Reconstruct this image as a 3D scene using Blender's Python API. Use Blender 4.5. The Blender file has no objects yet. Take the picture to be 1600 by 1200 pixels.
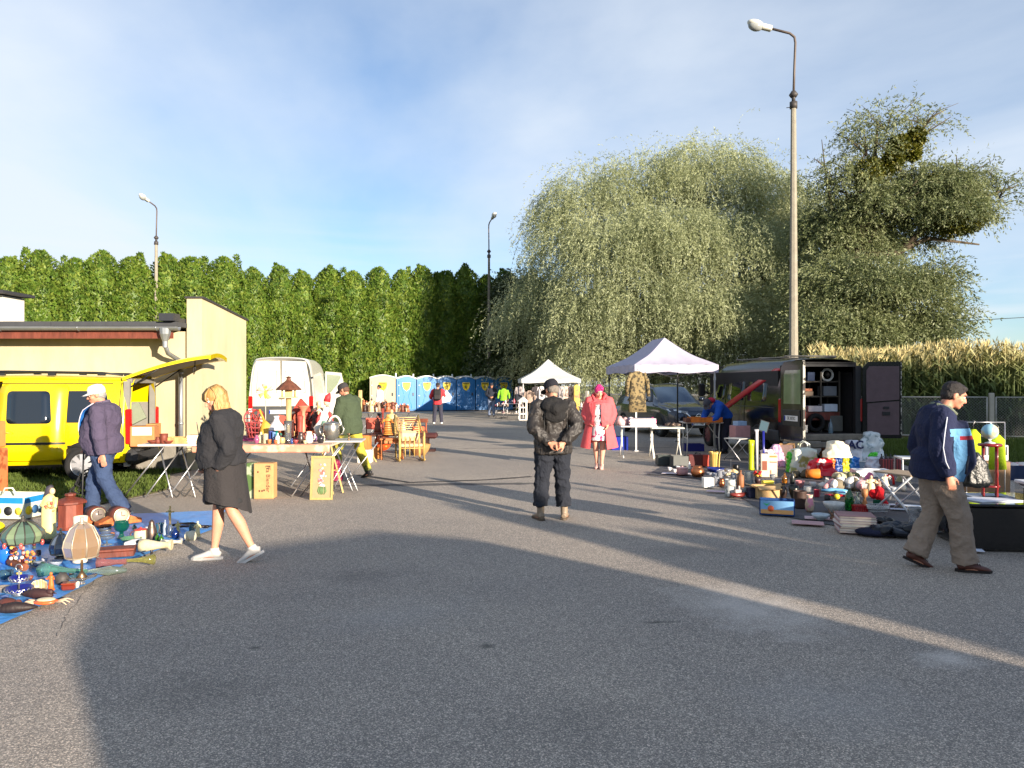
import bpy,bmesh,math,random
import numpy as np
from mathutils import Vector,Matrix,noise as mnoise
R=math.radians
C=bpy.context.scene.collection
scene=bpy.context.scene
# ------------------------------------------------------------ camera, sky, sun
CH,F,HY=1.69,1155.0,601.0
cam=bpy.data.cameras.new('camera');camo=bpy.data.objects.new('camera',cam);C.objects.link(camo)
camo.location=(0,0,CH);camo.rotation_euler=(R(90.05),0,0)
cam.sensor_width=36;cam.lens=36*F/1600;cam.clip_end=3000;cam.clip_start=.05
scene.camera=camo
scene.render.resolution_x=1024;scene.render.resolution_y=768
SUN_EL=R(11.2)
SAZ=Vector((.64,-.77,0)).normalized()
TOSUN=Vector((SAZ.x*math.cos(SUN_EL),SAZ.y*math.cos(SUN_EL),math.sin(SUN_EL)))
sl=bpy.data.lights.new('sun','SUN');so=bpy.data.objects.new('sun',sl);C.objects.link(so)
sl.energy=5.0;sl.angle=R(.5);sl.color=(1.0,.86,.69)
so.rotation_euler=(-TOSUN).to_track_quat('-Z','Y').to_euler();so.location=(20,-20,30)
world=bpy.data.worlds.new('World');scene.world=world;world.use_nodes=True
nt=world.node_tree;nt.nodes.clear()
def N(t,**k):
 n=nt.nodes.new(t)
 for a,b in k.items():setattr(n,a,b)
 return n
def L(a,b):nt.links.new(a,b)
out=N('ShaderNodeOutputWorld');bg=N('ShaderNodeBackground');bg.inputs[1].default_value=.086
sky=N('ShaderNodeTexSky',sky_type='NISHITA',sun_disc=False)
sky.sun_elevation=R(18);sky.sun_rotation=math.atan2(SAZ.x,SAZ.y)
sky.air_density=1.0;sky.dust_density=.3;sky.ozone_density=4.0
tc=N('ShaderNodeTexCoord');sep=N('ShaderNodeSeparateXYZ');L(tc.outputs['Generated'],sep.inputs[0])
mx=N('ShaderNodeMath',operation='MAXIMUM');L(sep.outputs[2],mx.inputs[0]);mx.inputs[1].default_value=0
ad=N('ShaderNodeMath',operation='ADD');L(mx.outputs[0],ad.inputs[0]);ad.inputs[1].default_value=.16
dx=N('ShaderNodeMath',operation='DIVIDE');L(sep.outputs[0],dx.inputs[0]);L(ad.outputs[0],dx.inputs[1])
dy=N('ShaderNodeMath',operation='DIVIDE');L(sep.outputs[1],dy.inputs[0]);L(ad.outputs[0],dy.inputs[1])
cmb=N('ShaderNodeCombineXYZ');L(dx.outputs[0],cmb.inputs[0]);L(dy.outputs[0],cmb.inputs[1])
mp=N('ShaderNodeMapping');L(cmb.outputs[0],mp.inputs[0]);mp.inputs['Scale'].default_value=(.9,.55,1);mp.inputs['Rotation'].default_value=(0,0,R(28));mp.inputs['Location'].default_value=(.35,.2,0)
n1=N('ShaderNodeTexNoise');L(mp.outputs[0],n1.inputs['Vector']);n1.inputs['Scale'].default_value=.55;n1.inputs['Detail'].default_value=9;n1.inputs['Roughness'].default_value=.52;n1.inputs['Distortion'].default_value=.5
r1=N('ShaderNodeValToRGB');L(n1.outputs[0],r1.inputs[0]);r1.color_ramp.elements[0].position=.35;r1.color_ramp.elements[1].position=.62
r1.color_ramp.elements[0].color=(.06,.06,.06,1);r1.color_ramp.elements[1].color=(.92,.92,.92,1)
cl=N('ShaderNodeMixRGB');L(r1.outputs[0],cl.inputs[0]);L(sky.outputs[0],cl.inputs[1]);cl.inputs[2].default_value=(4.6,4.9,5.4,1)
# thin bright bands of cloud low over the horizon
mp2=N('ShaderNodeMapping');L(tc.outputs['Generated'],mp2.inputs[0]);mp2.inputs['Scale'].default_value=(1.6,1.6,22)
n2=N('ShaderNodeTexNoise');L(mp2.outputs[0],n2.inputs['Vector']);n2.inputs['Scale'].default_value=1.5;n2.inputs['Detail'].default_value=5
r2=N('ShaderNodeValToRGB');L(n2.outputs[0],r2.inputs[0]);r2.color_ramp.elements[0].position=.5;r2.color_ramp.elements[1].position=.68
lo=N('ShaderNodeMapRange');L(sep.outputs[2],lo.inputs[0]);lo.inputs[1].default_value=.04;lo.inputs[2].default_value=.24;lo.inputs[3].default_value=.75;lo.inputs[4].default_value=0
mm=N('ShaderNodeMath',operation='MULTIPLY');L(r2.outputs[0],mm.inputs[0]);L(lo.outputs[0],mm.inputs[1])
c2=N('ShaderNodeMixRGB');L(mm.outputs[0],c2.inputs[0]);L(cl.outputs[0],c2.inputs[1]);c2.inputs[2].default_value=(4.9,5.0,5.3,1)
tn=N('ShaderNodeMixRGB');tn.blend_type='MULTIPLY';tn.inputs[0].default_value=1;L(c2.outputs[0],tn.inputs[1]);tn.inputs[2].default_value=(.84,.86,.86,1);L(tn.outputs[0],bg.inputs[0]);L(bg.outputs[0],out.inputs[0])
vs=scene.view_settings;vs.view_transform='Standard';vs.look='None';vs.exposure=1.38;vs.gamma=1;vs.use_curve_mapping=False
scene.render.engine='CYCLES'
scene.cycles.max_bounces=6;scene.cycles.transmission_bounces=6;scene.cycles.transparent_max_bounces=8
scene.cycles.caustics_reflective=False;scene.cycles.caustics_refractive=False
# ------------------------------------------------------------ helpers
def G(px,py,z=0.0):
 Y=F*(CH-z)/(py-HY)
 return Vector(((px-800)*Y/F,Y,z))
def P(px,py,Y):return Vector(((px-800)*Y/F,Y,CH-(py-HY)*Y/F))
def lin(c):
 o=[]
 for v in c[:3]:
  v=v/255.0
  o.append(v/12.92 if v<=.04045 else((v+.055)/1.055)**2.4)
 return tuple(o)+(1,)
MC={}
def M(col,rough=.6,metal=0,var=.12,vs_=6,bump=0,bs=40,trans=0,pat=None,coat=0,emit=0,ior=1.45,sub=0,stretch=None,transl=0):
 key=(tuple(col),rough,metal,var,vs_,bump,bs,trans,str(pat),coat,emit,sub,str(stretch),transl)
 if key in MC:return MC[key]
 m=bpy.data.materials.new('mat_%d_%d_%d'%tuple(int(x)for x in col[:3]));m.use_nodes=True
 t=m.node_tree;n=t.nodes;b=n['Principled BSDF']
 b.inputs['Roughness'].default_value=rough;b.inputs['Metallic'].default_value=metal
 b.inputs['IOR'].default_value=ior
 if trans:b.inputs['Transmission Weight'].default_value=trans
 if coat:b.inputs['Coat Weight'].default_value=coat;b.inputs['Coat Roughness'].default_value=.06
 if sub:b.inputs['Subsurface Weight'].default_value=sub;b.inputs['Subsurface Scale'].default_value=.01
 c=lin(col);src=None
 tcn=n.new('ShaderNodeTexCoord');vec=tcn.outputs['Object']
 if stretch:
  mpn=n.new('ShaderNodeMapping');mpn.inputs['Scale'].default_value=stretch;t.links.new(vec,mpn.inputs[0]);vec=mpn.outputs[0]
 if var:
  nz=n.new('ShaderNodeTexNoise');nz.inputs['Scale'].default_value=vs_;nz.inputs['Detail'].default_value=6;nz.inputs['Roughness'].default_value=.65
  t.links.new(vec,nz.inputs['Vector'])
  rp=n.new('ShaderNodeValToRGB');rp.color_ramp.elements[0].position=.3;rp.color_ramp.elements[1].position=.72
  rp.color_ramp.elements[0].color=tuple(x*(1-var)for x in c[:3])+(1,)
  rp.color_ramp.elements[1].color=tuple(min(1,x*(1+var*.7))for x in c[:3])+(1,)
  t.links.new(nz.outputs[0],rp.inputs[0]);src=rp.outputs[0]
 if pat:
  kind,pc,psc,th=pat
  if kind=='spots':
   pn=n.new('ShaderNodeTexVoronoi');pn.inputs['Scale'].default_value=psc;o=pn.outputs['Distance']
  elif kind=='bands':
   pn=n.new('ShaderNodeTexWave');pn.bands_direction='Z';pn.inputs['Scale'].default_value=psc;pn.inputs['Distortion'].default_value=.6;o=pn.outputs[0]
  elif kind=='stripes':
   pn=n.new('ShaderNodeTexWave');pn.bands_direction='X';pn.inputs['Scale'].default_value=psc;o=pn.outputs[0]
  else:
   pn=n.new('ShaderNodeTexNoise');pn.inputs['Scale'].default_value=psc;pn.inputs['Detail'].default_value=3;o=pn.outputs[0]
  t.links.new(vec,pn.inputs['Vector'])
  r=n.new('ShaderNodeValToRGB');r.color_ramp.elements[0].position=th-.03;r.color_ramp.elements[1].position=th+.03
  r.color_ramp.elements[0].color=(1,1,1,1);r.color_ramp.elements[1].color=(0,0,0,1)
  t.links.new(o,r.inputs[0])
  mix=n.new('ShaderNodeMixRGB');t.links.new(r.outputs[0],mix.inputs[0])
  if src:t.links.new(src,mix.inputs[1])
  else:mix.inputs[1].default_value=c
  mix.inputs[2].default_value=lin(pc);src=mix.outputs[0]
 if src:t.links.new(src,b.inputs['Base Color'])
 else:b.inputs['Base Color'].default_value=c
 if emit:b.inputs['Emission Color'].default_value=c;b.inputs['Emission Strength'].default_value=emit
 if bump:
  bz=n.new('ShaderNodeTexNoise');bz.inputs['Scale'].default_value=bs;bz.inputs['Detail'].default_value=5
  t.links.new(vec,bz.inputs['Vector'])
  bn=n.new('ShaderNodeBump');bn.inputs['Strength'].default_value=bump;bn.inputs['Distance'].default_value=.02
  t.links.new(bz.outputs[0],bn.inputs['Height']);t.links.new(bn.outputs[0],b.inputs['Normal'])
 if transl:
  tr=n.new('ShaderNodeBsdfTranslucent');ms=n.new('ShaderNodeMixShader');ms.inputs[0].default_value=transl
  if src:t.links.new(src,tr.inputs[0])
  else:tr.inputs[0].default_value=c
  t.links.new(b.outputs[0],ms.inputs[1]);t.links.new(tr.outputs[0],ms.inputs[2]);t.links.new(ms.outputs[0],n['Material Output'].inputs[0])
 MC[key]=m;return m
cloth=lambda c,**k:M(c,rough=.9,bump=.55,bs=42,**k)
wood=lambda c,**k:M([x*.9 for x in c],rough=.6,var=.45,vs_=12,stretch=(1,1,.2),bump=.3,bs=40,**k)
glass=lambda c=(235,240,240),r=.06:M(c,rough=r,trans=.92,var=0,ior=1.4)
metal=lambda c,r=.35:M(c,rough=r,metal=.9,var=.15)
cer=lambda c,**k:M([x*.86+14 for x in c],rough=.28,coat=.2,var=.22,vs_=22,**k)
card=lambda c,**k:M(c,rough=.85,var=.15,vs_=9,**k)
class MB:
 def __init__(s):s.v=[];s.f=[];s.m=[];s.s=[];s.mi=0;s.sm=True
 def add(s,vs,fs,smooth=None):
  o=len(s.v);s.v+=[tuple(v)for v in vs]
  for f in fs:s.f.append([o+i for i in f]);s.m.append(s.mi);s.s.append(s.sm if smooth is None else smooth)
 def box(s,c,d,rot=None,bev=0):
  c=Vector(c);hx,hy,hz=[x/2 for x in d]
  if bev:
   bev=min(bev,hx*.6,hy*.6,hz*.6)
   vs=[];
   for sx in(-1,1):
    for sy in(-1,1):
     for sz in(-1,1):
      vs+=[Vector((sx*hx,sy*(hy-bev),sz*(hz-bev))),Vector((sx*(hx-bev),sy*hy,sz*(hz-bev))),Vector((sx*(hx-bev),sy*(hy-bev),sz*hz))]
   bm=bmesh.new();bv=[bm.verts.new(v)for v in vs]
   h=bmesh.ops.convex_hull(bm,input=bv);bm.verts.index_update()
   bmesh.ops.dissolve_limit(bm,angle_limit=.01,verts=bm.verts,edges=bm.edges);bm.verts.index_update()
   vs=[v.co.copy()for v in bm.verts];fs=[[v.index for v in f.verts]for f in bm.faces];bm.free()
  else:
   vs=[Vector((x*hx,y*hy,z*hz))for x in(-1,1)for y in(-1,1)for z in(-1,1)]
   fs=[(0,1,3,2),(4,6,7,5),(0,4,5,1),(2,3,7,6),(0,2,6,4),(1,5,7,3)]
  if rot is not None:
   if not isinstance(rot,Matrix):rot=Matrix.Rotation(rot,3,'Z')
   vs=[rot@v for v in vs]
  s.add([c+v for v in vs],fs,False);return s
 def tube(s,pts,r,n=8,cap=True,side=None,closed=False,smooth=True):
  pts=[Vector(p)for p in pts];k=len(pts)
  if not isinstance(r,(list,tuple)):r=[r]*k
  prev=Vector(side)if side else None;vs=[]
  for i,p in enumerate(pts):
   if closed:t=pts[(i+1)%k]-pts[i-1]
   else:t=pts[min(i+1,k-1)]-pts[max(i-1,0)]
   if t.length<1e-9:t=Vector((0,0,1))
   t.normalize()
   ref=prev if prev else(Vector((1,0,0))if abs(t.z)>.9 else Vector((0,0,1)))
   a=ref-t*ref.dot(t)
   if a.length<1e-4:a=t.orthogonal()
   a.normalize();b=t.cross(a)
   if not side:prev=a
   ra,rb=r[i]if isinstance(r[i],(list,tuple))else(r[i],r[i])
   for j in range(n):
    q=2*math.pi*j/n;vs.append(p+a*(ra*math.cos(q))+b*(rb*math.sin(q)))
  fs=[]
  for i in range(k if closed else k-1):
   i2=(i+1)%k
   for j in range(n):fs.append((i*n+j,i*n+(j+1)%n,i2*n+(j+1)%n,i2*n+j))
  if cap and not closed:fs+=[tuple(range(n))[::-1],tuple((k-1)*n+j for j in range(n))]
  s.add(vs,fs,smooth);return s
 def cyl(s,a,b,r0,r1=None,n=12,smooth=True):return s.tube([a,b],[r0,r0 if r1 is None else r1],n,smooth=smooth)
 def lathe(s,prof,c=(0,0,0),n=20,M_=None,wob=None,sx=1,sy=1,cap=True):
  vs=[];c=Vector(c);k=len(prof)
  for i,(r,z)in enumerate(prof):
   for j in range(n):
    a=2*math.pi*j/n;rr=r*(wob(a,z)if wob else 1)
    v=Vector((rr*math.cos(a)*sx,rr*math.sin(a)*sy,z))
    if M_ is not None:v=M_@v
    vs.append(c+v)
  fs=[(i*n+j,i*n+(j+1)%n,(i+1)*n+(j+1)%n,(i+1)*n+j)for i in range(k-1)for j in range(n)]
  if cap and prof[0][0]>1e-4:fs.append(tuple(range(n))[::-1])
  if cap and prof[-1][0]>1e-4:fs.append(tuple((k-1)*n+j for j in range(n)))
  s.add(vs,fs);return s
 def ell(s,c,r,n=12,m=8,M_=None):
  if not isinstance(r,(list,tuple)):r=(r,r,r)
  vs=[];c=Vector(c)
  for i in range(m+1):
   t=math.pi*i/m;q=max(math.sin(t),.02)
   for j in range(n):
    a=2*math.pi*j/n
    v=Vector((r[0]*q*math.cos(a),r[1]*q*math.sin(a),-r[2]*math.cos(t)))
    if M_ is not None:v=M_@v
    vs.append(c+v)
  fs=[(i*n+j,i*n+(j+1)%n,(i+1)*n+(j+1)%n,(i+1)*n+j)for i in range(m)for j in range(n)]
  fs+=[tuple(range(n))[::-1],tuple(m*n+j for j in range(n))]
  s.add(vs,fs);return s
 def prism(s,pts,vec,smooth=False):
  """closed polygon (3d points) pushed along vec"""
  pts=[Vector(p)for p in pts];vec=Vector(vec);n=len(pts)
  s.add(pts+[p+vec for p in pts],[tuple(range(n)),tuple(range(n,2*n))[::-1]]+[(i,n+i,n+(i+1)%n,(i+1)%n)for i in range(n)],smooth);return s
 def grid(s,fn,nu,nv,smooth=True):
  vs=[fn(i/nu,j/nv)for i in range(nu+1)for j in range(nv+1)]
  fs=[(i*(nv+1)+j,(i+1)*(nv+1)+j,(i+1)*(nv+1)+j+1,i*(nv+1)+j+1)for i in range(nu)for j in range(nv)]
  s.add(vs,fs,smooth);return s
 def build(s,name,mats,parent=None,fix=True):
  me=bpy.data.meshes.new(name);me.from_pydata(s.v,[],s.f)
  if not isinstance(mats,(list,tuple)):mats=[mats]
  for m in mats:me.materials.append(m)
  me.polygons.foreach_set('material_index',[min(i,len(mats)-1)for i in s.m]);me.polygons.foreach_set('use_smooth',s.s)
  if fix:
   bm=bmesh.new();bm.from_mesh(me);bmesh.ops.recalc_face_normals(bm,faces=bm.faces);bm.to_mesh(me);bm.free()
  me.update()
  o=bpy.data.objects.new(name,me);C.objects.link(o)
  if parent:o.parent=parent
  return o
def tag(o,label=None,cat=None,group=None,kind=None):
 if label:o['label']=label
 if cat:o['category']=cat
 if group:o['group']=group
 if kind:o['kind']=kind
 return o
def thing(name,label,cat,loc=(0,0,0),rz=0,group=None):
 o=bpy.data.objects.new(name,None);C.objects.link(o);o.empty_display_size=.1
 o.location=loc;o.rotation_euler=(0,0,rz);return tag(o,label,cat,group)
def copy_thing(o,loc,rz=None,label=None,scale=None):
 def rec(a,par):
  c=a.copy();C.objects.link(c)
  if par:c.parent=par
  for ch in list(a.children):rec(ch,c)
  return c
 c=rec(o,None);c.location=loc
 if rz is not None:c.rotation_euler=(0,0,rz)
 if label:c['label']=label
 if scale:c.scale=scale
 return c
def fast_mesh(name,V,Q,mat,parent=None,smooth=False):
 V=np.asarray(V,dtype=np.float32).reshape(-1,3);Q=np.asarray(Q,dtype=np.int32);k=Q.shape[1]
 me=bpy.data.meshes.new(name);me.vertices.add(len(V));me.vertices.foreach_set('co',V.ravel())
 me.loops.add(Q.size);me.loops.foreach_set('vertex_index',Q.ravel())
 me.polygons.add(len(Q));me.polygons.foreach_set('loop_start',np.arange(0,Q.size,k,dtype=np.int32))
 try:me.polygons.foreach_set('loop_total',np.full(len(Q),k,dtype=np.int32))
 except Exception:pass
 me.materials.append(mat);me.update(calc_edges=True)
 if smooth:me.polygons.foreach_set('use_smooth',np.ones(len(Q),dtype=bool))
 o=bpy.data.objects.new(name,me);C.objects.link(o)
 if parent:o.parent=parent
 return o
def text(name,s,size,mat,parent=None,loc=(0,0,0),rot=(R(90),0,0),ext=.0015,sx=1,bold=0):
 cu=bpy.data.curves.new(name,'FONT');cu.body=s;cu.size=size;cu.extrude=ext;cu.offset=bold;cu.align_x='CENTER';cu.align_y='CENTER'
 cu.resolution_u=2
 o=bpy.data.objects.new(name,cu);C.objects.link(o)
 dg=bpy.context.evaluated_depsgraph_get();me=bpy.data.meshes.new_from_object(o.evaluated_get(dg));bpy.data.objects.remove(o)
 me.materials.clear();me.materials.append(mat)
 o=bpy.data.objects.new(name,me);C.objects.link(o);o.location=loc;o.rotation_euler=rot;o.scale=(sx,1,1)
 if parent:o.parent=parent
 return o
def remesh(mb,name,mat,parent,vox=.012,smooth=2,wr=0,wf=9,wdir=(1,1,.5),slots=None):
 o=mb.build(name,mat if slots is None else slots,None,fix=False)
 md=o.modifiers.new('r','REMESH');md.mode='VOXEL';md.voxel_size=vox
 dg=bpy.context.evaluated_depsgraph_get();me=bpy.data.meshes.new_from_object(o.evaluated_get(dg));bpy.data.objects.remove(o)
 bm=bmesh.new();bm.from_mesh(me)
 for _ in range(smooth):bmesh.ops.smooth_vert(bm,verts=bm.verts,factor=.5,use_axis_x=True,use_axis_y=True,use_axis_z=True)
 if wr:
  bm.normal_update()
  for v in bm.verts:
   q=Vector((v.co.x*wf*wdir[0],v.co.y*wf*wdir[1],v.co.z*wf*wdir[2]))
   d=1-abs(mnoise.noise(q))*2.2+.5*mnoise.noise(q*2.3)-.55*abs(mnoise.noise(q*3.1+Vector((5,0,0))))
   v.co+=v.normal*(wr*max(d-.5,-.42))
 for f in bm.faces:f.smooth=True
 bm.to_mesh(me);bm.free();me.materials.clear()
 for m in(slots or[mat]):me.materials.append(m)
 me.name=name;o=bpy.data.objects.new(name,me);C.objects.link(o)
 if parent:o.parent=parent
 return o
rnd=random.Random(7)
# ------------------------------------------------------------ ground
def asphalt():
 m=bpy.data.materials.new('asphalt');m.use_nodes=True;t=m.node_tree;n=t.nodes;l=t.links;b=n['Principled BSDF']
 tcn=n.new('ShaderNodeTexCoord');o=tcn.outputs['Object']
 vo=n.new('ShaderNodeTexVoronoi');vo.inputs['Scale'].default_value=165;l.new(o,vo.inputs['Vector'])
 sp=n.new('ShaderNodeSeparateColor');l.new(vo.outputs['Color'],sp.inputs[0])
 rp=n.new('ShaderNodeValToRGB');cr=rp.color_ramp;cr.elements[0].position=0;cr.elements[0].color=(.14,.127,.114,1);cr.elements[1].position=1;cr.elements[1].color=(.72,.60,.49,1)
 e=cr.elements.new(.55);e.color=(.26,.228,.194,1);e=cr.elements.new(.84);e.color=(.42,.37,.31,1)
 l.new(sp.outputs[0],rp.inputs[0])
 nz=n.new('ShaderNodeTexNoise');nz.inputs['Scale'].default_value=.35;nz.inputs['Detail'].default_value=8;nz.inputs['Roughness'].default_value=.6;l.new(o,nz.inputs['Vector'])
 r2=n.new('ShaderNodeValToRGB');r2.color_ramp.elements[0].position=.3;r2.color_ramp.elements[1].position=.7;r2.color_ramp.elements[0].color=(.85,.85,.87,1);r2.color_ramp.elements[1].color=(1.2,1.17,1.12,1)
 l.new(nz.outputs[0],r2.inputs[0])
 mu=n.new('ShaderNodeMixRGB');mu.blend_type='MULTIPLY';mu.inputs[0].default_value=1;l.new(rp.outputs[0],mu.inputs[1]);l.new(r2.outputs[0],mu.inputs[2])
 cur=mu.outputs[0]
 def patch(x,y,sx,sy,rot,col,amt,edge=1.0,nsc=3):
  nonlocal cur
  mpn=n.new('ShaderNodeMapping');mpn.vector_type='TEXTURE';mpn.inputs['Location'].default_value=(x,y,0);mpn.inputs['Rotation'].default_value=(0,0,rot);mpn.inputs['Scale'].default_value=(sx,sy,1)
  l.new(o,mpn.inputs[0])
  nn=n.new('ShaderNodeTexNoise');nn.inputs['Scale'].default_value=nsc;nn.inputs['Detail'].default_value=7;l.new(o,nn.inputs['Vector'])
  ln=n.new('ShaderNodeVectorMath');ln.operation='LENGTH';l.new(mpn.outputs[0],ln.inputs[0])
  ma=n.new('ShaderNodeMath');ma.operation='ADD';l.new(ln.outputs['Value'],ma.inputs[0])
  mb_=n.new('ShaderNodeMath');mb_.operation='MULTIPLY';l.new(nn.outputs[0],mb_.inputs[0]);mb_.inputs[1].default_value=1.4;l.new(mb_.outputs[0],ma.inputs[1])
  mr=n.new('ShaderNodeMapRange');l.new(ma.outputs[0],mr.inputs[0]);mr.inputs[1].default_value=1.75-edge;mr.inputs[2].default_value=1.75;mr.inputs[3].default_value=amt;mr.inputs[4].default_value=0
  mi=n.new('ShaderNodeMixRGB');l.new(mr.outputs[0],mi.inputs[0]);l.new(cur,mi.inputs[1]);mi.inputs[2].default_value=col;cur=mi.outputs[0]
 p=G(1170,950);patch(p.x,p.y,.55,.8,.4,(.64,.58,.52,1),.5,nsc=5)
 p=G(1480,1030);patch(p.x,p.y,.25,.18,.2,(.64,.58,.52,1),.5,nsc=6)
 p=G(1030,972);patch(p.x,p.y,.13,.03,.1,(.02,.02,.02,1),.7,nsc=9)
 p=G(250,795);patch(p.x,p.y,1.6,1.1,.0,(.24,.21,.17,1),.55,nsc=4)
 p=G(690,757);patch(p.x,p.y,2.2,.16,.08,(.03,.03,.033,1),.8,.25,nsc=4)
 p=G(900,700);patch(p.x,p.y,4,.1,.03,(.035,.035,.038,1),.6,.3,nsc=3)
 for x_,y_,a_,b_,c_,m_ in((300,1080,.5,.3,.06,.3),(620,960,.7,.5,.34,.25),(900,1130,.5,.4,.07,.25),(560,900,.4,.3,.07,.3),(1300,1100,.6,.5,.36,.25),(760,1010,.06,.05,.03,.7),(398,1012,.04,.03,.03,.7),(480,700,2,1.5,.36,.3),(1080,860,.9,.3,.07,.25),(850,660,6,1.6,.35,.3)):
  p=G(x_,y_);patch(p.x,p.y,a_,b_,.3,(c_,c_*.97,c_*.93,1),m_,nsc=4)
 l.new(cur,b.inputs['Base Color']);b.inputs['Roughness'].default_value=.85
 h=n.new('ShaderNodeTexNoise');h.inputs['Scale'].default_value=90;h.inputs['Detail'].default_value=3;l.new(o,h.inputs['Vector'])
 bn=n.new('ShaderNodeBump');bn.inputs['Strength'].default_value=.8;bn.inputs['Distance'].default_value=.006;l.new(h.outputs[0],bn.inputs['Height']);l.new(bn.outputs[0],b.inputs['Normal'])
 return m
mb=MB();mb.box((0,150,-.27),(1400,1200,.5));tag(mb.build('ground',M((92,96,62),rough=.95,var=.3,vs_=.5)),kind='structure')
mb=MB()
mb.grid(lambda u,v:Vector((-30+60*u,-30+88*v,0)),4,4,False);tag(mb.build('parking_area',asphalt(),fix=False),kind='structure')
# cracks in the asphalt: narrow sunken seams filled with dark bitumen
def seam(pts,w,name='tar_seam',c=(28,28,30)):
 r_=random.Random(len(pts)*7+3);q=[]
 for i in range(len(pts)-1):
  a,b=Vector(pts[i]),Vector(pts[i+1])
  for k in range(8):q.append(a.lerp(b,k/8)+Vector((r_.uniform(-1,1),r_.uniform(-1,1),0))*.012)
 vs=[];fs=[]
 for i,p in enumerate(q):
  t=(q[min(i+1,len(q)-1)]-q[max(i-1,0)]).normalized();s=Vector((-t.y,t.x,0))*w*r_.uniform(.5,1)
  vs+=[p+s,p-s]
 for v in vs:v.z=.004
 mb=MB();mb.add(vs,[(2*i,2*i+1,2*i+3,2*i+2)for i in range(len(q)-1)]);tag(mb.build(name,M(c,rough=.8)),kind='structure')
seam([G(205,862),G(150,905),G(104,960),G(88,1000)],.002,'tar_seam',(84,80,76))
seam([G(560,742),G(640,754),G(760,750),G(840,744)],.07,'tar_joint')
seam([G(0,812),G(140,792),G(235,775),G(330,760)],.012)
# grass strips
def grass(name,poly,dens,hmin,hmax,zb,col,base):
 xs=[p[0]for p in poly];ys=[p[1]for p in poly]
 mb=MB();mb.prism([(p[0],p[1],zb-.03)for p in poly],(0,0,.035));tag(mb.build(base,M((70,68,40),rough=.95,var=.4,vs_=3)),kind='structure')
 A=(max(xs)-min(xs))*(max(ys)-min(ys));n=int(A*dens);rg=np.random.default_rng(3)
 X=rg.uniform(min(xs),max(xs),n);Y=rg.uniform(min(ys),max(ys),n)
 ins=np.zeros(n,bool);j=len(poly)-1
 for i in range(len(poly)):
  xi,yi=poly[i][:2];xj,yj=poly[j][:2]
  c=((yi>Y)!=(yj>Y))&(X<(xj-xi)*(Y-yi)/((yj-yi)+1e-9)+xi);ins^=c;j=i
 X=X[ins];Y=Y[ins];n=len(X)
 h=rg.uniform(hmin,hmax,n)*(.6+.5*np.sin(X*1.7+np.cos(Y*2.1)*2)**2);a=rg.uniform(0,2*np.pi,n);w=rg.uniform(.004,.009,n)*(1+Y/18)
 lx=rg.normal(0,.35,n)*h;ly=rg.normal(0,.35,n)*h
 V=np.zeros((n,3,3));z0=zb
 V[:,0]=np.stack([X+np.cos(a)*w,Y+np.sin(a)*w,np.full(n,z0)],1);V[:,1]=np.stack([X-np.cos(a)*w,Y-np.sin(a)*w,np.full(n,z0)],1)
 V[:,2]=np.stack([X+lx,Y+ly,z0+h],1)
 o=fast_mesh(name,V.reshape(-1,3),np.arange(3*n).reshape(-1,3),col);o['kind']='stuff';return o
gm=M((88,106,40),rough=.7,var=.5,vs_=9,transl=.35)
g0=[G(-120,815),G(0,812),G(140,792),G(235,772),G(262,765),G(265,742)]
grass('grass_near_van',[tuple(p)for p in g0]+[(-6.3,14.5,0),(-17,14.5,0),(-17,9,0)],1100,.03,.10,.012,gm,'grass_verge')
# right verge in front of the fence
grass('grass_near_fence',[(8.2,15.2,0),(11.6,13.2,0),(22,13.0,0),(24,21.6,0),(9.6,22.5,0)],500,.05,.2,.02,gm,'fence_verge')
mb=MB();mb.box((14.6,13.1,.06),(9.5,.14,.12),-.0,.02);tag(mb.build('kerb',M((120,115,108),rough=.9,bump=.4)),kind='structure')
# sheets of the field beyond
mb=MB();mb.grid(lambda u,v:Vector((8.5+90*u,23.5+120*v,.01)),2,2,False);tag(mb.build('field',M((88,76,48),rough=.95)),kind='structure')
# ------------------------------------------------------------ foliage
def leafmat(c1,c2,c3,transl=.3,sc=.5,rough=.55):
 m=bpy.data.materials.new('leaf');m.use_nodes=True;t=m.node_tree;n=t.nodes;l=t.links;b=n['Principled BSDF']
 tcn=n.new('ShaderNodeTexCoord');o=tcn.outputs['Object']
 a=n.new('ShaderNodeTexNoise');a.inputs['Scale'].default_value=sc;a.inputs['Detail'].default_value=4;l.new(o,a.inputs['Vector'])
 v=n.new('ShaderNodeTexVoronoi');v.inputs['Scale'].default_value=6;l.new(o,v.inputs['Vector']);s=n.new('ShaderNodeSeparateColor');l.new(v.outputs['Color'],s.inputs[0])
 r=n.new('ShaderNodeValToRGB');r.color_ramp.elements[0].position=.35;r.color_ramp.elements[1].position=.65;r.color_ramp.elements[0].color=lin(c1);r.color_ramp.elements[1].color=lin(c2);l.new(a.outputs[0],r.inputs[0])
 x=n.new('ShaderNodeMixRGB');r2=n.new('ShaderNodeValToRGB');r2.color_ramp.elements[0].position=.45;r2.color_ramp.elements[1].position=.95;l.new(s.outputs[0],r2.inputs[0])
 l.new(r2.outputs[0],x.inputs[0]);l.new(r.outputs[0],x.inputs[1]);x.inputs[2].default_value=lin(c3)
 l.new(x.outputs[0],b.inputs['Base Color']);b.inputs['Roughness'].default_value=rough
 tr=n.new('ShaderNodeBsdfTranslucent');l.new(x.outputs[0],tr.inputs[0]);ms=n.new('ShaderNodeMixShader');ms.inputs[0].default_value=transl
 l.new(b.outputs[0],ms.inputs[1]);l.new(tr.outputs[0],ms.inputs[2]);l.new(ms.outputs[0],n['Material Output'].inputs[0]);return m
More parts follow.
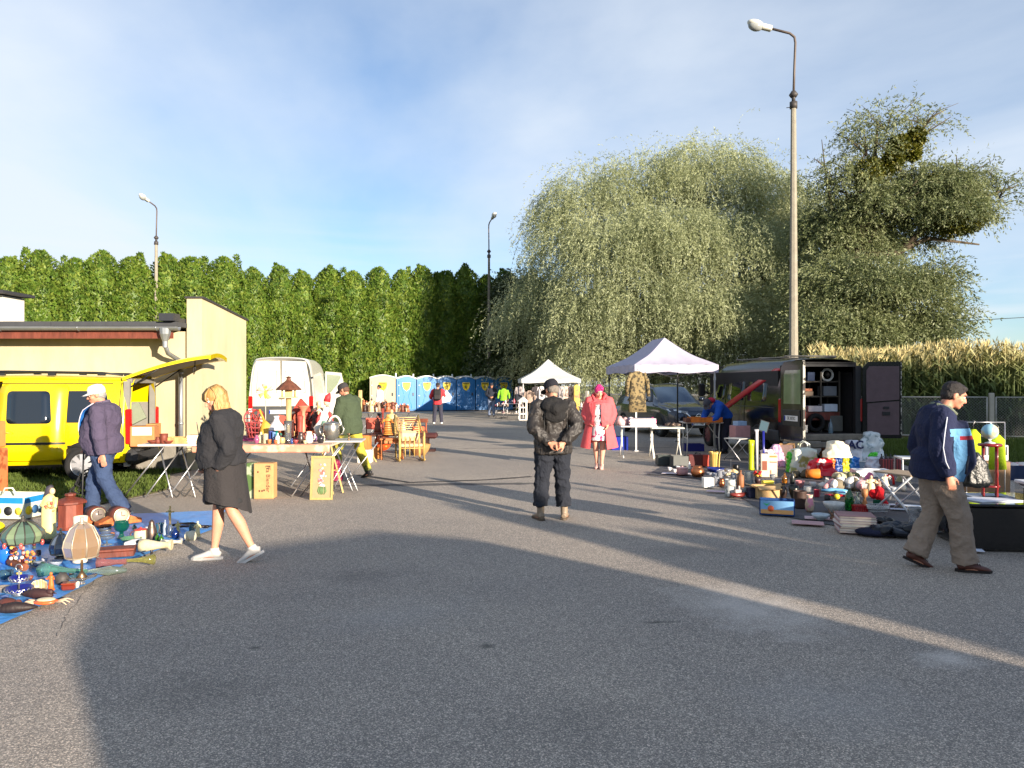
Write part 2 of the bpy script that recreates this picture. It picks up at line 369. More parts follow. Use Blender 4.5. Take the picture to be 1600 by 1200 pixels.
def quads_from(P0,D,W_,Ln,wd,taper=True):
 """leaf shaped (diamond) quads: P0 base, D direction, W_ side vector"""
 n=len(P0);V=np.zeros((n,4,3));Ln=Ln[:,None];wd=wd[:,None]
 V[:,0]=P0;V[:,1]=P0+D*Ln*.45+W_*wd;V[:,2]=P0+D*Ln;V[:,3]=P0+D*Ln*.45-W_*wd
 return V.reshape(-1,3)
def nrm(a):return a/(np.linalg.norm(a,axis=1,keepdims=True)+1e-9)
bark=M((78,68,54),rough=.95,var=.4,vs_=4,bump=.8,bs=12,stretch=(1,1,.3))
def limbs(name,segs,parent,m=bark):
 mb=MB()
 for pts,r0,r1 in segs:
  k=len(pts);mb.tube(pts,[r0+(r1-r0)*i/(k-1)for i in range(k)],8)
 return mb.build(name,m,parent,fix=False)
 # thuja hedge trees -------------------------------------------------
thm=leafmat((62,90,28),(96,124,40),(122,138,54),.28,.9)
def thuja_crown(seed,h,r,e1=6.5,e2=.85,nl=3):
 rg=np.random.default_rng(seed);n=17000
 z=rg.uniform(.0,1,n)**.9;th=rg.uniform(0,2*np.pi,n)
 def prof(z):return r*np.minimum(1,(.78+.35*np.minimum(z/.25,1)))*np.clip(1-z**e1,0,1)**e2
 wob=1+.13*np.sin(3*th+z*9+seed)+.10*np.sin(7*th-z*23+seed*2)+.10*np.sin(z*41+2*th)
 rr=prof(z)*wob*(1-.16*rg.uniform(0,1,n)**2)+.04
 P0=np.stack([rr*np.cos(th),rr*np.sin(th),z*h+.1],1)
 # several leaders of uneven height at the top
 for q in range(nl):
  a0=rg.uniform(0,6.28);m_=z>.80;sel=m_&(rg.uniform(0,1,n)<.22);kq=sel.sum();rl=r*rg.uniform(.2,.5);tl_=rg.uniform(.9,1.03);zz=rg.uniform(.76,tl_,kq)
  rr2=.36*np.clip((tl_-zz)/.2,0,1)**.7+.03;th2=rg.uniform(0,6.28,kq)
  P0[sel]=np.stack([np.cos(a0)*rl+rr2*np.cos(th2),np.sin(a0)*rl+rr2*np.sin(th2),zz*h+.1],1)
 out_=np.stack([np.cos(th),np.sin(th),np.zeros(n)],1)
 D=nrm(out_*rg.uniform(.25,.9,n)[:,None]+np.array([0,0,1])*rg.uniform(.3,1.1,n)[:,None]+rg.normal(0,.25,(n,3)))
 tan=np.stack([-np.sin(th),np.cos(th),np.zeros(n)],1);W_=nrm(tan+rg.normal(0,.6,(n,3)))
 sz=rg.uniform(.6,1.3,n)*(1-.3*z)
 V=quads_from(P0,D,W_,.25*sz,.062*sz)
 Q=np.arange(4*n).reshape(-1,4)
 # inner core so the sky does not show through the middle
 k=14;zc=np.linspace(0,.97,16);cv=[]
 for a in zc:
  for j in range(k):q=2*np.pi*j/k;rc=prof(np.array([a]))[0]*.80;cv.append((rc*np.cos(q),rc*np.sin(q),a*h+.1))
 cq=[(i*k+j,i*k+(j+1)%k,(i+1)*k+(j+1)%k,(i+1)*k+j)for i in range(15)for j in range(k)]
 return np.vstack([V,np.array(cv)]),np.vstack([Q,np.array(cq)+4*n])
protos=[]
for s_ in range(5):
 V,Q=thuja_crown(s_+1,9.0,1.32);o=fast_mesh('crown',V,Q,thm);t_=MB();t_.tube([(0,0,0),(0,0,4),(0.05,0,8.6)],[.16,.12,.03],8);tr=t_.build('trunk',bark)
 protos.append((o,tr))
hedge_px=[(-75,398),(-30,395),(12,402),(62,392),(118,404),(160,392),(206,402),(262,398),(300,402),(350,402),(395,418),(438,416),(472,424),(512,420),(552,424),(592,418),(628,422),(660,416),(695,424),(727,418),(760,430),(790,424),(822,434)]
for i,(px,py)in enumerate(hedge_px):
 Y=39+(px+75)/900*14;loc=P(px,0,Y);hh=CH+(HY-py)*Y/F
 e=thing('thuja_tree',None,'tree',(loc.x,Y,0),rnd.uniform(0,6.2),'thuja trees of the tall hedge')
 c,tr=protos[i%5]
 if i<5:cc,tt=c,tr
 else:cc,tt=c.copy(),tr.copy();C.objects.link(cc);C.objects.link(tt)
 cc.parent=e;tt.parent=e;s=hh/9.15;q_=rnd.uniform(1.0,1.3);e.scale=(s*q_,s*q_,s)
 where=['leftmost','second from left','third from left','fourth from left','fifth from left','sixth from left','seventh from left','eighth from left','ninth from left','tenth from left','eleventh from left','twelfth from left','twelfth from right','eleventh from right','tenth from right','ninth from right','eighth from right','seventh from right','sixth from right','fifth from right','fourth from right','third from right','rightmost']
 above='above the cream building' if px<385 else('behind the white van' if px<520 else('behind the portable toilets' if px<800 else 'beside the willow'))
 e['label']='tall green column-shaped hedge tree, %s in the row, %s'%(where[i],above)
 # willows ------------------------------------------------------------
def willow_crown(seed,lobes,nstr,lean=(0,0),seg=9,lmin=.9,lmax=2.4,lw=.022,ll=.17,droop=1.0,nl=2):
 rg=np.random.default_rng(seed)
 if len(lobes)>15:
  ex=[]
  for l in lobes:
   for q in range(5):
    dd=nrm(rg.normal(0,1,(1,3)))[0]*np.array(l[3:6])*rg.uniform(.5,1.05);dd[2]=abs(dd[2])*.8 if rg.uniform()<.6 else dd[2];s_=rg.uniform(.22,.42);ex.append((l[0]+dd[0],l[1]+dd[1],l[2]+dd[2],l[3]*s_,l[4]*s_,l[5]*s_,(l[6]if len(l)>6 else 1)*1.6))
  lobes=list(lobes)+ex
 if len(lobes)>60:lobes=[(l[0],l[1],l[2],l[3]*.9,l[4]*.9,l[5]*.9,l[6]if len(l)>6 else 1)for l in lobes]
 lob=np.array([l[:6]for l in lobes],float);wts=np.array([(l[3]*l[4]+l[3]*l[5])*(l[6]if len(l)>6 else 1)for l in lobes]);wts=wts/wts.sum()
 idx=rg.choice(len(lobes),nstr,p=wts)
 d=rg.normal(0,1,(nstr,3));d[:,2]=np.abs(d[:,2])*.9-.35;d=nrm(d)
 rad=rg.uniform(.35,1.0,nstr)**.4
 c=lob[idx,:3];rr=lob[idx,3:]
 p=c+d*rr*rad[:,None]
 v=nrm(d*np.array([1,1,.6])+np.array([lean[0],lean[1],.42])+rg.normal(0,.25,(nstr,3)))
 Lt=rg.uniform(lmin,lmax,nstr)*(.65+.5*rad);st=(Lt/seg)[:,None]
 Vs=[]
 for k in range(seg):
  g=np.array([0,0,-1.0])*droop
  v=nrm(v+g*.34+rg.normal(0,.09,(nstr,3)))
  pn=p+v*st
  for q in range(nl):
   P0=p+(pn-p)*rg.uniform(0,1,(nstr,1))
   D=nrm(v*.8+rg.normal(0,.55,(nstr,3))+np.array([lean[0],lean[1],0])*.3)
   W_=nrm(np.cross(D,rg.normal(0,1,(nstr,3))))
   s=rg.uniform(.6,1.35,nstr)
   Vs.append(quads_from(P0,D,W_,ll*s,lw*s))
  p=pn
 V=np.vstack(Vs);return V,np.arange(len(V)).reshape(-1,4)
willm=leafmat((132,140,100),(166,172,130),(180,186,148),.42,.35)
willd=leafmat((92,104,66),(124,132,88),(142,148,108),.36,.4)
Yw=43.0
def Lb(px,py,dY,rx,rz,w=1,Y=None):
 Y=(Y or Yw)+dY;k=Y/F;p=P(px,py,Y);return(p.x,p.y,p.z,rx*k,min(rx,rz)*k*.9,rz*k,w)
lobes=[Lb(925,330,0,85,72),Lb(1010,305,1,80,70),Lb(1095,292,0,85,75),Lb(1175,315,1,70,65),Lb(1225,345,0,55,60),Lb(880,395,-1,55,65),Lb(960,400,-3,75,70,1.2),Lb(1050,390,-3.5,80,75,1.2),Lb(1140,400,-3,80,75,1.2),
Lb(1215,430,-2,60,80),Lb(850,470,0,50,55),Lb(812,505,1,38,45,1.1),Lb(920,490,-3,60,65,1.2),Lb(1000,480,-4.5,65,70,1.1),Lb(1085,485,-4.5,70,65,1.1),Lb(1170,500,-3.5,65,60,1.1),Lb(1240,520,-2.5,50,50),Lb(930,560,-3,45,40,1),Lb(1130,560,-3,70,40,1),Lb(1225,570,-2,50,35),Lb(860,550,1,40,35),Lb(905,585,-2,45,25,.9),Lb(985,570,-1,55,35,.9),Lb(1060,585,-1,60,28,.9),Lb(1130,592,-1,60,25,.9),Lb(1200,592,0,60,25,.9),Lb(1275,590,0,50,30,.7),Lb(820,575,3,35,25,.7),Lb(1065,262,1,35,30,.5),Lb(1110,248,1,30,26,.4),Lb(950,268,1,30,24,.4),Lb(1165,268,1,30,28,.4),Lb(868,330,0,35,40,.5)]
w1=thing('willow_tree','broad pale grey-green willow with drooping branches, behind the lilac tent','tree',P(1030,0,Yw+1).xy.to_3d())
def rel(V,o):V=V.copy();V[:,0]-=o.location.x;V[:,1]-=o.location.y;return V
V,Q=willow_crown(11,lobes,22000,(.05,0),9,.9,2.6,.018,.16,1.05,3);fast_mesh('crown',rel(V,w1),Q,willm,w1)
def treelimbs(root,base,targets,r0,seed):
 rg=random.Random(seed);segs=[];b=Vector(base)
 for t in targets:
  t=Vector(t);m=b.lerp(t,.5);m.x=b.x+(t.x-b.x)*.38;m.y=b.y+(t.y-b.y)*.38
  pts=[b,b.lerp(m,.5)+Vector((rg.uniform(-.2,.2),rg.uniform(-.2,.2),.1)),m,m.lerp(t,.5)+Vector((rg.uniform(-.5,.5),rg.uniform(-.3,.3),.3)),t]
  segs.append(([p-root.location for p in pts],r0*rg.uniform(.5,.8),.04))
  for k in range(5):
   a=m.lerp(t,rg.uniform(.2,.95));e=a+Vector((rg.uniform(-1.6,1.6),rg.uniform(-1.6,1.6),rg.uniform(.2,1.7)))
   segs.append(([p-root.location for p in(a,a.lerp(e,.5)+Vector((0,0,.15)),e)],.07,.015))
 return segs
bs=Vector((w1.location.x,w1.location.y,0));sg=[([Vector((0,0,-.1)),Vector((.1,0,1.2)),Vector((.0,.1,2.6))],.75,.5)]
sg+=treelimbs(w1,bs+Vector((0,0,2.2)),[l[:3]for l in lobes[:5]]+[lobes[k][:3]for k in(6,7,8,9,10,12)],.4,5)
limbs('trunk',sg,w1)
# the tall dark tree at the right with mistletoe
Yt=36.0
T=lambda px,py,dY,rx,rz,w=1:Lb(px,py,dY,rx,rz,w,Yt)
lb2=[T(1385,330,0,55,45,.9),T(1330,300,0,40,50,.5),T(1385,205,0,60,45,.15),T(1445,195,0,45,28,.09),T(1355,235,0,45,40,.24),T(1300,290,0,28,40,.35),T(1450,300,0,60,45,.9),T(1505,290,0,45,35,.5),T(1495,335,-1,50,38,.9),T(1560,310,0,32,42,.2),T(1300,370,1,45,50,1),T(1350,390,1,50,40,1),T(1420,360,1,60,25,.8),T(1300,450,-1,55,50,1),T(1370,455,-2,50,55,1.1),T(1430,470,-2,45,55,.9),T(1475,440,-2,30,35,.4),T(1285,525,-2,50,40,1.2),T(1355,525,-2,55,40,1.2),T(1430,525,-2,50,35,1.2),T(1480,510,-2,30,45,.5)]
w2=thing('poplar_tree','tall open-crowned dark tree with mistletoe balls at the right, above the maize','tree',P(1345,0,Yt).xy.to_3d())
V,Q=willow_crown(21,lb2,15500,(.05,0),7,.5,1.4,.024,.16,.7,2);fast_mesh('crown',rel(V,w2),Q,willd,w2)
bs=Vector((w2.location.x,w2.location.y,0));j0=P(1335,400,Yt)
sg=[([Vector((0,0,-.1)),Vector((.1,0,2.5)),j0-w2.location],.6,.34),([j0-w2.location,P(1362,300,Yt)-w2.location,P(1372,190,Yt)-w2.location],.26,.05),
([j0-w2.location,P(1400,395,Yt)-w2.location,P(1450,372,Yt)-w2.location,P(1530,382,Yt)-w2.location],.24,.04),([P(1400,395,Yt)-w2.location,P(1480,330,Yt)-w2.location,P(1560,300,Yt)-w2.location,P(1590,290,Yt)-w2.location],.16,.02),
([P(1362,300,Yt)-w2.location,P(1410,240,Yt)-w2.location,P(1465,190,Yt)-w2.location],.1,.015),([P(1300,330,Yt)-w2.location,P(1290,270,Yt)-w2.location,P(1284,218,Yt)-w2.location],.07,.015),([P(1290,262,Yt)-w2.location,P(1276,250,Yt)-w2.location,P(1270,248,Yt)-w2.location],.04,.012)]
sg+=treelimbs(w2,j0,[l[:3]for l in(lb2[0],lb2[1],lb2[4],lb2[6],lb2[7],lb2[10],lb2[3])],.22,9)
rq=random.Random(4)
for k in range(70):
 l=lb2[rq.choice([2,3,4,5,7,9,16])];a=Vector(l[:3]);e=a+Vector((rq.uniform(-1,1)*l[3],rq.uniform(-1,1)*l[4],rq.uniform(-.3,1.05)*l[5]));m_=a.lerp(e,.5)+Vector((rq.uniform(-.2,.2),0,.15))
 sg.append(([p-w2.location for p in(a,m_,e)],.03,.008))
limbs('trunk',sg,w2)
mism=leafmat((60,68,14),(92,96,22),(122,118,40),.2,1.2)
def ball(px,py,r,dY=-.6):
 rg=np.random.default_rng(int(px));n=1500;k=(Yt+dY)/F;c=P(px,py,Yt+dY)-w2.location;R_=r*k
 d=nrm(rg.normal(0,1,(n,3)));P0=np.array(c)+d*R_*(rg.uniform(.25,1,n)**.5)[:,None]
 D=nrm(d+rg.normal(0,.6,(n,3)));W_=nrm(np.cross(D,rg.normal(0,1,(n,3))));s=rg.uniform(.7,1.3,n)
 V=quads_from(P0,D,W_,.16*s,.04*s);fast_mesh('mistletoe',V,np.arange(len(V)).reshape(-1,4),mism,w2)
for b_ in((1358,268,22),(1395,250,16),(1402,228,14),(1432,214,14),(1425,238,13),(1410,222,10),(1465,292,20),(1488,345,26),(1515,340,24),(1505,318,18),(1385,262,10)):ball(*b_)
# darker trees between the hedge and the willow, and behind the willows
def plain_tree(px,Y,top,r,seed,label,m=willd):
 e=thing('tree',label,'tree',P(px,0,Y).xy.to_3d(),0,'background trees');h=CH+(HY-top)*Y/F;rg=random.Random(seed)
 lb=[(e.location.x+rg.uniform(-.5,.5)*r,Y+rg.uniform(-.5,.5)*r,h*f,r*rg.uniform(.6,.9),r*.7,h*.16)for f in(.3,.45,.6,.72,.8)]+[(e.location.x,Y,h*.5,r*.9,r*.9,h*.3)]
 V,Q=willow_crown(seed,lb,2600,(0,0),6,.6,1.4,.05,.2,.6,2);fast_mesh('crown',rel(V,e),Q,m,e)
 limbs('trunk',[([Vector((0,0,-.1)),Vector((.1,.1,h*.3)),Vector((0,0,h*.75))],.3,.06)]+treelimbs(e,e.location+Vector((0,0,h*.3)),[l[:3]for l in lb[:4]],.16,seed),e);return e
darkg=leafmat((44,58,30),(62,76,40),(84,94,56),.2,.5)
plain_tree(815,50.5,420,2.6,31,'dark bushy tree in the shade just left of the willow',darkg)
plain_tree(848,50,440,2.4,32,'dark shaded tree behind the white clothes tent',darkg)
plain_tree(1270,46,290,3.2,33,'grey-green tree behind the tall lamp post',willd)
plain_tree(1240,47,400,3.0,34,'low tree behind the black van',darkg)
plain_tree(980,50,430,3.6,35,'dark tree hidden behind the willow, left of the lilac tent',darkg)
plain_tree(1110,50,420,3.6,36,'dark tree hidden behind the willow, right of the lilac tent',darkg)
# maize field ----------------------------------------------------------
def maize():
 rg=np.random.default_rng(5);n=5200
 Y=24.3+rg.uniform(0,1,n)**1.5*16;X=8.8+rg.uniform(0,1,n)*(Y*.86-8.8+6);X=np.round(X/.22)*.22+rg.normal(0,.05,n);kp=X>.405*Y;X=X[kp];Y=Y[kp];n=len(X)
 H=rg.uniform(2.15,2.95,n)*(1+.06*np.sin(X*.9));Vs=[]
 base=np.stack([X,Y,np.zeros(n)],1)
 for k in range(2):
  a=rg.uniform(0,np.pi,n)+k*1.57;w=np.stack([np.cos(a),np.sin(a),0*a],1)*.013
  q=np.zeros((n,4,3));q[:,0]=base-w;q[:,1]=base+w;top=base+np.stack([rg.normal(0,.05,n),rg.normal(0,.05,n),H],1);q[:,2]=top+w*.4;q[:,3]=top-w*.4;Vs.append(q.reshape(-1,3))
 green=list(Vs);tas=[]
 for k in range(11):
  z=rg.uniform(.12,.95,n)*H;a=rg.uniform(0,2*np.pi,n);o=np.stack([np.cos(a),np.sin(a),0*a],1);s=np.stack([-np.sin(a),np.cos(a),0*a],1)
  L1=rg.uniform(.25,.45,n)[:,None];p0=base+np.stack([0*z,0*z,z],1);p1=p0+o*L1*.6+np.array([0,0,1])*L1*.7;p2=p1+o*L1*.9+np.array([0,0,1])*L1*rg.uniform(-.9,.3,(n,1));w=.035
  q=np.zeros((n,4,3));q[:,0]=p0-s*.02;q[:,1]=p0+s*.02;q[:,2]=p1+s*w;q[:,3]=p1-s*w;green.append(q.reshape(-1,3))
  q=np.zeros((n,4,3));q[:,0]=p1-s*w;q[:,1]=p1+s*w;q[:,2]=p2+s*.004;q[:,3]=p2-s*.004;green.append(q.reshape(-1,3))
 for k in range(7):
  P0=base+np.stack([0*H,0*H,H-.05],1);D=nrm(np.stack([rg.normal(0,.35,n),rg.normal(0,.35,n),np.ones(n)],1));W_=nrm(np.cross(D,rg.normal(0,1,(n,3))));tas.append(quads_from(P0,D,W_,rg.uniform(.2,.36,n),np.full(n,.014)))
 return np.vstack(green),np.vstack(tas)
mz=bpy.data.materials.new('maize');mz.use_nodes=True;_t=mz.node_tree;_n=_t.nodes;_l=_t.links
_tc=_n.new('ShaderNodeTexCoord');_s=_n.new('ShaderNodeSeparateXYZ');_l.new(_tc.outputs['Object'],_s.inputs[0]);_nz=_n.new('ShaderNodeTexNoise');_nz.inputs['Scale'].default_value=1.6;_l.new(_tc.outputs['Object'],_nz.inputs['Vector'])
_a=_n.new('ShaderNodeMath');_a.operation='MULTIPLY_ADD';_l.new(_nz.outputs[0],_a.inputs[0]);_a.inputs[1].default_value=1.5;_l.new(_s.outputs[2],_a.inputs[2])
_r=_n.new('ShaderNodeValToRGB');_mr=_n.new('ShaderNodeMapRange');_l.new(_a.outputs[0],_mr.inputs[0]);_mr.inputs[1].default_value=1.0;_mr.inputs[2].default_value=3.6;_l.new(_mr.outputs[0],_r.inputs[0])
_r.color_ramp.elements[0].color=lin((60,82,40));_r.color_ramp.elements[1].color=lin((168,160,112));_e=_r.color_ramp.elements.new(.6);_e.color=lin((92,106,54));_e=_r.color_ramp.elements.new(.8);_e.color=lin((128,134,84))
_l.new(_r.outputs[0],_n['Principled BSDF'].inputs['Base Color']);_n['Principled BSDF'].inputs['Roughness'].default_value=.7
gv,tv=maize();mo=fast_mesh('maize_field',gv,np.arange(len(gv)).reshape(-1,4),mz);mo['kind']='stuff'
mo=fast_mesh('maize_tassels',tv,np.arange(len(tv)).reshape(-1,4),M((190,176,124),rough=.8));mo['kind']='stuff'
# unseen trees and a rounded trailer added behind the photographer to shade the lot
def uv(u,t):return Vector((-.64*u+.77*t,.77*u+.64*t,0))
cst=leafmat((60,76,36),(90,104,50),(110,120,70),.1)
def caster(u,t,h,r,seed,label,n=900,low=.22):  # out-of-view tree, added only for the shade it casts
 p=uv(u,t);e=thing('tree',label,'tree',p,0,'shade trees added behind the photographer');rg=random.Random(seed)
 lb=[(p.x+rg.uniform(-.5,.5)*r,p.y+rg.uniform(-.5,.5)*r,h*f,r*rg.uniform(.5,.8),r*.7,h*.14)for f in(low+.05,low+.2,.55,.7,.82)]
 V,Q=willow_crown(seed,lb,n,(0,0),6,.5,1.2,.08,.26,.5,2);fast_mesh('crown',rel(V,e),Q,cst,e)
 limbs('trunk',[([Vector((0,0,-.1)),Vector((.1,.1,h*.3)),Vector((0,0,h*.8))],.2,.05)]+treelimbs(e,e.location+Vector((0,0,h*.25)),[l[:3]for l in lb[:4]],.12,seed),e)
 return e
CAST=[(-30,16.2,8.6,1.4,900),(-32,18.0,10.4,2.0,1500),(-34,20.7,10.8,2.1,1500),(-31,23.4,10.4,2.0,1400),(-33,26.2,10,2.2,1300)]
V,Q=thuja_crown(9,9.0,1.66,1.25,1.0,0);spire=fast_mesh('crown',V,Q,thm);sp_used=False  # pointed crown shaped to leave thin streaks of sun between shadows
CO='first second third fourth fifth sixth seventh eighth ninth tenth eleventh twelfth thirteenth fourteenth'.split()
for i,(t_,ut,w_)in enumerate([(6.02,8.4,.74),(6.75,5.4,.32),(7.3,9.4,.30),(7.9,5.6,.36),(8.5,8.6,.32),(9.1,5.0,.36),(9.7,8.2,.32),(10.3,5.4,.36),(10.9,7.8,.34),(11.6,5.4,.40),(12.2,7.4,.36),(12.9,5.8,.42),(13.6,7.6,.42),(14.4,8.4,.46)]):  # added unseen row; heights and widths set how far each shadow finger reaches
 D_=12.4+(i*7%5)*.45;h_=(D_+ut)*math.tan(SUN_EL);p=uv(-D_,t_);e=thing('thuja_tree','slim pointed evergreen added behind the photographer for its shadow, %s in its row from the caravan'%CO[i],'tree',p,i*1.3,'slim evergreens added for their shadow streaks');e.scale=(w_,w_,h_/9.15)
 if i%2:e.scale.x=e.scale.y=.52
 for a in(protos[i%5][0]if i%2 else spire,protos[0][1]):
  c=a if a is spire and i==0 else a.copy()
  if c is not spire:C.objects.link(c)
  c.parent=e
CL=['mid-sized tree','dense tall tree','tallest tree','broad tree','outermost tree']
for i,(u_,t_,h_,r_,n_)in enumerate(CAST):caster(u_,t_,h_*1.06,r_,50+i,CL[i]+' added far behind the photographer for its shade',n_)
cv=thing('caravan_caster','white trailer shape with rounded ends parked behind the photographer','caravan_caster',uv(-9.2,3.04),math.atan2(.64,.77))  # unseen added body, outline shaped for the broad foreground shadow
prof=[(-2.45,.45),(-2.5,.9),(-2.48,2.1),(-2.2,2.7),(-1.6,3.04),(-.2,3.14),(1.2,3.12),(1.8,2.9),(2.1,2.4),(2.2,1.3),(2.15,.45)]
mb=MB();mb.prism([(x,-1.05,z)for x,z in prof],(0,2.1,0));mb.build('shell',M((225,225,220),rough=.3),cv)
for x in(-1.1,.1,1.1):
 mb=MB();mb.box((x,1.07,1.75),(.8,.05,.6),None,.02);mb.build('window',M((30,34,38),rough=.08),cv)
mb=MB();mb.tube([(-.1,-1.06,.32),(-.1,1.06,.32)],.32,18);mb.build('wheel',M((20,20,20)),cv)
mb=MB();mb.box((0,.6,.4),(3.4,.1,.2));mb.box((0,-.6,.2),(3.4,.1,.4));mb.build('chassis',M((40,40,40)),cv)
mb=MB();mb.tube([P(1480,503,62),P(1600,496,62),P(1760,480,62)],.03,5);tag(mb.build('overhead_cable',M((30,30,32))),'thin black overhead cable crossing the sky above the maize at the right edge','cable')
# ------------------------------------------------------------ building
plaster=M((184,172,140),rough=.9,var=.2,vs_=1.4,bump=.15,bs=60,stretch=(1,1,.35));roofm=M((60,62,66),rough=.8,var=.2);zinc=M((150,155,160),rough=.4,metal=.7,var=.12)
bl=thing('building','low cream plastered building with flat grey roof and zinc gutter behind the yellow van','building',(-11.2,14.7,0))
def BL(n,mb,m,par=None):return mb.build(n,m,par or bl)
mb=MB();mb.box((0,1.2,1.6),(9.44,2.3,2.3));BL('wall',mb,plaster)
mb=MB();mb.box((0,1.2,.23),(9.5,2.4,.46));BL('plinth',mb,M((122,118,110),rough=.9,var=.3,vs_=3,bump=.4))
mb=MB();mb.box((0,.95,2.86),(9.5,2.9,.09));mb.box((-1.2,-.52,2.82),(7.1,.04,.14));rf=BL('roof',mb,roofm)
mb=MB();mb.box((-.05,-.42,2.655),(9.4,.05,.15));BL('fascia',mb,wood((120,62,48)))
mb=MB()
pr=[(math.cos(a)*.075,math.sin(a)*.075)for a in[math.pi+math.pi*i/8 for i in range(9)]]
pr+=[(x*.9,y*.9)for x,y in pr[::-1]]
mb.prism([(-4.8,-.53+x,2.80+y)for x,y in pr],(9.62,0,0));mb.sm=False
for i in range(7):mb.tube([(-4.6+i*1.5,-.53+x*1.06,2.80+y*1.06)for x,y in pr[:9]],.008,5)
mb.lathe([(.11,2.77),(.10,2.66),(.05,2.52),(.045,2.4)],(4.55,-.53,0),12);mb.tube([(4.55,-.53,2.45),(4.5,-.3,2.3),(4.66,-.1,2.15)],.045,10);mb.cyl((4.66,-.1,2.2),(4.66,-.1,.1),.045)
for z in(1.9,.9):mb.cyl((4.66,-.1,z),(4.66,-.1,z+.05),.052)
BL('gutter',mb,zinc)
mb=MB();mb.box((4.62,-.5,2.98),(.28,.28,.14));mb.box((4.62,.5,2.95),(.2,2,.08));BL('flashing',mb,M((44,46,52),rough=.5))
fw=MB();yz=[(0,.0),(2.45,.0),(2.45,3.17),(.45,3.36),(0,3.40)]
fw.prism([(4.74,y-.02,z)for y,z in yz],(.30,0,0));BL('fire_wall',fw,plaster)
mb=MB();mb.prism([(4.71,y,z)for y,z in[(-.05,3.402),(.45,3.362),(2.48,3.172),(2.48,3.21),(.45,3.40),(-.05,3.44)]],(.37,0,0));BL('coping',mb,M((52,50,52),rough=.6))
ch=MB();ch.box((-.1,1.4,3.25),(.95,.9,.75));ch.box((.44,1.5,3.25),(.28,.7,.72));chm=BL('chimney',ch,M((200,196,186),rough=.9,var=.1,bump=.3),rf)
mb=MB();mb.box((.05,1.4,3.66),(1.45,1.05,.06));mb.box((0,1.38,2.95),(1.3,1.05,.14));mb.build('chimney_cap',M((48,48,52),rough=.6),chm)
rf.children[0].location.x=-.3
# ------------------------------------------------------------ lamp posts
conc=M((138,132,118),rough=.95,var=.18,vs_=7,bump=.5,bs=30)
def lamp_post(px,Y,label,turn,head=1.0,dark=False,lean=0):
 p=P(px,0,Y);e=thing('street_lamp',label,'street lamp',(p.x,Y,0),turn,'concrete lamp posts round the parking lot')
 cm=conc if not dark else M((112,106,96),rough=.95,var=.2)
 h=10.45;mb=MB()
 mb.tube([(0,0,0),(0,0,h)],[(.165,.135),(.085,.075)],8,side=(1,0,0),smooth=False);mb.build('pole',cm,e)
 mb=MB();mb.tube([(0,0,h-.05),(0,0,h+.15)],.12,10);mb.tube([(0,0,h+.15),(0,0,h+.4)],.06,8);mb.lathe([(.09,h+.3),(.14,h+.38),(.06,h+.5)],(0,0,0),12);mb.cyl((-.22,0,h-.03),(.02,0,h),.012);mb.build('collar',M((60,56,54),rough=.6),e)
 mb=MB();mb.tube([(0,0,h+.3),(0.03,0,h+1.3),(.06,0,h+2.02),(.03,0,h+2.2),(-.12,0,h+2.32),(-.72,0,h+2.47)],.038,10);mb.build('arm',M((92,82,76),rough=.55,metal=.3),e)
 mb=MB();T_=Matrix.Rotation(R(14),3,'Y')
 mb.box((-.85,0,h+2.50),(.34,.17,.17),T_,.03);hd=mb.build('lamp_head',M((196,194,180),rough=.45),e)
 mb=MB();mb.ell((-1.2,0,h+2.62),(.27,.16,.12),14,8,T_);mb.build('cover',M((200,198,186),rough=.4),hd)
 mb=MB();mb.ell((-1.2,0,h+2.55),(.24,.145,.16),14,8,T_);mb.build('lens',M((170,174,172),rough=.15,trans=.3),hd)
 return e
lamp_post(1240,23.3,'nearest and tallest-looking lamp post with white lamp head, behind the black van',0)
lamp_post(244,43,'distant lamp post rising beyond the cream building at the left',R(80)).scale.z=.945
lamp_post(764,48.6,'distant grey lamp post standing behind the blue toilets',R(108),dark=True).scale.z=.965
# ------------------------------------------------------------ fence
fm=M((166,164,156),rough=.8,var=.2)
def fence_panel(a,b,label,h=1.32):
 a=Vector(a);b=Vector(b);Lh=(b-a).length;e=thing('chain_link_fence',label,'fence',a,math.atan2(b.y-a.y,b.x-a.x),'chain-link fence panels along the maize field')
 mb=MB()
 for x in(.12,Lh-.12):mb.cyl((x,0,.1),(x,0,h),.022,n=6)
 for z in(.14,h-.01):mb.cyl((.12,0,z),(Lh-.12,0,z),.02,n=6)
 mb.build('frame',fm,e)
 mb=MB();st=.085;W_=.0035
 k=int((Lh+h)/st)
 for i in range(k+1):
  for s in(1,-1):
   x0=i*st if s<0 else i*st-h
   p0,z0=x0,.14;x1=x0+(h-.16)*(1 if s>0 else-1)
   q=[]
   lo_,hi_=.14,Lh-.14
   xa,za,xb,zb=x0,.14,x1,h-.02
   def cut(xa,za,xb,zb):
    if xa>xb:xa,za,xb,zb=xb,zb,xa,za
    if xb<lo_ or xa>hi_:return None
    sl_=(zb-za)/(xb-xa)
    if xa<lo_:za+=sl_*(lo_-xa);xa=lo_
    if xb>hi_:zb-=sl_*(xb-hi_);xb=hi_
    return xa,za,xb,zb
   c=cut(xa,za,xb,zb)
   if c and c[2]-c[0]>.02:
    xa,za,xb,zb=c;mb.add([(xa-W_,s*.002,za),(xa+W_,s*.002,za),(xb+W_,s*.002,zb),(xb-W_,s*.002,zb)],[(0,1,2,3)],False)
 mb.build('mesh',M((150,152,150),rough=.5,metal=.3,var=0),e,fix=False)
 mb=MB();mb.box((0,.0,(h+.12)/2),(.13,.11,h+.12),None,.015);mb.build('post',M((176,170,156),rough=.9,bump=.3),e)
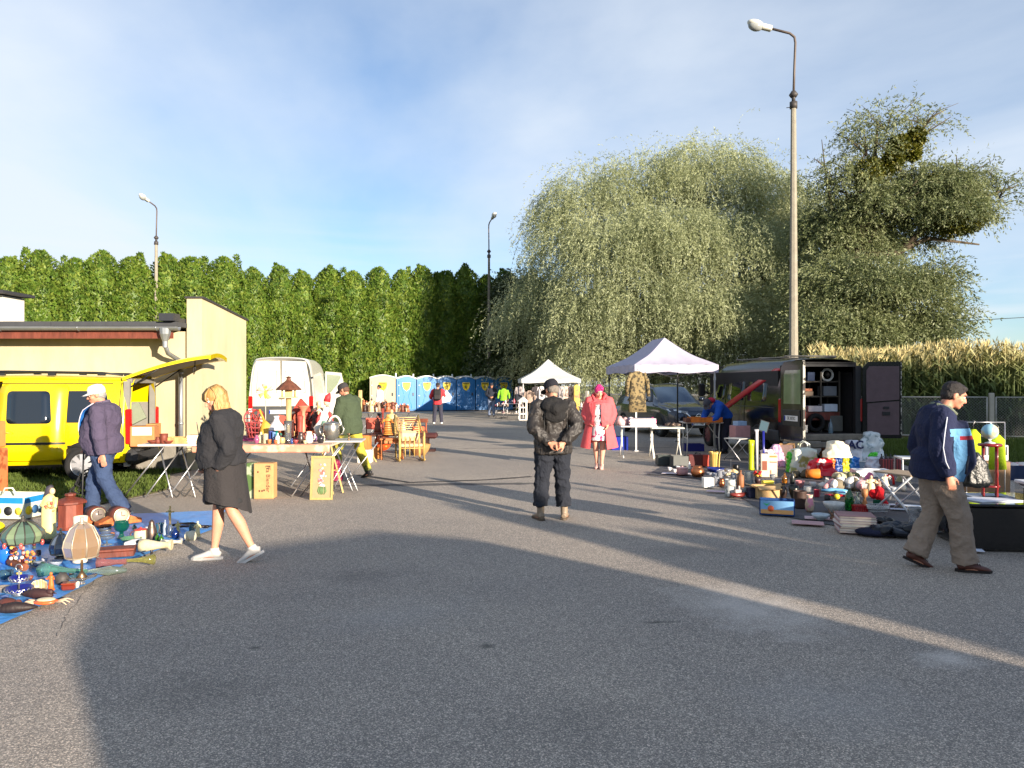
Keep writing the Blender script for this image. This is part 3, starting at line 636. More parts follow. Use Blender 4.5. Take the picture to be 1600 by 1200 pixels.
FP=[(3.0,29.5),(5.2,27.9),(7.4,26.3),(9.5,24.6),(11.4,22.9),(14.4,22.2),(17.4,21.7),(20.4,21.4),(23.4,21.2)]
FL=['farthest chain-link panel, left of the dark car','chain-link panel behind the bonnet of the dark car','chain-link panel between the dark car and the black van','chain-link panel hidden behind the black van','chain-link panel behind the open right door of the van','chain-link panel behind the man in the navy jacket','chain-link panel right of the globe','chain-link panel running out at the right edge']
for i in range(8):fence_panel((FP[i][0],FP[i][1],0),(FP[i+1][0],FP[i+1][1],0),FL[i])
# ------------------------------------------------------------ portable toilets
def toilet(a,b,col,label,hh=2.2,dark=0):
 a=Vector(a);b=Vector(b);w=(b-a).length;e=thing('portable_toilet',label,'portable toilet',a,math.atan2(b.y-a.y,b.x-a.x),'row of portable toilets')
 pl=M(col,rough=.35,var=.08,vs_=2);wh=M((208,212,212),rough=.4);w0=.03;w1=w-.03;h=hh-.22
 arc=[(w0+(w1-w0)*i/10,h+.17*math.sin(math.pi*i/10))for i in range(11)]
 mb=MB();mb.prism([(w0,0,.06),(w1,0,.06)]+[(x,0,z-.01)for x,z in arc[::-1]],(0,1.15,0));mb.build('cabin',pl,e)
 mb=MB();mb.prism([(x*1.02-.01,-.06,z)for x,z in arc]+[(x*1.02-.01,-.06,z+.07)for x,z in arc[::-1]],(0,1.27,0));mb.cyl((w1-.02,.9,h),(w1-.02,.9,h+.35),.05,n=10);mb.build('roof',wh,e)
 mb=MB();mb.box((w/2,.55,.03),(w,1.2,.06));mb.build('base',M((40,44,50)),e)
 dl=.14;mb=MB();mb.box((w/2,-.012,1.02),(w-2*dl,.03,1.78),None,.01);d=mb.build('door',pl,e)
 mb=MB()
 for sgn in(1,-1):mb.tube([(w/2+sgn*x_,-.03,z_)for x_,z_ in((.30,1.7),(.28,1.45),(.18,1.15),(.13,.95),(.2,.7),(.3,.45),(.32,.2))],.014,6)
 mb.build('rib',M([min(255,c*1.18+8)for c in col],rough=.3),d)
 for z in(.35,1.0,1.65):mb=MB();mb.box((dl+.02,-.035,z),(.07,.03,.05));mb.build('hinge',wh,d)
 mb=MB();mb.box((w-dl-.09,-.035,1.08),(.09,.03,.2),None,.01);lk=mb.build('lock',M((60,62,64),rough=.4),d)
 # yellow shield sign
 sh=[(-.24,1.83),(.24,1.83),(.26,1.66),(.17,1.42),(0,1.28),(-.17,1.42),(-.26,1.66)]
 mb=MB();mb.prism([(w/2+x,-.031,z)for x,z in sh],(0,-.006,0));sg_=mb.build('sign',M((236,204,24),rough=.45,var=.03),d)
 mb=MB();mb.prism([(w/2+x,-.038,z)for x,z in((0,1.66),(.11,1.54),(0,1.42),(-.11,1.54))],(0,-.004,0));mb.box((w/2,-.040,1.755),(.36,.004,.055));mb.build('emblem',M((58,56,40),var=0),sg_)
 mb=MB();mb.prism([(w/2+x,-.043,z)for x,z in((0,1.60),(.05,1.54),(0,1.48),(-.05,1.54))],(0,-.002,0));mb.build('emblem_core',M((205,180,60),var=0),sg_)
 return e
edge=[(577,46.0),(619,46.2),(651,46.6),(683,47),(713,47.4),(743,47.8),(772,48.2),(802,48.6)]
tl=['beige portable toilet at the left end of the row','pale-lit blue portable toilet next to the beige one','blue portable toilet just left of the man with the backpack','blue portable toilet just right of the man with the backpack','blue portable toilet in the middle of the row, door in full view','blue portable toilet beside the lamp post, left of the man in the dark jacket','blue portable toilet behind the green jacket, nearest the white tent']
for i in range(7):
 a=P(edge[i][0],0,edge[i][1]);b=P(edge[i+1][0],0,edge[i+1][1])
 toilet((a.x,a.y,0),(b.x,b.y,0),(164,158,138)if i==0 else(22,108,172),tl[i],2.25 if i else 2.3)
 # ------------------------------------------------------------ tents
def tent(c,rz,w,d,hz,peak,ridge,col,label,name='canopy_tent',legd=False,back=None):
 e=thing(name,label,'tent',c,rz,'pop-up market tents');fab=M(col,rough=.8,var=.06,vs_=3,bump=.25,bs=14,transl=.25)
 hw,hd=w/2,d/2;mb=MB()
 cor=[Vector((-hw,-hd,hz)),Vector((hw,-hd,hz)),Vector((hw,hd,hz)),Vector((-hw,hd,hz))]
 tp=[Vector((0,-ridge,peak)),Vector((0,-ridge,peak)),Vector((0,ridge,peak)),Vector((0,ridge,peak))]
 for i in range(4):
  a,b=cor[i],cor[(i+1)%4];ta,tb=tp[i],tp[(i+1)%4]
  def f(u,v,a=a,b=b,ta=ta,tb=tb):
   lo_=a.lerp(b,u);hi=ta.lerp(tb,u);p=lo_.lerp(hi,v);s=math.sin(math.pi*v)
   p.z-=.10*s*(peak-hz)+.05*math.sin(math.pi*u)*math.sin(math.pi*v)-.012*math.sin(u*31+v*9)*(1-v)-.01*math.sin(u*17)*s;return p
  mb.grid(f,14,12)
 mb.build('roof',fab,e,fix=False)
 mb=MB();r_=random.Random(3)
 for i in range(4):
  a,b=cor[i],cor[(i+1)%4];nn=Vector(((b-a).y,-(b-a).x,0)).normalized();ph=r_.uniform(0,6)
  mb.grid(lambda u,v:a.lerp(b,u)+nn*(.008+.018*v*math.sin(u*26+ph)+.01*v*math.sin(u*61))+Vector((0,0,-.2*v-.02*v*math.sin(u*12.56))),40,3)
 mb.build('valance',fab,e,fix=False)
 lm=M((190,190,192),rough=.4,metal=.4)if not legd else M((28,28,30),rough=.5)
 for i,q in enumerate(cor):
  mb=MB();s=.94;mb.box((q.x*s,q.y*s,hz/2-.02),(.035,.035,hz-.04));mb.box((q.x*s,q.y*s,.01),(.1,.1,.02));mb.box((q.x*s,q.y*s,hz-.35),(.05,.05,.09));mb.build('leg',lm if i<2 else M((30,30,32),rough=.5),e)
 mb=MB()
 for i in range(4):
  a,b=cor[i]*.94,cor[(i+1)%4]*.94;z1,z2=hz-.08,hz-.34
  for k in range(2):
   p0=a.lerp(b,k/2);p1=a.lerp(b,(k+1)/2)
   mb.tube([(p0.x,p0.y,z1),(p1.x,p1.y,z2)],.01,5);mb.tube([(p0.x,p0.y,z2),(p1.x,p1.y,z1)],.01,5)
 mb.build('truss',M((60,60,64),rough=.4,metal=.6),e)
 return e
tent((4.03,20.35,0),R(6),2.2,3.1,2.20,2.95,.55,(186,182,200),'lilac-grey pop-up tent with a ridged roof beside the black van')
tt=P(857,0,38.5);tent((tt.x,38.7,0),R(3),3.0,3.0,1.98,3.02,.02,(206,208,206),'white pointed pop-up tent with clothes hanging under it')
# ------------------------------------------------------------ vehicles
def crom(a,b,c,d,t):return .5*((2*b)+(-a+c)*t+(2*a-5*b+4*c-d)*t*t+(-a+3*b-3*c+d)*t*t*t)
class Shell:
 """side profiles along x -> smooth mirrored skin"""
 def __init__(s,stations,sub=5,tsub=4,sharp=()):
  xs=[a for a,_ in stations];pr=[[Vector((y,z,0))for y,z in p]for _,p in stations]
  rings=[]
  for p in pr:
   k=len(p);q=[]
   for i in range(k-1):
    A=p[max(i-1,0)];B=p[i];C_=p[i+1];D_=p[min(i+2,k-1)]
    if i==k-2:D_=Vector((-p[k-2].x,p[k-2].y,0))
    for j in range(tsub):q.append(crom(A,B,C_,D_,j/tsub)if i not in sharp else B.lerp(C_,j/tsub))
   q.append(p[-1]);rings.append(q)
  X=[];Rg=[]
  for i in range(len(xs)-1):
   for j in range(sub):
    t=j/sub;X.append(xs[i]*(1-t)+xs[i+1]*t)
    Rg.append([rings[i][k].lerp(rings[i+1][k],t)if True else 0 for k in range(len(rings[0]))])
  X.append(xs[-1]);Rg.append(rings[-1]);s.X=X;s.R=Rg;s.K=len(Rg[0])
 def mesh(s,skip=lambda x,y,z,side:False,capf=True,capr=True,only=None):
  mb=MB();K=s.K;S=len(s.X);idx={}
  vs=[]
  for i in range(S):
   for k in range(K):vs.append((s.X[i],s.R[i][k].x,s.R[i][k].y))
   for k in range(K-2,-1,-1):vs.append((s.X[i],-s.R[i][k].x,s.R[i][k].y))
  W_=2*K-1;fs=[]
  for i in range(S-1):
   for k in range(W_-1):
    f=(i*W_+k,(i+1)*W_+k,(i+1)*W_+k+1,i*W_+k+1);c=[sum(vs[q][a]for q in f)/4 for a in range(3)]
    sk=skip(*c,1 if k<K-1 else-1)
    if(only is None and not sk)or(only is not None and sk):fs.append(f)
  if only is None:
   if capf:fs.append(tuple((S-1)*W_+k for k in range(W_)))
   if capr:fs.append(tuple(range(W_))[::-1])
  mb.add(vs,fs);return mb
 def y(s,x,z):
  i=max(0,min(len(s.X)-2,next((j for j in range(len(s.X)-1)if s.X[j+1]>=x),len(s.X)-2)))
  t=(x-s.X[i])/max(1e-6,s.X[i+1]-s.X[i]);t=max(0,min(1,t));o=[]
  for r in(s.R[i],s.R[i+1]):
   b=r[0].x
   for k in range(len(r)-1):
    if r[k].y<=z<=r[k+1].y:b=r[k].x+(r[k+1].x-r[k].x)*(z-r[k].y)/max(1e-6,r[k+1].y-r[k].y);break
   o.append(b)
  return o[0]*(1-t)+o[1]*t
 def decal(s,poly,side,off=.006,nz=8,nx=4):
  """convex panel lying on the body side: poly in (x,z)"""
  mb=MB();zs=[p[1]for p in poly];z0,z1=min(zs),max(zs);vs=[]
  lev=sorted(set([z0+(z1-z0)*i/nz for i in range(nz+1)]+zs));lev=[z for i,z in enumerate(lev)if i==0 or z-lev[i-1]>1e-4]
  n=len(poly)
  for z in lev:
   zz=min(max(z,z0+1e-5),z1-1e-5);xs_=[]
   for i in range(n):
    (xa,za),(xb,zb)=poly[i],poly[(i+1)%n]
    if(za-zz)*(zb-zz)<=0 and abs(za-zb)>1e-9:xs_.append(xa+(xb-xa)*(zz-za)/(zb-za))
   a,b=min(xs_),max(xs_)
   for j in range(nx+1):x=a+(b-a)*j/nx;vs.append((x,side*(s.y(x,z)+off),z))
  for row in range(len(lev)):pass
  m_=len(vs);vs+=[(v[0],v[1]-side*(off+.012),v[2])for v in vs]
  fs=[(r*(nx+1)+j,r*(nx+1)+j+1,(r+1)*(nx+1)+j+1,(r+1)*(nx+1)+j)for r in range(len(lev)-1)for j in range(nx)]
  rim=[j for j in range(nx+1)]+[r*(nx+1)+nx for r in range(1,len(lev))]+[(len(lev)-1)*(nx+1)+j for j in range(nx-1,-1,-1)]+[r*(nx+1)for r in range(len(lev)-2,0,-1)]
  fs+=[(rim[i],rim[(i+1)%len(rim)],m_+rim[(i+1)%len(rim)],m_+rim[i])for i in range(len(rim))]
  mb.add(vs,fs);return mb
def rrect(x0,z0,x1,z1,r=.06,sl0=0,sl1=0):
 """rounded window; sl0/sl1 slant the ends (dx per dz)"""
 o=[]
 for cx,cz,a0 in((x1-r,z1-r,0),(x0+r,z1-r,90),(x0+r,z0+r,180),(x1-r,z0+r,270)):
  for k in range(4):
   a=R(a0+30*k);x=cx+r*math.cos(a);z=cz+r*math.sin(a);f=(z-z0)/(z1-z0)
   x+=f*(sl0 if x<(x0+x1)/2 else sl1);o.append((x,z))
 return o
rubber=M((22,22,23),rough=.85,bump=.3,bs=60)
def wheel(par,x,y,r,side,rimc=(150,152,156),spokes=7,w=.2):
 mb=MB();a=(x,y-w/2*side,r)
 prof=[(r*.66,-w/2),(r*.93,-w/2),(r,-w*.3),(r,w*.3),(r*.93,w/2),(r*.66,w/2),(r*.65,w*.3),(r*.66,-w/2)]
 Rm=Matrix.Rotation(R(-90)*side,3,'X');e=mb.lathe(prof,(x,y,r),28,Rm,cap=False).build('wheel',rubber,par)
 mb=MB();mb.lathe([(r*.67,w*.42),(r*.62,w*.46),(r*.6,w*.2),(.001,w*.15)],(x,y,r),28,Rm);mb.build('rim',M(rimc,rough=.4,metal=.5),e)
 mb=MB();mb.lathe([(.075,w*.42),(.05,w*.47),(.001,w*.48)],(x,y,r),12,Rm)
 for k in range(spokes):
  t=2*math.pi*k/spokes;d=Vector((math.cos(t),math.sin(t),0));s=Vector((-d.y,d.x,0));pts=[Rm@(d*.05+s*.03+Vector((0,0,w*.40))),Rm@(d*.05-s*.03+Vector((0,0,w*.40))),Rm@(d*r*.64-s*.045+Vector((0,0,w*.34))),Rm@(d*r*.64+s*.045+Vector((0,0,w*.34)))]
  mb.prism([Vector((x,y,r))+p for p in pts],Rm@Vector((0,0,.02)))
 mb.build('spokes',M([min(255,c+25)for c in rimc],rough=.35,metal=.5),e);return e
def circle(x,z,r,n=20,z0=-9):return[(x+r*math.cos(2*math.pi*i/n),max(z0,z+r*math.sin(2*math.pi*i/n)))for i in range(n)]
glassd=M((20,28,38),rough=.04,var=.0,coat=.6);blackp=M((24,25,27),rough=.5,var=.2)
def plate(par,s,loc,rot,w=.52,h=.115,col=(225,225,220),tm=None):
 e=MB();e.box((0,0,0),(w,.012,h),None,.004);o=e.build('number_plate',M(col,rough=.4),par);o.location=loc;o.rotation_euler=rot
 mb=MB();mb.box((-w/2+.022,-.008,0),(.04,.004,h*.92));mb.build('plate_band',M((20,50,150),var=0),o)
 text('plate_text',s,h*.86,M((20,20,22),var=0),o,(.02,-.0085,0),(R(90),0,0),.001,.72);return o
 # yellow van: x forward; its right-rear corner stands nearest the walker
def van_st(w,zs,zb,zt,zr,xl):
 return[(w-.06,zs),(w,zs+.14),(w+.01,(zs+zb)/2),(w,zb),(w-.05,zb+(zt-zb)*.5),(w-.12,zt),(w-.24,zr-.03),(w-.5,zr-.005),(0,zr+.015)]
yv=thing('yellow_van','bright yellow van with raised tailgate and open sliding door on the grass','van',(-6.72,12.95,0),R(190))
ye=M((204,180,8),rough=.22,var=.03,coat=.5)
st=[(0,van_st(.78,.32,1.0,1.6,1.80,0)),(.10,van_st(.85,.32,1.0,1.62,1.83,0)),(1.5,van_st(.87,.30,1.0,1.64,1.86,0)),(3.0,van_st(.88,.30,1.0,1.62,1.85,0)),(3.7,van_st(.87,.30,1.0,1.35,1.45,0)),(4.35,van_st(.75,.35,.8,.85,.9,0))]
S1=Shell(st,8,4)
off=.87
def shift(mb,dy):mb.v=[(x,y+dy,z)for x,y,z in mb.v];return mb
OY=-.87
# local +y is towards the camera after the half turn, so the near side is side=+1
shift(S1.mesh(lambda x,y,z,s:s==1 and 2.12<x<3.02 and z>.42 and z<1.72,capr=False),OY).build('body',ye,yv,fix=False)
mb=MB();mb.box((1.8,OY,.42),(3.6,1.6,.06));mb.box((1.4,OY-.8,.9),(2.6,.05,.9));mb.box((.06,OY+.73,1.0),(.1,.08,1.5));mb.box((.06,OY-.73,1.0),(.1,.08,1.5));mb.box((.06,OY,1.76),(.1,1.3,.08));mb.build('lining',M((120,118,112),rough=.85),yv)
mb=MB();mb.box((2.0,OY,.82),(.12,1.3,.75),Matrix.Rotation(R(-8),3,'Y'),.05);mb.box((2.25,OY,.6),(.5,1.3,.16),None,.05);mb.build('seat',cloth((46,46,50)),yv)
def fr(p):return[(x,z)for x,z in p]
shift(S1.decal(rrect(1.22,1.02,1.92,1.58,.07,.06,.02),1,.05),OY).build('side_window',glassd,yv)
shift(S1.decal(rrect(.28,1.03,1.21,1.58,.06,.12,0),1,.008),OY).build('quarter_window',glassd,yv)
dr=shift(S1.decal(rrect(1.0,.38,2.12,1.70,.09,.0,-.06),1,.042),OY).build('sliding_door',ye,yv)
mb=MB();mb.tube([(1.82,OY+.935,.86),(1.93,OY+.96,.88),(2.03,OY+.935,.88)],.014,6);mb.build('handle',M((170,150,30),rough=.4),dr)
shift(S1.decal([(1.0,.66),(2.1,.66),(2.1,.70),(1.0,.70)],1,.052),OY).build('trim_strip',blackp,yv)
shift(S1.decal(rrect(.15,.84,.42,.97,.03),1,.008),OY).build('fuel_flap',M((222,192,10),rough=.3),yv)
shift(S1.decal(circle(.72,.33,.37,24,.3),1,.004),OY).build('wheel_arch',blackp,yv)
wheel(yv,.72,-.02,.30,1,spokes=8,w=.19);wheel(yv,3.45,-.02,.30,1,w=.19);wheel(yv,.72,OY*2+.1,.30,-1,w=.19);wheel(yv,3.45,OY*2+.1,.30,-1,w=.19)
mb=MB()
for y in(OY+.68,OY-.68):
 mb.tube([(.15,y,1.86),(.5,y,1.90),(2.0,y,1.92),(3.0,y,1.9)],.018,6)
 for x in(.5,1.3,2.1):mb.box((x,y,1.875),(.12,.05,.05))
mb.build('roof_rail',blackp,yv)
mb=MB();mb.box((-.02,OY,.42),(.22,1.72,.26),None,.07);mb.box((-.1,OY,.53),(.1,1.5,.05),None,.02);mb.build('rear_bumper',M((44,45,48),rough=.6),yv)
for s in(1,-1):
 mb=MB();mb.box((.02,OY+.80*s,.95),(.1,.1,.62),None,.02);mb.build('tail_light',M((170,20,20),rough=.15),yv)
tg=MB()
def tgf(u,v,o=0):
 x=.12-1.42*u;z=1.86+.62*u-.22*u*u+o
 return Vector((x,OY+(v-.5)*1.5*(1-.05*u),z-.06*(2*v-1)**2))
tg.grid(lambda u,v:tgf(u,v,.02),14,10);tg.grid(lambda u,v:tgf(u,v,-.035),14,10)
tg.prism([tgf(0,v/10,-.035)for v in range(11)]+[tgf(0,v/10,.02)for v in range(10,-1,-1)],(.02,0,0));
for vv in(0,1):tg.prism([tgf(u/14,vv,-.035)for u in range(15)]+[tgf(u/14,vv,.02)for u in range(14,-1,-1)],(0,.012*(1 if vv else-1),0))
tg.prism([tgf(1,v/10,-.06)for v in range(11)]+[tgf(1,v/10,.02)for v in range(10,-1,-1)],(-.03,0,0));tgo=tg.build('tailgate',ye,yv,fix=False)
mb=MB();mb.grid(lambda u,v:tgf(.08+.85*u,.08+.84*v,-.042),8,6);mb.build('tailgate_lining',M((150,146,132),rough=.8),tgo,fix=False)
mb=MB();mb.tube([(-.92,OY+.1,2.16),(-.92,OY+.1,2.06),(-.94,OY+.12,1.96),(-.90,OY+.1,1.88),(-.88,OY+.08,1.96),(-.92,OY+.1,2.06)],.008,5);mb.build('pull_strap',blackp,tgo)
for s in(1,-1):
 mb=MB();mb.tube([(.05,OY+.72*s,1.62),(-.62,OY+.68*s,2.10)],.012,6);mb.build('gas_strut',blackp,yv)
for x_ in(.16,2.14):shift(S1.decal([(x_,.36),(x_+.012,.36),(x_+.012,1.72),(x_,1.72)],1,.045 if x_>1 else .007),OY).build('door_seam',blackp,yv)
shift(S1.decal([(.1,.60),(.98,.60),(.98,.64),(.1,.64)],1,.012),OY).build('trim_strip',blackp,yv)
shift(S1.decal([(.3,1.70),(2.1,1.70),(2.1,1.715),(.3,1.715)],1,.010),OY).build('door_rail',blackp,yv)
# black van with open rear doors
bv=thing('black_van','black van with a red diagonal stripe and both rear doors open, full of shelves','van',(6.86,16.35,0),R(97))
bp=M((11,13,14),rough=.22,var=.3,vs_=2,coat=.25);ww=.95
def mst(w,zs,zr,top=1):return[(w-.06,zs),(w,zs+.2),(w+.01,.95),(w-.01,1.25),(w-.05,1.25+(zr-1.25)*.35),(w-.10,1.25+(zr-1.25)*.68),(w-.17,zr-.10),(w-.34,zr-.01),(0,zr+.02)]
S2=Shell([(0,mst(ww,.36,2.24)),(.1,mst(ww+.01,.34,2.26)),(2.0,mst(ww+.02,.32,2.28)),(3.5,mst(ww+.01,.38,2.25)),(3.9,mst(ww,.38,2.1)),(4.5,mst(ww-.04,.38,1.5)),(5.0,mst(ww-.25,.42,1.27))],7,4)
S2.mesh(capr=False).build('body',bp,bv,fix=False)
mb=MB()
for s in(1,-1):mb.box((2.2,s*.88,1.25),(3.9,.05,1.5));mb.box((.05,s*.86,1.3),(.1,.14,1.62));
mb.box((2.2,0,.56),(4.3,1.76,.08));mb.box((4.1,0,1.3),(.06,1.7,1.5));mb.box((2.0,0,2.16),(4.0,1.5,.04));mb.box((.05,0,2.14),(.1,1.6,.1));mb.build('interior',M((34,34,36),rough=.8),bv)
mb=MB();mb.box((.02,0,.52),(.16,1.9,.16),None,.03);mb.box((-.06,0,.36),(.12,1.7,.14),None,.03);mb.build('rear_step',M((120,112,100),rough=.7,var=.4),bv)
for(a,b_,z0,z1)in((.75,1.72,1.3,1.86),(1.92,2.9,1.3,1.86),(3.1,3.82,1.3,1.82)):S2.decal(rrect(a,z0,b_,z1,.07,0,0 if a<3 else-.2),1,.006).build('side_window',M((14,18,20),rough=.05,var=0,coat=.8),bv)
S2.decal([(.05,2.06),(.5,2.06),(3.15,1.12),(2.95,1.02)],1,.016,30,2).build('red_stripe',M((176,34,44),rough=.3,var=.05),bv)
S2.decal([(.1,.42),(1.4,.42),(1.4,.68),(.1,.68)],1,.02).build('side_skirt',M((52,54,58),rough=.6),bv)
for x_ in(1.82,3.0):S2.decal([(x_,.5),(x_+.014,.5),(x_+.014,2.0),(x_,2.0)],1,.008).build('panel_seam',M((4,4,4)),bv)
S2.decal([(.3,1.16),(3.9,1.16),(3.9,1.18),(.3,1.18)],1,.010).build('panel_crease',M((30,33,36),rough=.3),bv)
for x in(1.1,4.15):
 S2.decal(circle(x,.34,.42,22,.41),1,.008).build('wheel_arch',blackp,bv)
 wheel(bv,x,.88,.33,1,(92,34,40)if x>4 else(70,70,74),9,.21);wheel(bv,x,-.88,.33,-1,(80,80,80),7,.21)
for s in(1,-1):
 mb=MB();mb.box((.03,s*.95,1.12),(.10,.09,.52),None,.02);mb.build('tail_light',M((150,14,18),rough=.15),bv)
mb=MB();mb.tube([(4.0,.98,1.45),(4.02,1.12,1.5)],.025,6);mb.box((4.02,1.2,1.55),(.12,.17,.34),None,.03);mb.build('mirror',blackp,bv)
mb=MB()
for y in(.55,-.55):mb.tube([(.4,y,2.31),(3.2,y,2.33)],.02,6)
for x in(.5,1.8,3.1):mb.tube([(x,-.62,2.34),(x,.62,2.34)],.018,6)
mb.build('roof_rack',M((90,88,84),rough=.5),bv)
def vandoor(name,y,ang,side,lab=None):
 d=bpy.data.objects.new(name,None);C.objects.link(d);d.parent=bv;d.location=(0,y,0);d.rotation_euler=(0,0,ang)
 return d
 # left door: leaf drawn from its hinge along local -x, outer skin on +y
L_,z0,z1=.82,.50,2.20
dm=MB();dm.prism([(0,0,z0),(-L_,0,z0),(-L_,0,z1),(-.12,0,z1-.02),(0,0,z1-.14)],(0,.055,0));ld=dm.build('rear_door',bp,bv);ld.location=(-.02,.92,0);ld.rotation_euler=(0,0,R(4))
mb=MB();mb.prism([(-.12,.056,1.28),(-.76,.056,1.28),(-.76,.056,2.0),(-.18,.056,2.0),(-.13,.056,1.9)],(0,.008,0));mb.build('door_window',M((120,132,108),rough=.08,coat=.6,var=.3,vs_=2),ld)
mb=MB();mb.box((-L_-.012,.028,1.35),(.02,.05,1.66));mb.build('worn_edge',M((176,172,160),rough=.7,pat=('noise',(40,38,36),9,.5)),ld)
mb=MB();mb.box((-.42,.066,.98),(.66,.02,.34),None,.02);mb.build('plate_panel',M((34,36,38),rough=.4),ld)
plate(ld,'SR 247XC',(-.44,.084,.97),(0,0,R(180)),.5)
rd=MB();rd.prism([(0,0,z0),(L_,0,z0),(L_,0,z1),(.12,0,z1),(0,0,z1-.14)],(0,.055,0));ro=rd.build('rear_door',bp,bv);ro.location=(-.04,-.93,0);ro.rotation_euler=(0,0,R(-102))
mb=MB();mb.prism([(.08,-.012,1.3),(.78,-.012,1.36),(.78,-.012,2.1),(.14,-.012,2.1),(.08,-.012,2.0)],(0,.012,0));mb.prism([(.1,-.010,.58),(.78,-.010,.58),(.78,-.010,1.33),(.1,-.010,1.27)],(0,.01,0));mb.build('door_lining',M((92,76,80),rough=.85,var=.15),ro)
mb=MB();mb.box((.5,-.018,1.18),(.12,.02,.05));mb.box((.5,-.018,1.05),(.16,.02,.08));mb.build('latch',blackp,ro)
mb=MB();mb.box((L_+.005,.025,1.35),(.02,.06,1.66));mb.build('worn_edge',M((170,166,156),rough=.7,pat=('noise',(40,38,36),12,.5)),ro)
# shelves and load inside
mb=MB();sm=M((74,68,60),rough=.7)
for z in(1.06,1.42,1.76):mb.box((.75,-.08,z),(.5,1.25,.03))
for y in(-.70,-.25,.55):
 for x in(.5,1.0):mb.box((x,y,1.2),(.035,.035,1.6))
mb.build('shelf_rack',sm,bv)
# white van
wv=thing('white_van','white high-roofed panel van with rear windowless doors, behind the bric-a-brac tables','van',(-6.87,22.0,0),R(99))
wp=M((188,186,176),rough=.3,var=.04,coat=.3)
def wst(w,zr,zs=.45):return[(w-.04,zs),(w,zs+.2),(w,1.0),(w-.015,1.3),(w-.05,1.7),(w-.10,2.1),(w-.17,zr-.14),(w-.32,zr-.02),(0,zr+.02)]
S3=Shell([(0,wst(.93,2.46)),(.08,wst(.96,2.50)),(2.5,wst(.97,2.52)),(3.9,wst(.96,2.45)),(4.5,wst(.94,1.8)),(5.3,wst(.8,1.1))],5,4)
S3.mesh().build('body',wp,wv,fix=False)
mb=MB()
for s in(1,-1):mb.prism([(-.006,s*.03,1.05),(-.006,s*.86,1.05),(-.006,s*.83,1.7),(-.006,s*.72,2.38),(-.006,s*.03,2.40)],(-.022,0,0))
rdw=mb.build('rear_door',wp,wv)
mb=MB()
for s in(1,-1):
 for q in range(2):mb.tube([(-.032,s*y,z)for y,z in((.12,1.45),(.70,1.45),(.66,2.1),(.12,2.1))],.008,6,closed=True)
mb.build('door_panel',M((205,200,184),rough=.4),rdw)
mb=MB();mb.box((-.05,-.03,1.28),(.03,.16,.03));
for s in(1,-1):
 for z in(1.3,1.9):mb.box((-.02,s*.9,z),(.05,.06,.05))
mb.build('handle',blackp,rdw)
mb=MB();mb.box((-.01,0,.82),(.07,1.74,.45),None,.02);mb.box((-.08,0,.5),(.2,1.8,.22),None,.04);mb.build('rear_panel',M((58,60,62),rough=.6),wv)
plate(wv,'SWD 84NC',(-.055,.08,.88),(0,0,R(-90)),.52)
for s in(1,-1):
 mb=MB();mb.box((-.02,s*.87,1.1),(.08,.12,.5),None,.02);tlx=mb.build('tail_light',M((176,22,20),rough=.15),wv)
 mb=MB();mb.box((-.062,s*.87,.93),(.012,.1,.1));mb.build('reversing_lamp',M((220,220,216),rough=.2),tlx)
for x in(1.0,4.2):wheel(wv,x,.86,.34,1);wheel(wv,x,-.86,.34,-1)
mb=MB();mb.prism([(3.7,-.95,.5),(3.75,-1.65,.5),(3.85,-1.65,1.35),(3.6,-1.5,2.1),(3.7,-.95,2.15)],(.05,.01,0));dd=mb.build('cab_door',wp,wv)
mb=MB();mb.prism([(3.69,-1.0,1.4),(3.82,-1.58,1.4),(3.6,-1.46,2.0),(3.68,-1.0,2.05)],(.06,0,0));mb.build('door_window',M((120,130,110),rough=.1),dd)
# dark SUV
sv=thing('dark_car','dark blue-grey off-road car parked under and behind the lilac tent','car',(5.25,25.6,0),R(-74))
cp=M((52,58,70),rough=.2,metal=.4,var=.05,coat=.6)
def cst(w,zs,h1,h2,top,tw):return[(w-.1,zs),(w-.01,zs+.14),(w,(zs+h1)/2+.05),(w-.01,h1),(w-.07,h2),(tw+.05,h2+(top-h2)*.55),(tw,top-.05),(tw-.25,top-.005),(0,top)]
S4=Shell([(-2.3,cst(.7,.5,.85,.95,1.2,.5)),(-2.2,cst(.85,.35,.9,1.05,1.5,.58)),(-1.5,cst(.91,.28,.95,1.08,1.64,.60)),(0,cst(.92,.25,.95,1.06,1.69,.62)),(.45,cst(.92,.25,.94,1.06,1.62,.6)),(1.15,cst(.92,.25,.93,1.03,1.12,.70)),(1.5,cst(.92,.25,.90,1.0,1.07,.60)),(2.0,cst(.88,.25,.82,.92,.98,.55)),(2.25,cst(.78,.3,.72,.78,.84,.5)),(2.32,cst(.66,.34,.6,.66,.70,.42))],5,4)
wsf=lambda x,y,z,s:.5<x<1.15 and z>1.10 and abs(y)<.7
S4.mesh(wsf).build('body',cp,sv,fix=False);S4.mesh(wsf,only=1).build('windscreen',M((52,66,84),rough=.05,var=0,coat=.8),sv,fix=False)
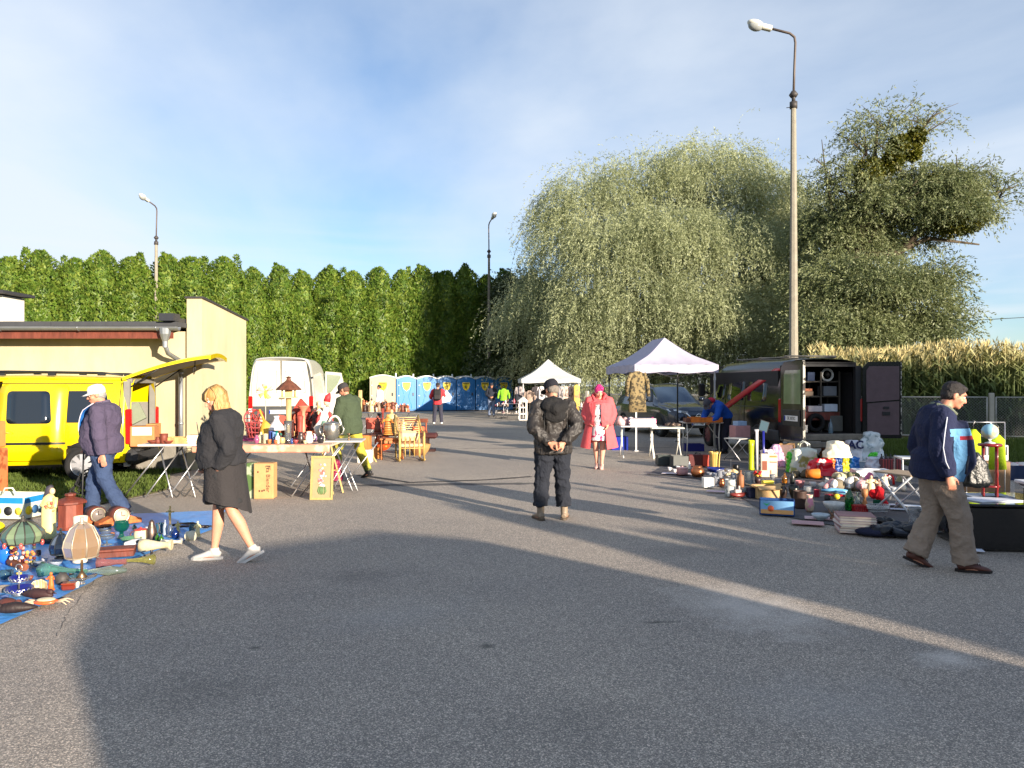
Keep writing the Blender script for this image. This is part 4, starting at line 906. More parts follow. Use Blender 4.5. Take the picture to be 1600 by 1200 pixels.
for s in(1,-1):
 S4.decal([(-1.2,1.1),(-.25,1.12),(-.3,1.52),(-1.1,1.5)],s,.01).build('rear_window',glassd,sv)
 S4.decal([(-.15,1.12),(.75,1.12),(.42,1.45),(.25,1.54),(-.15,1.54)],s,.01).build('side_window',glassd,sv)
 wheel(sv,1.42,s*.82,.36,s,(90,92,96),5);wheel(sv,-1.35,s*.82,.36,s,(90,92,96),5)
 S4.decal(circle(1.42,.36,.43,22,.27),s,.006).build('wheel_arch',blackp,sv)
 mb=MB();mb.prism([(2.22,s*.40,.76),(2.0,s*.86,.84),(1.85,s*.9,.92),(2.12,s*.62,.90),(2.27,s*.36,.84)],(.06,0,-.01));hl=mb.build('headlight',M((205,212,216),rough=.1,metal=.2,coat=.6),sv)
 mb=MB();mb.ell((2.22,s*.6,.82),(.05,.07,.035));mb.build('lamp_bulb',M((240,244,246),rough=.05,metal=.6),hl)
 mb=MB();mb.lathe([(.075,0),(.06,.03),(.001,.02)],(2.26,s*.62,.46),14,Matrix.Rotation(R(90),3,'Y'));mb.build('fog_lamp',M((200,204,206),rough=.2,metal=.5),sv)
 mb=MB();mb.tube([(.75,s*.88,1.12),(.72,s*1.0,1.16)],.025,6);mb.ell((.72,s*1.06,1.2),(.08,.12,.08));mb.build('mirror',cp,sv)
mb=MB();mb.box((2.3,0,.60),(.06,.74,.26),None,.03);mb.box((2.31,0,.38),(.05,1.1,.14),None,.03);gr=mb.build('grille',M((16,17,19),rough=.4),sv)
mb=MB();mb.tube([(2.31,-.42,.80),(2.35,-.26,.63),(2.36,-.12,.56),(2.36,.12,.56),(2.35,.26,.63),(2.31,.42,.80)],.028,8);mb.tube([(2.355,.085*math.cos(a),.68+.085*math.sin(a))for a in[2*math.pi*i/16 for i in range(16)]],.014,6,closed=True);mb.box((2.36,0,.68),(.02,.24,.035));mb.build('badge',M((220,222,224),rough=.15,metal=.9,var=0),gr)
plate(sv,'ST 9082',(2.375,0,.46),(0,0,R(90)),.52)
mb=MB()
for s in(1,-1):mb.tube([(-1.8,s*.56,1.68),(-.6,s*.58,1.73),(.3,s*.56,1.68)],.018,6)
mb.build('roof_rail',M((120,122,126),metal=.5),sv)
# ------------------------------------------------------------ people
SKIN=(184,128,102)
def V3(*a):return Vector(a)
DEF=dict(pelvis=V3(0,0,.95),waist=V3(.01,0,1.10),chest=V3(.0,0,1.32),neck=V3(-.01,0,1.49),head=V3(.025,0,1.635),
hL=V3(0,.095,.92),hR=V3(0,-.095,.92),kL=V3(.02,.10,.50),kR=V3(.02,-.10,.50),aL=V3(-.02,.10,.085),aR=V3(-.02,-.10,.085),
sL=V3(-.01,.185,1.42),sR=V3(-.01,-.185,1.42),eL=V3(-.04,.25,1.14),eR=V3(-.04,-.25,1.14),wL=V3(.03,.26,.89),wR=V3(.03,-.26,.89))
class Person:
 def __init__(s,label,px,py,H=1.75,face=0,pose=None,hyaw=0,hpitch=0,bulk=1.0,belly=0,vox=.009,group=None,skin=SKIN,foot=(0,0),fdir=(0,0),fpitch=(0,0),curl=(.6,.6),hand=(None,None),Y=None,female=False):
  s.H=H;k=H/1.75;s.k=k;g=G(px,py)if Y is None else P(px,HY,Y);g.z=0
  s.root=thing('person',label,'person',g,face,group);s.vox=vox;s.bulk=bulk;s.belly=belly;s.female=female
  s.j={a:(Vector((pose or{}).get(a,b)))*k for a,b in DEF.items()};s.hyaw=hyaw;s.hpitch=hpitch;s.fdir=fdir;s.fpitch=fpitch
  s.side=((s.j['sL']-s.j['sR'])*Vector((1,1,0))).normalized();s.hside=((s.j['hL']-s.j['hR'])*Vector((1,1,0))).normalized()
  s.HM=Matrix.Rotation(hyaw,3,'Z')@Matrix.Rotation(hpitch,3,'Y');s.hc=s.j['head']
  s.skin=M(skin,rough=.55,var=.08,vs_=14,sub=.08);s.curl=curl;s.hand=hand
  s.body()
 def h(s,x,y,z):return s.hc+s.HM@(Vector((x,y,z))*s.k)
 def torso(s,mb,add=0.0,z0='pelvis',bel=0,n=20,widths=None,hips=1.0):
  j=s.j;b=s.bulk;k=s.k
  sh=(j['sL']+j['sR'])/2
  fwd=Vector((s.side.y,-s.side.x,0))
  be=s.belly
  w=widths or((.135,.09),(.165,.115),(.15,.11),(.145,.105),(.165,.115),(.175,.115),(.13,.09),(.062,.058))
  pts=[j['pelvis']-(j['waist']-j['pelvis'])*.9,j['pelvis'],j['waist'].lerp(j['pelvis'],.35)+fwd*be*.55,j['waist'].lerp(j['chest'],.15)+fwd*be*.5,j['chest']-(j['chest']-j['waist'])*.2+fwd*be*.15,j['chest'].lerp(sh,.45),sh+(j['neck']-sh)*.25,j['neck']-(j['neck']-sh)*.15]
  ex=(0,0,be*.55,be*.5,be*.25,0,0,0)
  rr=[((a*b*(hips if i<2 else 1))*k+add+ex[i]*.35,(c*b)*k+add+ex[i])for i,(a,c)in enumerate(w)]
  sd=s.hside.lerp(s.side,.5)
  mb.tube(pts,[r for r in rr],n,side=sd)
 def limb(s,mb,names,rads,n=12,side=(0,1,0)):
  pts=[];rs=[]
  for i in range(len(names)-1):
   a,b=names[i],names[i+1]
   for q in range(4):t=q/4;pts.append(a.lerp(b,t));rs.append(rads[i]*(1-t)+rads[i+1]*t)
  pts.append(names[-1]);rs.append(rads[-1]);mb.tube(pts,rs,n)
 def body(s):
  j=s.j;k=s.k;mb=MB();b=math.sqrt(s.bulk)
  s.torso(mb,-.02)
  for S in 'LR':
   h,kn,a=j['h'+S],j['k'+S],j['a'+S]
   m1=h.lerp(kn,.5);m2=kn.lerp(a,.3)-Vector((.012,0,0))*k
   s.limb(mb,[h,m1,kn,m2,a.lerp(kn,.15),a],[.082*b*k,.072*b*k,.052*b*k,.055*b*k,.036*k,.037*k])
   mb.ell(kn,(.05*b*k,)*3);i=0 if S=='L' else 1
   d=Matrix.Rotation(s.fdir[i],3,'Z')@Matrix.Rotation(s.fpitch[i],3,'Y')@Vector((1,0,0));dn=Matrix.Rotation(s.fdir[i],3,'Z')@Matrix.Rotation(s.fpitch[i],3,'Y')@Vector((0,0,-1))
   mb.tube([a-d*.04*k+dn*.03*k,a+dn*.045*k,a+d*.09*k+dn*.055*k,a+d*.17*k+dn*.06*k],[(.03*k,.03*k),(.036*k,.034*k),(.042*k,.024*k),(.03*k,.015*k)],10,side=Matrix.Rotation(s.fdir[i],3,'Z')@Vector((0,1,0)))
   sh,e,w=j['s'+S],j['e'+S],j['w'+S]
   s.limb(mb,[sh,sh.lerp(e,.4),e,e.lerp(w,.3),w],[.056*b*k,.050*b*k,.040*b*k,.041*b*k,.027*k]);mb.ell(sh,(.058*b*k,)*3);mb.ell(e,(.042*b*k,)*3)
   s.mkhand(mb,S,e,w,i)
   # neck and head
  nk=j['neck'];mb.tube([nk-(s.hc-nk)*.5,nk,s.h(-.02,0,-.05)],[.066*k*b,.056*k*b,.052*k*b],12)
  M_=s.HM
  def E(x,y,z,a,b_,c):mb.ell(s.h(x,y,z),(a*k,b_*k,c*k),14,10,M_)
  E(-.012,0,.025,.098,.076,.095);E(.02,0,-.03,.078,.064,.085);E(.045,0,-.075,.046,.046,.036);E(.075,0,-.092,.019,.024,.018)
  E(.078,0,.035,.018,.055,.018);E(.088,0,-.058,.012,.026,.009);E(.087,0,-.072,.011,.022,.009)
  mb.tube([s.h(.088,0,.022),s.h(.108,0,-.012),s.h(.118,0,-.026),s.h(.094,0,-.036)],[.009*k,.012*k,.016*k,.010*k],8)
  for q in(1,-1):E(.055,q*.042,-.028,.028,.024,.026);mb.ell(s.h(-.008,q*.078,-.012),(.020*k,.009*k,.032*k),10,8,M_)
  o=remesh(mb,'body',s.skin,s.root,s.vox,2);s.bodyo=o
  for q in(1,-1):
   e=MB();e.ell(s.h(.0775,q*.030,.006),(.0115*k,)*3,10,8);eo=e.build('eye',M((222,218,210),rough=.2,var=0),o)
   e=MB();e.ell(s.h(.0865,q*.030,.005),(.0055*k,.0065*k,.0065*k),8,6);e.build('iris',M((46,34,26),rough=.15,var=0),eo)
  e=MB()
  for q in(1,-1):e.tube([s.h(.091,q*.014,.027),s.h(.095,q*.034,.034),s.h(.082,q*.052,.028)],[.004*k,.005*k,.003*k],6)
  e.build('eyebrow',M((84,64,48),var=0),o)
  e=MB();e.tube([s.h(.086,-.024,-.065),s.h(.1,-.01,-.0635),s.h(.101,0,-.066),s.h(.1,.01,-.0635),s.h(.086,.024,-.065)],[.003*k,.006*k,.0065*k,.006*k,.003*k],6);e.build('lips',M((172,96,84),var=0),o)
 def mkhand(s,mb,S,e,w,i):
  k=s.k;hd=s.hand[i];d=(w-e).normalized()if not hd else Vector(hd[0]).normalized()
  inn=Vector((0,-1 if S=='L' else 1,0))if not hd else Vector(hd[1]).normalized()
  inn=(inn-d*inn.dot(d)).normalized();sd=d.cross(inn)*(1 if S=='L' else-1)
  if not hd and sd.x<0:sd=-sd
  c=w+d*.05*k
  mb.tube([w-d*.01*k,w+d*.02*k,w+d*.055*k,w+d*.088*k],[(.026*k,.019*k),(.034*k,.019*k),(.040*k,.017*k),(.038*k,.014*k)],10,side=sd)
  cu=s.curl[i]
  for f,(of,ln)in enumerate(((.030,.072),(.010,.080),(-.010,.074),(-.029,.058))):
   p=w+d*.085*k+sd*of*k;dd=d.copy();pts=[p-d*.02*k,p];a=cu*(.7+.1*f)
   for q in range(3):
    dd=(dd*math.cos(a*(.55+.25*q))+inn*math.sin(a*(.55+.25*q))).normalized()if q<3 else dd
    pt=pts[-1]+(dd+sd*of*1.2)*ln*k*(.45,.32,.25)[q];pts.append(pt)
   mb.tube(pts,[.0095*k,.0095*k,.009*k,.0082*k,.0068*k],7)
  t0=w+d*.02*k+sd*.026*k
  mb.tube([t0,t0+(d*.6+sd*.7)*.036*k,t0+(d*.85+sd*.62)*.06*k+inn*.012*k,t0+(d*1.0+sd*.5)*.082*k+inn*.024*k],[.015*k,.0125*k,.0105*k,.008*k],7)
 def top(s,name,col,hem='pelvis',ext=.12,add=.03,sleeve=1.0,mat=None,wr=.012,wf=7,hipadd=0,slot=None,flare=0,nosl=False,n=24):
  mb=MB();j=s.j;k=s.k;b=math.sqrt(s.bulk)
  sh=(j['sL']+j['sR'])/2;fwd=Vector((s.side.y,-s.side.x,0));be=s.belly;B=s.bulk
  pv=j['pelvis'];wa=j['waist'];ch=j['chest'];ax=(wa-pv).normalized()
  pts=[pv-ax*ext*k,pv-ax*ext*.4*k,pv+ax*.03*k,wa.lerp(pv,.2)+fwd*be*.6,wa.lerp(ch,.3)+fwd*be*.5,ch+fwd*be*.15,ch.lerp(sh,.55),sh+(j['neck']-sh)*.35,j['neck']+(j['neck']-sh)*.12]
  rr=[(.168+hipadd+flare,.118+hipadd*.7+flare),(.17+hipadd+flare*.5,.12+hipadd*.7+flare*.5),(.168+hipadd,.12+hipadd*.5),(.16,.115),(.162,.116),(.18,.122),(.186,.118),(.13,.088),(.06,.056)]
  ex=(be*.3,be*.6,be*.8,be*.75,be*.6,be*.3,0,0,0)
  mb.tube(pts,[(a*B*k+add+ex[i]*.35,c*B*k+add+ex[i]*.85)for i,(a,c)in enumerate(rr)],n,side=s.hside.lerp(s.side,.6))
  for S in 'LR':
   q,e,w=j['s'+S],j['e'+S],j['w'+S]
   en=e.lerp(w,max(0,sleeve*2-1))if sleeve>.5 else q.lerp(e,sleeve*2)
   a0=add*.75
   if sleeve>.5:s.limb(mb,[q.lerp(sh,.25),q,q.lerp(e,.45),e,e.lerp(en,.6),en-(en-e)*.04,en],[.062*b*k+a0,.070*b*k+a0,.064*b*k+a0,.054*b*k+a0*1.1,.050*b*k+a0,.040*k+a0*.7,.034*k+a0*.5],14)
   else:s.limb(mb,[q.lerp(sh,.25),q,en],[.06*b*k+a0,.068*b*k+a0,.058*b*k+a0])
  m=mat or cloth(col)
  return remesh(mb,name,m,s.root,max(s.vox,.010),2,wr,wf,(1,1,.8))
 def legs(s,name,col,to=1.0,add=.022,mat=None,hem=.0,wr=.010,wf=8,waist=.06,b2=1.0):
  mb=MB();j=s.j;k=s.k;b=math.sqrt(s.bulk)*b2;ax=(j['waist']-j['pelvis']).normalized();B=s.bulk;be=s.belly;fwd=Vector((s.side.y,-s.side.x,0))
  mb.tube([j['pelvis']-ax*.13*k,j['pelvis']-ax*.06*k,j['pelvis'],j['pelvis']+ax*waist*k,j['pelvis']+ax*(waist+.06)*k],[(.13*B*k,.10*B*k),(.168*B*k+add*.4,.118*B*k+add*.4+be*.2),(.168*B*k+add*.4,.12*B*k+add*.4+be*.4),(.158*B*k+add*.4,.112*B*k+add*.3+be*.6),(.15*B*k,.105*B*k)],20,side=s.hside)
  for S in 'LR':
   h,kn,a=j['h'+S],j['k'+S],j['a'+S];c=kn.lerp(a,.35)-Vector((.008,0,0))*k
   pts=[h+Vector((0,0,.04))*k,h.lerp(kn,.25),h.lerp(kn,.6),kn];rs=[.088*b*k+add,.092*b*k+add,.074*b*k+add,.060*b*k+add]
   if to>.5:
    e=kn.lerp(a,(to-.5)*2);pts+=[kn.lerp(e,.35),kn.lerp(e,.8),e];rs+=[.060*b*k+add,.050*b*k+add+hem*.6,.048*b*k+add+hem]
   else:pts=pts[:3];rs=rs[:3];pts.append(h.lerp(kn,to*2));rs.append(.07*b*k+add+hem)
   mb.tube(pts,rs,16)
  return remesh(mb,name,mat or cloth(col),s.root,max(s.vox,.010),2,wr,wf,(1,1,1))
 def shoes(s,col,sole=(40,36,34),high=0,name='shoe'):
  for i,S in enumerate('LR'):
   a=s.j['a'+S];k=s.k;Rm=Matrix.Rotation(s.fdir[i],3,'Z')@Matrix.Rotation(s.fpitch[i],3,'Y');d=Rm@Vector((1,0,0));dn=Rm@Vector((0,0,-1));sd=Rm@Vector((0,1,0));mb=MB()
   mb.tube([a-d*.062*k+dn*.042*k,a-d*.02*k+dn*.028*k,a+d*.05*k+dn*.032*k,a+d*.12*k+dn*.048*k,a+d*.185*k+dn*.058*k,a+d*.215*k+dn*.063*k],[(.032*k,.030*k),(.042*k,.046*k),(.043*k,.040*k),(.047*k,.028*k),(.040*k,.020*k),(.018*k,.01*k)],14,side=sd)
   mb.tube([a+dn*.035*k,a-dn*(.012+high)*k],[(.045*k),(.047*k)],12)
   o=remesh(mb,name,M(col,rough=.5,var=.15,vs_=20),s.root,.008,2)
   mb=MB();ol=[a+d*x*k+sd*y*k+dn*.062*k for x,y in((-.085,0),(-.07,.033),(-.02,.043),(.06,.042),(.13,.052),(.19,.042),(.222,.012),(.222,-.012),(.19,-.042),(.13,-.05),(.06,-.040),(-.02,-.042),(-.07,-.033))]
   mb.prism(ol,dn*.025*k);mb.build('sole',M(sole,rough=.8),o)
   if s.vox<.012 and not high:
    mb=MB()
    for q in range(4):c=a+d*(.055+.022*q)*k-dn*(.012-.012*q)*k;mb.tube([c-sd*.025*k,c-dn*.012*k,c+sd*.025*k],.004,5)
    mb.build('laces',M([max(0,x-30)for x in col]),o)
 def cap(s,col,brim=True,name='cap'):
  mb=MB();k=s.k;vs=[]
  prof=[(.104,-.02),(.107,.02),(.102,.055),(.079,.088),(.03,.103),(.001,.105)]
  mb.lathe([(r*k,z*k)for r,z in prof],s.h(-.008,0,.03),20,s.HM,sy=.84)
  o=mb.build(name,cloth(col),s.root)
  if brim:
   mb=MB()
   def f(u,v):a=(u-.5)*2.0;r=.095+.085*v*math.cos(a*.9)**.5 if abs(a)<1.55 else .095;return s.h(-.008+r*math.cos(a),r*math.sin(a)*.84,.035-.025*v+.004*math.cos(a*2))
   mb.grid(f,12,4);mb.grid(lambda u,v:f(u,v)+s.HM@Vector((0,0,.005)),12,4);mb.build('brim',cloth(col),o,fix=False)
  return o
 def hair(s,col,short=True,seed=1,front=0.0,under=False):
  mb=MB();k=s.k;r_=random.Random(seed)
  under or mb.ell(s.h(-.02,0,.036),(.101*k,.083*k,.094*k),18,12,s.HM);mb.ell(s.h(-.045,0,-.01),(.066*k,.078*k,.07*k),16,10,s.HM)
  if front:mb.ell(s.h(.03+front,0,.085),(.05*k,.06*k,.03*k),12,8,s.HM)
  mb=[mb];o=remesh(mb[0],'hair',M(col,rough=.55,var=.3,vs_=60,bump=.6,bs=160),s.root,.009,1,.006,40);
  return o
def fabric_plane(name,pts_fn,nu,nv,mat,parent):mb=MB();mb.grid(pts_fn,nu,nv);return mb.build(name,mat,parent,fix=False)
# 1 man in the white cap, walking left, turned slightly to us
p=Person('elderly man in a white cap, grey-purple jacket and jeans walking past the yellow van',163,812,1.69,R(180),dict(
aL=(-.30,.08,.13),kL=(-.07,.10,.52),aR=(.20,-.08,.085),kR=(.19,-.10,.50),eR=(.06,-.30,1.17),wR=(.30,-.24,.93),eL=(-.10,.30,1.14),wL=(-.14,.30,.87),chest=(-.02,0,1.32),neck=(.03,0,1.49),head=(.10,0,1.62)),
hyaw=R(22),hpitch=R(14),bulk=1.13,belly=.10,vox=.008,fpitch=(R(32),0),curl=(.35,1.1),fdir=(R(5),R(-8)))
p.legs('jeans',(46,62,92),hem=.018,add=.026,wr=.014);p.top("jacket",(70,62,82),ext=.10,add=.036,wr=.013);p.shoes((58,60,70),(180,178,170));p.cap((232,230,224));p.hair((150,148,146),under=True)
# blue shirt showing in the open front, with white zip edges
fw=lambda x,y,z:Vector((x,y,z))
mb=MB();mb.grid(lambda u,v:Vector((.175+.105*math.sin(math.pi*v)**.8-(.09 if v>.85 else 0)*(v-.85)/.15,(u-.5)*.13+.0,.86+.60*v)),6,14);mb.build('shirt',cloth((24,104,184)),p.root,fix=False)
jk=[c for c in p.root.children if c.name.startswith('jacket')][0]
for q in(1,-1):
 mb=MB();mb.tube([(.178+.105*math.sin(math.pi*v)**.8-(.08 if v>.85 else 0)*(v-.85)/.15,q*.068,.86+.6*v)for v in[i/14 for i in range(15)]],.006,6);mb.build('zip',M((190,186,196),rough=.5),jk)
mb=MB();mb.tube([(-.02,.075,1.47),(.06,.07,1.46),(.12,.03,1.42)],.018,8);mb.tube([(-.02,-.075,1.47),(.06,-.07,1.46),(.12,-.03,1.42)],.018,8);mb.tube([(-.02,.075,1.47),(-.06,0,1.49),(-.02,-.075,1.47)],.018,8);mb.build('collar',cloth((84,76,96)),jk)
mb=MB()
for q in(1,-1):mb.tube([p.h(.103+.016*math.cos(a),q*.034+.022*math.sin(a)*1,.004+.016*math.sin(a)*0+.016*math.cos(a))for a in[math.pi*i/5 for i in range(10)]],.0022,5,closed=True);mb.tube([p.h(.10,q*.055,.01),p.h(.02,q*.083,.012)],.0025,5)
mb.build('glasses',M((40,30,30),rough=.3),p.root)
wst_=p.j['wR'];rt=p.root
tro=thing('folding_trolley','black folded luggage trolley with straps held by the man in the white cap','trolley',rt.matrix_world@Vector((0,0,0))if False else rt.location+Matrix.Rotation(R(180),3,'Z')@Vector((.33,-.26,0)),R(180))
mb=MB()
for q in(-.13,.13):mb.tube([(0.05,q*.6,.02),(.02,q,.3),(0,q,.95)],.011,7)
mb.tube([(0,-.13,.95),(0,.13,.95)],.015,7);mb.tube([(.02,-.13,.3),(.02,.13,.3)],.01,6);mb.build('frame',blackp,tro)
r_=random.Random(3)
for i in range(5):
 mb=MB();a0=r_.uniform(0,6);c=Vector((r_.uniform(-.05,.12),r_.uniform(-.08,.08),r_.uniform(.28,.5)));mb.tube([c+Vector((.1*math.cos(a0+t)*r_.uniform(.6,1),.08*math.sin(2*t),.13*math.sin(a0+t)))for t in[i_*.7 for i_ in range(9)]],(.012),5,closed=True);mb.build('strap',M((18,18,20),rough=.8),tro)
for q in(-.12,.12):
 mb=MB();mb.tube([(.03,q-.015,.07),(.03,q+.015,.07)],.07,14);mb.build('wheel',rubber,tro)
 # 2 blonde woman
p=Person('blonde woman in a black shirt dress, dark shorts and white trainers looking down',350,876,1.68,R(180),dict(
aL=(-.30,.04,.13),kL=(-.12,.09,.50),aR=(.12,-.06,.085),kR=(.09,-.08,.49),eL=(-.14,.23,1.14),wL=(-.02,.21,.93),eR=(.02,-.24,1.16),wR=(.18,-.12,.96),neck=(.02,0,1.49),head=(.085,0,1.62)),
hyaw=R(34),hpitch=R(26),bulk=1.2,belly=.07,vox=.008,fpitch=(R(28),0),curl=(.5,.9),skin=(192,136,110),fdir=(R(8),R(8)))
p.legs('shorts',(38,38,40),to=.42,add=.04,hem=.01);p.top('blouse',(36,36,40),ext=-.02,add=.03,wr=.014,sleeve=.97)
k=p.k
def drs(u,v):
 a=2*math.pi*u;z=1.02-v*(.42-.12*math.cos(a)+.04*math.sin(2*a));fl=.02+.03*v
 rx=.165+fl+.012*math.sin(a*9)*v;ry=.205+fl+.012*math.sin(a*7+1)*v
 return Vector((rx*math.cos(a)-.04*v,ry*math.sin(a),z))*k
mb=MB();mb.grid(drs,60,12);mb.build('skirt',cloth((43,40,41)),p.root,fix=False)
p.shoes((196,192,186),(206,202,196),high=.02)
# long straight hair made of many locks
mb=MB();rr_=random.Random(5)
mb.ell(p.h(-.018,0,.035),(.104*k,.086*k,.096*k),18,12,p.HM)
for i in range(430):
 a=rr_.uniform(-1.72,1.72)+math.pi;r0=rr_.uniform(.0,.06);dx,dy=math.cos(a),math.sin(a)
 pts=[p.h(-.01+dx*r0,dy*r0,.125),p.h(-.018+dx*.085,dy*.075,.085),p.h(-.016+dx*.107,dy*.09,.02)]
 q=pts[-1].copy();ln=rr_.uniform(.17,.31)*(1 if abs(a-math.pi)<1.9 else .75);o_=p.HM@Vector((dx,dy,0))
 for s_ in range(3):q=q+Vector((o_.x*.012+.012*(1-s_),o_.y*.012,-ln/3))*k;pts.append(q+Vector((rr_.uniform(-.014,.014),rr_.uniform(-.014,.014),0)))
 mb.tube(pts,[.006,.008,.008,.009,.008,.002],5)
for i in range(26):
 y=rr_.uniform(-.07,.07);mb.tube([p.h(.02,y*.7,.122),p.h(.08,y*.95,.085),p.h(.102,y*1.02,.035+rr_.uniform(-.01,.01)),p.h(.100,y*1.15,.012)],[.007,.010,.009,.002],5)
mb.build('hair',M((168,134,80),rough=.5,var=.5,vs_=26,stretch=(3,3,.3)),p.root,fix=False)
mb=MB();mb.tube([(.28,-.04,1.33),(.26,-.06,1.15),(.24,-.08,1.0)],.004,5);mb.build('shirt_seam',M((110,110,116)),p.root)
bagL=p.root.location+Matrix.Rotation(R(180),3,'Z')@(Vector((.19,-.14,.52))*1.0)
bg_=thing('handbag','small black bag carried by the blonde woman','bag',bagL,0)
mb=MB();mb.tube([(0,0,0),(0,0,.03),(0,0,.2),(0,0,.3)],[(.05,.04),(.075,.05),(.065,.04),(.02,.015)],14,side=(1,0,0));mb.build('pouch',M((22,22,24),rough=.35,bump=.4),bg_);mb=MB();mb.tube([(-.03,0,.28),(0,0,.42),(.03,0,.28)],.005,6);mb.build('strap',M((22,22,24)),bg_)
# 3 man in the dark green sweater, seen from behind, walking left
p=Person('man in a dark green sweater with yellow-green camouflage trousers, back turned at the stall',548,746,1.74,R(150),dict(
aL=(.22,.12,.085),kL=(.22,.12,.50),aR=(-.32,-.12,.12),kR=(-.10,-.13,.52),neck=(.10,0,1.47),head=(.17,0,1.60),chest=(.05,0,1.31),sL=(.05,.19,1.41),sR=(.05,-.19,1.41),eL=(.10,.25,1.14),wL=(.26,.18,.95),eR=(.06,-.25,1.13),wR=(.14,-.2,.88)),
hyaw=R(10),hpitch=R(30),bulk=1.12,belly=.04,vox=.012,fpitch=(0,R(20)))
p.legs('trousers',(176,164,56),add=.022,mat=cloth((172,160,58),pat=('noise',(72,84,50),3.2,.44)));p.top('sweater',(58,70,50),ext=.16,add=.03,hipadd=.01);p.shoes((34,34,36),high=.04);p.hair((96,66,50),under=True);p.cap((50,48,50));
# 4 person in white near the beige toilet
p=Person('dark-haired person in a white jacket standing before the beige toilet',593,653,1.68,R(165),None,hpitch=R(10),vox=.016,curl=(.4,.4),Y=36)
p.legs('trousers',(44,44,52));p.top('jacket',(222,222,224));p.hair((36,30,28));p.shoes((60,60,60))
# 5 man in red with the backpack, from behind
p=Person('man in a red shirt with black backpack seen from behind before the blue toilets',684,663,1.76,R(88),dict(aL=(0,.16,.085),aR=(0,-.16,.085),kL=(.02,.13,.5),kR=(.02,-.13,.5),eL=(-.02,.30,1.16),wL=(.16,.30,1.10),eR=(.02,-.3,1.2),wR=(.2,-.26,1.12)),hpitch=R(14),bulk=1.05,vox=.014)
p.legs('trousers',(48,48,62));p.top('shirt',(190,50,58));p.hair((60,44,40),under=True);p.cap((38,34,38));p.shoes((225,222,218))
bk=thing('backpack','black backpack worn by the man in the red shirt','backpack',p.root.location+Vector((0,-.23,1.02)),0)
mb=MB();mb.box((0,0,.24),(.32,.2,.48),None,.07);mb.build('bag',M((30,28,30),rough=.8,bump=.3),bk);mb=MB();mb.box((0,-.12,.15),(.24,.07,.2),None,.03);mb.build('pocket',M((40,34,36)),bk)
for q in(-.11,.11):mb=MB();mb.tube([(q,.08,.45),(q*1.2,.14,.52),(q*1.3,.30,.48)],[(.03,.008)]*3,6,side=(1,0,0));mb.build('strap',M((26,26,28)),bk)
cd_=thing('white_board','white folded board under the arm of the backpack man','board',p.root.location+Vector((.28,-.05,.86)),0)
mb=MB();mb.prism([(-.25,0,.0),(.25,0,.12),(.32,0,.3),(.10,0,.62)],(0,.03,0));mb.build('panel',M((214,214,216)),cd_)
# 6 man in a dark jacket facing us
p=Person('man in a dark jacket and pale jeans facing the camera near the toilets',768,651,1.76,R(-92),dict(aL=(.02,.13,.085),aR=(-.02,-.12,.085),eL=(-.02,.26,1.13),wL=(.16,.08,1.03),eR=(-.02,-.26,1.13),wR=(.16,-.06,1.03)),vox=.014,hpitch=R(5))
p.legs('jeans',(104,116,140));p.top('jacket',(34,38,50));p.cap((40,40,50));p.shoes((40,40,44))
# 7 central man from behind, hands clasped behind his back
p=Person('man seen from behind in a black leather jacket with hood, hands clasped behind his back',864,812,1.77,R(97),dict(
aL=(.0,.155,.085),aR=(.02,-.145,.085),kL=(.03,.13,.50),kR=(.04,-.125,.50),sL=(-.02,.19,1.41),sR=(-.02,-.19,1.41),eL=(-.15,.275,1.15),eR=(-.15,-.275,1.15),wL=(-.235,.085,.965),wR=(-.235,-.09,.965),chest=(-.01,0,1.31),neck=(.03,0,1.47),head=(.095,.0,1.605)),
hyaw=R(18),hpitch=R(26),bulk=1.06,belly=.04,vox=.008,fdir=(R(14),R(-18)),curl=(.9,.9),hand=(((-.35,-.95,-.25),(-.9,.3,.2)),((-.3,.9,-.45),(-.9,-.3,.2))))
p.legs('trousers',(26,30,40),to=.90,add=.034,hem=.012,wr=.022,wf=8);lj=p.top('jacket',(36,33,32),ext=.14,add=.032,wr=.022,wf=9,hipadd=.012,mat=M((46,42,40),rough=.55,var=.45,vs_=5,bump=.5,bs=26))
p.shoes((132,116,98),(84,72,60),high=.11,name='boot');p.cap((24,25,34));p.hair((120,112,104),under=True)
mb=MB()
mb.tube([(.05,.13,1.43),(-.05,.15,1.44),(-.13,.10,1.42),(-.17,0,1.38),(-.13,-.10,1.42),(-.05,-.15,1.44),(.05,-.13,1.43)],[.04,.06,.075,.085,.075,.06,.04],12);mb.ell((-.15,0,1.31),(.06,.14,.10));mb.ell((-.08,0,1.46),(.08,.13,.07));mb.tube([(.1,.07,1.48),(-.02,.09,1.50),(-.07,0,1.51),(-.02,-.09,1.5),(.1,-.07,1.48)],.035,10)
remesh(mb,'hood',None,lj,.010,3,.016,8,slots=[cloth((24,23,24))])
mb=MB()
for y in(.13,-.13):mb.tube([(-.182,y*1.05,1.34),(-.20,y*1.1,1.2),(-.20,y*1.05,1.0),(-.19,y,.86)],.004,5)
mb.build('seam',M((18,18,18),rough=.5),lj)
